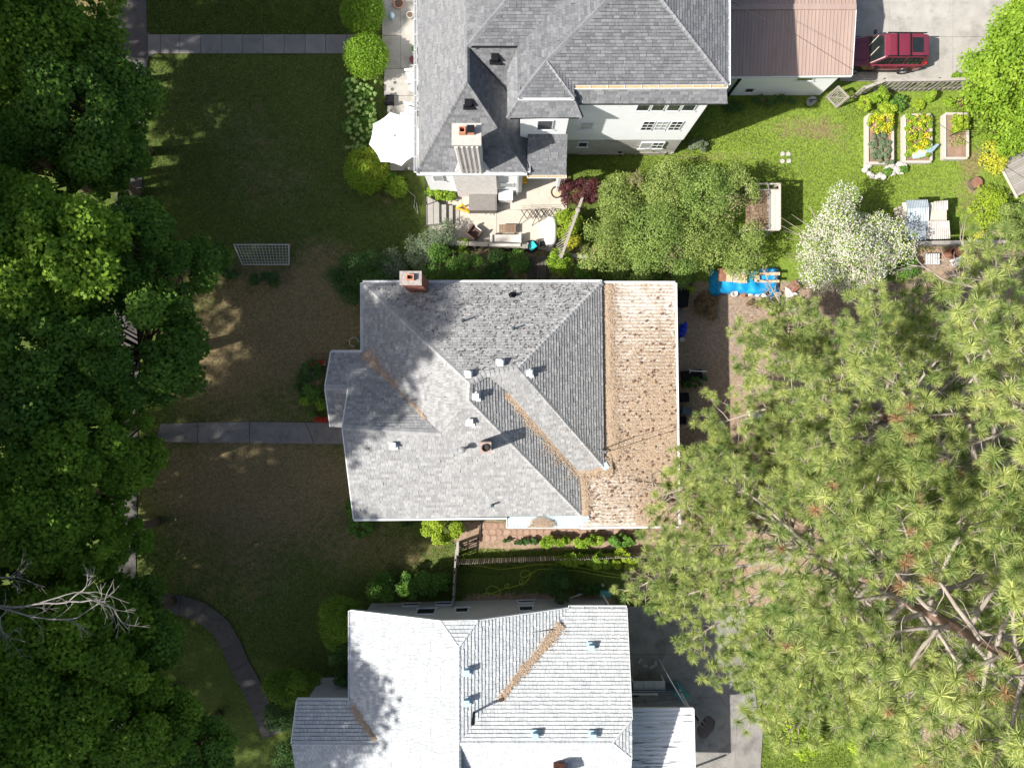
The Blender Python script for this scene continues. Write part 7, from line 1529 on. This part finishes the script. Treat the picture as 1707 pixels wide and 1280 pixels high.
# ------------------------------------------------------------ blue tarp and stored boards
def drape(name, poly, z, m, label, cat, seed, bumps=.12, n=26, edge=.0):
    rs = random.Random(seed); P = [W(x, y, z) for x, y in poly]; x0, x1 = min(p.x for p in P), max(p.x for p in P); y0, y1 = min(p.y for p in P), max(p.y for p in P)
    ph = [(rs.uniform(1, 5), rs.uniform(1, 5), rs.uniform(0, 6), rs.uniform(.3, 1)) for _ in range(7)]; m_ = int(n * (y1 - y0) / (x1 - x0)) + 3; b = MB(); vs = []
    for j in range(m_ + 1):
        for i in range(n + 1):
            u, v = i / n, j / m_; x, y = x0 + u * (x1 - x0), y0 + v * (y1 - y0); h = z + bumps * sum(a * math.sin(x * fx * 2 + y * fy * 2 + p_) for fx, fy, p_, a in ph) * .35
            e = min(u, 1 - u, v, 1 - v) * 9; h = h * min(1, .04 + e) if e < 1 else h; vs.append((x + rs.uniform(-.03, .03), y + rs.uniform(-.03, .03) + .08 * math.sin(x * 3), max(.02, h)))
    fs = [(j * (n + 1) + i, j * (n + 1) + i + 1, (j + 1) * (n + 1) + i + 1, (j + 1) * (n + 1) + i) for j in range(m_) for i in range(n)]; b.add(vs, fs); return b.thing(name, m, label, cat, loc0(sum(P, Vector()) / len(P)), smooth=True)
drape('blue_tarp', [(1186, 446), (1304, 446), (1304, 489), (1186, 489)], .55, M_['tarp_blue'], 'bright blue tarp stretched over stored things by the thicket', 'tarp', 4, bumps=.09, n=44)
root = thing('board_stack', 'reddish and pale boards lying on the left of the blue tarp', 'boards', W(1220, 460, 0))
for k, (x0, x1, y0, y1, m) in enumerate(((1197, 1211, 448, 469, 'rust'), (1211, 1221, 449, 470, 'cardboard'), (1222, 1229, 450, 471, 'wood_bleached'), (1229, 1245, 456, 472, 'cardboard'), (1229, 1246, 449, 457, 'wood_pale'))):
    z = .72 + .03 * k; p, q = W(x0, y0, z), W(x1, y1, z); b = MB(); b.box((p + q) / 2, (abs(p.x - q.x), abs(p.y - q.y), .05), rz=rnd(-.04, .04)); b.part('board', M_[m], root)
b = MB(); b.box(W(1222, 461, .4), (1.4, .5, .5)); b.part('pallet', WD, root)
root = thing('board_stack', 'muddy boards sunk in the folds on the right of the blue tarp', 'boards', W(1275, 462, 0))
for x0, x1, y0, y1 in ((1262, 1300, 454, 459), (1262, 1299, 467, 471), (1258, 1266, 456, 470)): z = .70; p, q = W(x0, y0, z), W(x1, y1, z); b = MB(); b.box((p + q) / 2, (abs(p.x - q.x), abs(p.y - q.y), .06)); b.part('board', M_['cardboard'], root)
root = thing('timber_beam', 'grey timber lying along the lower edge of the blue tarp', 'timber', W(1272, 488, 0)); b = MB(); b.bar(W(1245, 486, .12), W(1302, 490, .12), .16, .14); b.part('timber', WW, root)
c = W(1223, 490, 0); b = MB(); b.lathe(c + Vector((0, 0, .12)), [(.1, -.08), (.19, -.1), (.22, 0), (.19, .1), (.1, .08), (.08, 0)], 18); b.thing('small_tyre', M_['stone_pale'], 'pale round tyre at the corner of the blue tarp', 'tyre', c)
rs = random.Random(17)
for i, (x, y, m, lab) in enumerate([(1250, 490, 'cardboard', 'crumpled tan bag below the tarp'), (1262, 491, 'vent_blue', 'light blue plastic scrap below the tarp'), (1272, 494, 'plastic_white', 'white plastic scrap in the junk row'), (1284, 493, 'tarp_blue', 'small blue scrap at the end of the junk row'), (1294, 493, 'pot_pale', 'pale pot at the end of the junk row'), (1240, 492, 'rust', 'rusty scrap beside the pale tyre'), (1278, 489, 'black_metal', 'dark can in the junk row'), (1203, 489, 'brick_red', 'red brick fragment in front of the tarp')]):
    c = W(x, y, 0); b = MB(); n = 8; b.lathe(c, [(.1, 0), (.17, .08), (.14, .2), (.06, .26)], n); b.v = [(vx + rs.uniform(-.05, .05), vy + rs.uniform(-.05, .05), max(0, vz + rs.uniform(-.03, .03))) for vx, vy, vz in b.v]; b.thing('scrap', M_[m], lab, 'scrap', c)
c = W(1313, 486, 0); root = thing('tile_panel', 'rusty red sheet propped on a white board right of the tarp', 'panel', c); b = MB(); b.box(c + Vector((.25, .25, .3)), (.6, .55, .04), M=Matrix.Rotation(R(40), 3, 'Z')); b.part('red_sheet', M_['rust'], root); b = MB(); b.add([W(1309, 478, .1), W(1310, 503, .1), W(1330, 490, .1), W(1309, 478, .16), W(1310, 503, .16), W(1330, 490, .16)], [(0, 1, 2), (3, 5, 4), (0, 3, 4, 1), (1, 4, 5, 2), (2, 5, 3, 0)]); b.part('white_board', M_['plastic_white'], root)
b = MB(); b.bar(W(1312, 516, .08), W(1345, 508, .08), .3, .1); b.thing('white_plank', M_['stone_pale'], 'broad pale plank lying in the dirt under the pine tips', 'plank', W(1328, 512, 0))
b = MB(); c = W(1258, 692, .1); b.box(c + Vector((0, 0, .1)), (.9, .5, .04), rz=-.7); b.box(c + Vector((-.4, -.3, .05)), (.5, .3, .04), rz=.2); b.thing('white_sheet', M_['plastic_white'], 'white sheet showing through the pine branches', 'sheet', loc0(c))
# ------------------------------------------------------------ tin shed and plank fence
c = W(1540, 372, 0); root = thing('tin_shed', 'low patchwork shed of corrugated metal sheets', 'shed', c); zt = 1.9
corrugated(W(1510, 334, 1.75), W(1512, 348, zt), W(1548, 346, zt), W(1546, 333, 1.75), .09, .018, M_['metal_galv'], root, 'roof_sheet'); corrugated(W(1512, 348, zt), W(1511, 368, 1.7), W(1547, 368, 1.7), W(1548, 346, zt), .09, .018, M_['metal_galv'], root, 'roof_sheet')
corrugated(W(1511, 367, 1.66), W(1545, 367, 1.68), W(1545, 382, 1.6), W(1511, 382, 1.6), .16, .016, M_['metal_galv'], root, 'roof_sheet'); corrugated(W(1512, 381, 1.62), W(1544, 381, 1.62), W(1544, 400, 1.5), W(1512, 400, 1.5), .2, .018, M_['metal_galv'], root, 'roof_sheet')
corrugated(W(1545, 368, 1.66), W(1545, 399, 1.5), W(1560, 399, 1.5), W(1560, 368, 1.66), .12, .014, M_['metal_pale'], root, 'roof_sheet'); corrugated(W(1560, 368, 1.68), W(1560, 399, 1.52), W(1584, 398, 1.5), W(1582, 368, 1.66), .10, .016, M_['metal_pale'], root, 'roof_sheet')
corrugated(W(1556, 336, 1.6), W(1556, 352, 1.6), W(1580, 350, 1.6), W(1580, 334, 1.6), .12, .012, M_['metal_pale'], root, 'roof_sheet')
b = MB(); p, q = W(1512, 336, 1.5), W(1582, 398, 1.5); b.prism([(p.x + .05, p.y - .05), (q.x - .1, p.y - .05), (q.x - .1, q.y + .08), (p.x + .05, q.y + .08)], 0, 1.45); b.part('wall', M_['wood_pale'], root)
b = MB(); b.slab([W(1504, 338, 1.45), W(1513, 337, 1.7), W(1513, 368, 1.6), W(1505, 366, 1.3)], .03); b.part('side_panel', M_['wood_bleached'], root)
b = MB(); b.bar(W(1511, 368, 1.3), W(1509, 398, 1.3), .04, .05); b.part('frame_rail', WP, root)
c = W(1575, 407, 0); root = thing('plank_fence', 'grey plank fence running right from the tin shed', 'fence', c); p, q = W(1500, 412, 0), W(1650, 410, 0); n = 44
for k in range(n): b = MB(); a_ = p.lerp(q, (k + .5) / n); b.box(a_ + Vector((0, 0, .75)), (.115, .02, 1.45 + rnd(-.04, .04)), tone=rnd(0, 1), rz=rnd(-.05, .05)); b.part('board', WW, root)
for z in (.3, 1.2): b = MB(); b.bar(p + Vector((0, .05, z)), q + Vector((0, .05, z)), .05, .09); b.part('rail', WW, root)
b = MB(); b.bar(p + Vector((0, -.05, 1.5)), q + Vector((0, -.05, 1.5)), .2, .04); b.part('cap_board', WW, root)
c = W(1580, 425, 0); root = thing('rusty_barrel', 'rusty open drum below the plank fence', 'barrel', c); b = MB(); b.lathe(c, [(.3, 0), (.31, .3), (.29, .31), (.31, .33), (.31, .8), (.28, .8), (.27, .1)], 20); b.part('drum', M_['rust'], root)
c = W(1591, 437, 0); b = MB(); b.box(c + Vector((0, 0, .3)), (.6, .5, .06), rz=.4); b.box(c + Vector((.1, -.15, .5)), (.55, .05, .45), rz=.4); b.box(c + Vector((0, 0, .15)), (.45, .4, .28), rz=.4); b.thing('plastic_chair', M_['plastic_white'], 'white plastic seat beside the rusty drum', 'chair', c)
c = W(1550, 433, 0); root = thing('pallet', 'white slatted pallet under the pine branch tips', 'pallet', c)
for k in range(6): b = MB(); b.box(c + Vector((-.36 + k * .14, 0, .3)), (.08, .6, .03)); b.part('slat', WP, root)
b = MB(); b.box(c + Vector((0, -.3, .22)), (.95, .1, .12)); b.box(c + Vector((0, .25, .15)), (.85, .1, .12)); b.part('bearer', WW, root)
# ------------------------------------------------------------ things stored along the canopy's east side
c = W(1136, 553, 0); root = thing('blue_bag', 'crumpled bright blue bags against the canopy edge', 'bag', c); rs = random.Random(6)
for dx, dy, r_, h in ((0, .1, .25, .6), (.08, .35, .2, .5), (-.05, -.15, .22, .5)): b = MB(); b.lathe(c + Vector((dx, dy, 0)), [(r_ * .8, 0), (r_, h * .3), (r_ * .9, h * .7), (r_ * .4, h)], 10); b.v = [(x + rs.uniform(-.04, .04), y + rs.uniform(-.04, .04), z) for x, y, z in b.v]; b.part('bag', M_['bag_blue'], root, smooth=True)
c = W(1134, 567, 0); b = MB(); b.lathe(c, [(.13, 0), (.15, .5), (.13, .51)], 14); b.thing('bucket', M_['pot_pale'], 'pale bucket lid next to the blue bags', 'bucket', c)
for i, (px, py, dx, dy, h, m, lab) in enumerate([(1134, 500, .5, .9, .9, 'black_metal', 'dark crate under the canopy corner'), (1140, 480, .7, .4, .5, 'wood_dark', 'dark timber pile nearest the lilac thicket'), (1136, 662, .45, .5, .8, 'black_metal', 'upper black bin beside the canopy'), (1140, 684, .5, .4, .8, 'blue_grey', 'blue-grey bin beside the canopy'), (1134, 700, .4, .4, .6, 'black_metal', 'lower black bin beside the canopy'), (1150, 625, 1.1, .5, .5, 'black_metal', 'long dark bench behind the canopy')]):
    c = W(px, py, 0); b = MB(); b.box(c + Vector((0, 0, h / 2)), (dx, dy, h), rz=.1 * (i % 3 - 1)); b.box(c + Vector((0, 0, h + .02)), (dx * 1.08, dy * 1.08, .05), rz=.1 * (i % 3 - 1)); b.box(c + Vector((dx * .4, 0, h + .07)), (.06, dy * .6, .05)); b.thing('bin' if 'bin' in lab else ('crate' if 'crate' in lab else ('bench' if 'bench' in lab else 'timber_pile')), M_[m], lab, 'bin' if 'bin' in lab else ('crate' if 'crate' in lab else ('bench' if 'bench' in lab else 'timber')), c)
b = MB(); b.tube([W(1150, 618, .9), W(1178, 619, .9)], .03, 6); b.tube([W(1150, 614, .9), W(1150, 622, .9)], .02, 6); b.tube([W(1151, 618, .9), W(1151, 618, 0)], .03, 6); b.tube([W(1177, 619, .9), W(1177, 619, 0)], .03, 6); b.thing('white_rail', M_['plastic_white'], 'thin white rail sticking out beyond the dark bench', 'rail', W(1151, 618, 0))
b = MB()
for k in range(4): b.tube([W(1132 + k * 2, 512, .1), W(1133 + k * 2, 540, 1.0)], .02, 5)
b.thing('garden_tools', M_['grey_metal'], 'bundle of rods leaning beside the blue bags', 'rods', W(1133, 530, 0))
c = W(1142, 756, 0); root = thing('wagon', 'small red wagon behind the canopy near the pine', 'wagon', c); b = MB(); b.box(c + Vector((0, 0, .35)), (.75, .4, .2), rz=-.5); b.part('tub', M_['red_box'], root)
for dx, dy in ((-.2, .25), (.3, -.05), (-.3, 0), (.15, -.3)): b = MB(); b.lathe(c + Vector((dx, dy, .13)), [(.13, -.03), (.13, .03)], 12, M=Matrix.Rotation(R(90), 3, 'X')); b.part('wheel', M_['rubber'], root)
b = MB(); b.tube([c + Vector((.4, -.2, .35)), c + Vector((.7, -.35, .5))], .02, 5); b.part('handle', BM, root)
b = MB(); b.tube([W(1186, 768, .05), W(1184, 800, .05), W(1190, 830, .05)], .07, 6); b.thing('log', M_['bark'], 'slim log on the ground under the bare pine limb', 'log', W(1186, 795, 0))
# by the north house basement
c = W(1083, 253, 0); root = thing('planter_box', 'long planter box with small green plants under the basement window', 'planter', c)
for dy in (-.18, .18): b = MB(); b.box(c + Vector((0, dy, .2)), (1.8, .05, .4)); b.part('side_board', WW, root)
for dx in (-.88, .88): b = MB(); b.box(c + Vector((dx, 0, .2)), (.05, .31, .4)); b.part('side_board', WW, root)
b = MB(); b.box(c + Vector((0, 0, .16)), (1.72, .3, .3)); b.part('soil', M_['rust'], root); link('plants', crown_mesh('plants', [(c.x - .5, c.y, .42, .16), (c.x + .1, c.y, .45, .18)], 260, .08, M_['bright_leaf'], 5, off=c), root)
c = W(1000, 256, 0); root = thing('wall_bench', 'long low grey bench at the foot of the white house', 'bench', c); b = MB(); b.box(c + Vector((0, 0, .35)), (2.7, .35, .06)); b.part('seat', WW, root)
for dx in (-1.2, 0, 1.2): b = MB(); b.box(c + Vector((dx, 0, .17)), (.08, .3, .33)); b.part('leg', WD, root)
c = W(1032, 254, 0); b = MB(); b.lathe(c, [(.18, 0), (.2, .05), (.2, .4), (.1, .45)], 12); b.tube([c + Vector((.15, 0, .35)), c + Vector((.35, .05, .5))], .02, 5); b.thing('black_bucket', M_['black_metal'], 'black bucket beside the planter box', 'bucket', c)
c = W(1119, 254, 0); b = MB(); b.lathe(c, [(.12, 0), (.15, .3), (.13, .31)], 12); b.thing('white_pot', M_['pot_pale'], 'pale empty pot right of the planter box', 'pot', c)
c = W(1349, 172, 0); root = thing('hose_reel', 'grey hose reel standing against the garage', 'hose reel', c); b = MB(); b.lathe(c + Vector((0, 0, .3)), [(.28, -.05), (.3, 0), (.28, .05), (.12, .05), (.1, 0), (.12, -.05)], 18, M=Matrix.Rotation(R(55), 3, 'X')); b.part('reel', M_['grey_metal'], root); b = MB(); b.tube([c + Vector((-.2, 0, 0)), c + Vector((-.2, 0, .5)), c + Vector((.2, 0, .5)), c + Vector((.2, 0, 0))], .02, 5); b.part('stand', BM, root)
# overhead wires
for pts, lab in (([(1212, 0, 8.0), (1330, 60, 7.4), (1424, 118, 7.0), (1760, 330, 6.2)], 'thin dark overhead wire crossing above the garage roof'), ([(1000, 232, 2.5), (1068, 246, 2.4), (1130, 262, 2.2)], 'thin cable drooping across the white house wall')):
    b = MB(); P_ = [W(*q) for q in pts]; b.tube(P_, .012, 4); b.thing('overhead_wire', M_['pot_dark'], lab, 'wire', tuple(P_[0]))
bpy.context.view_layer.update()
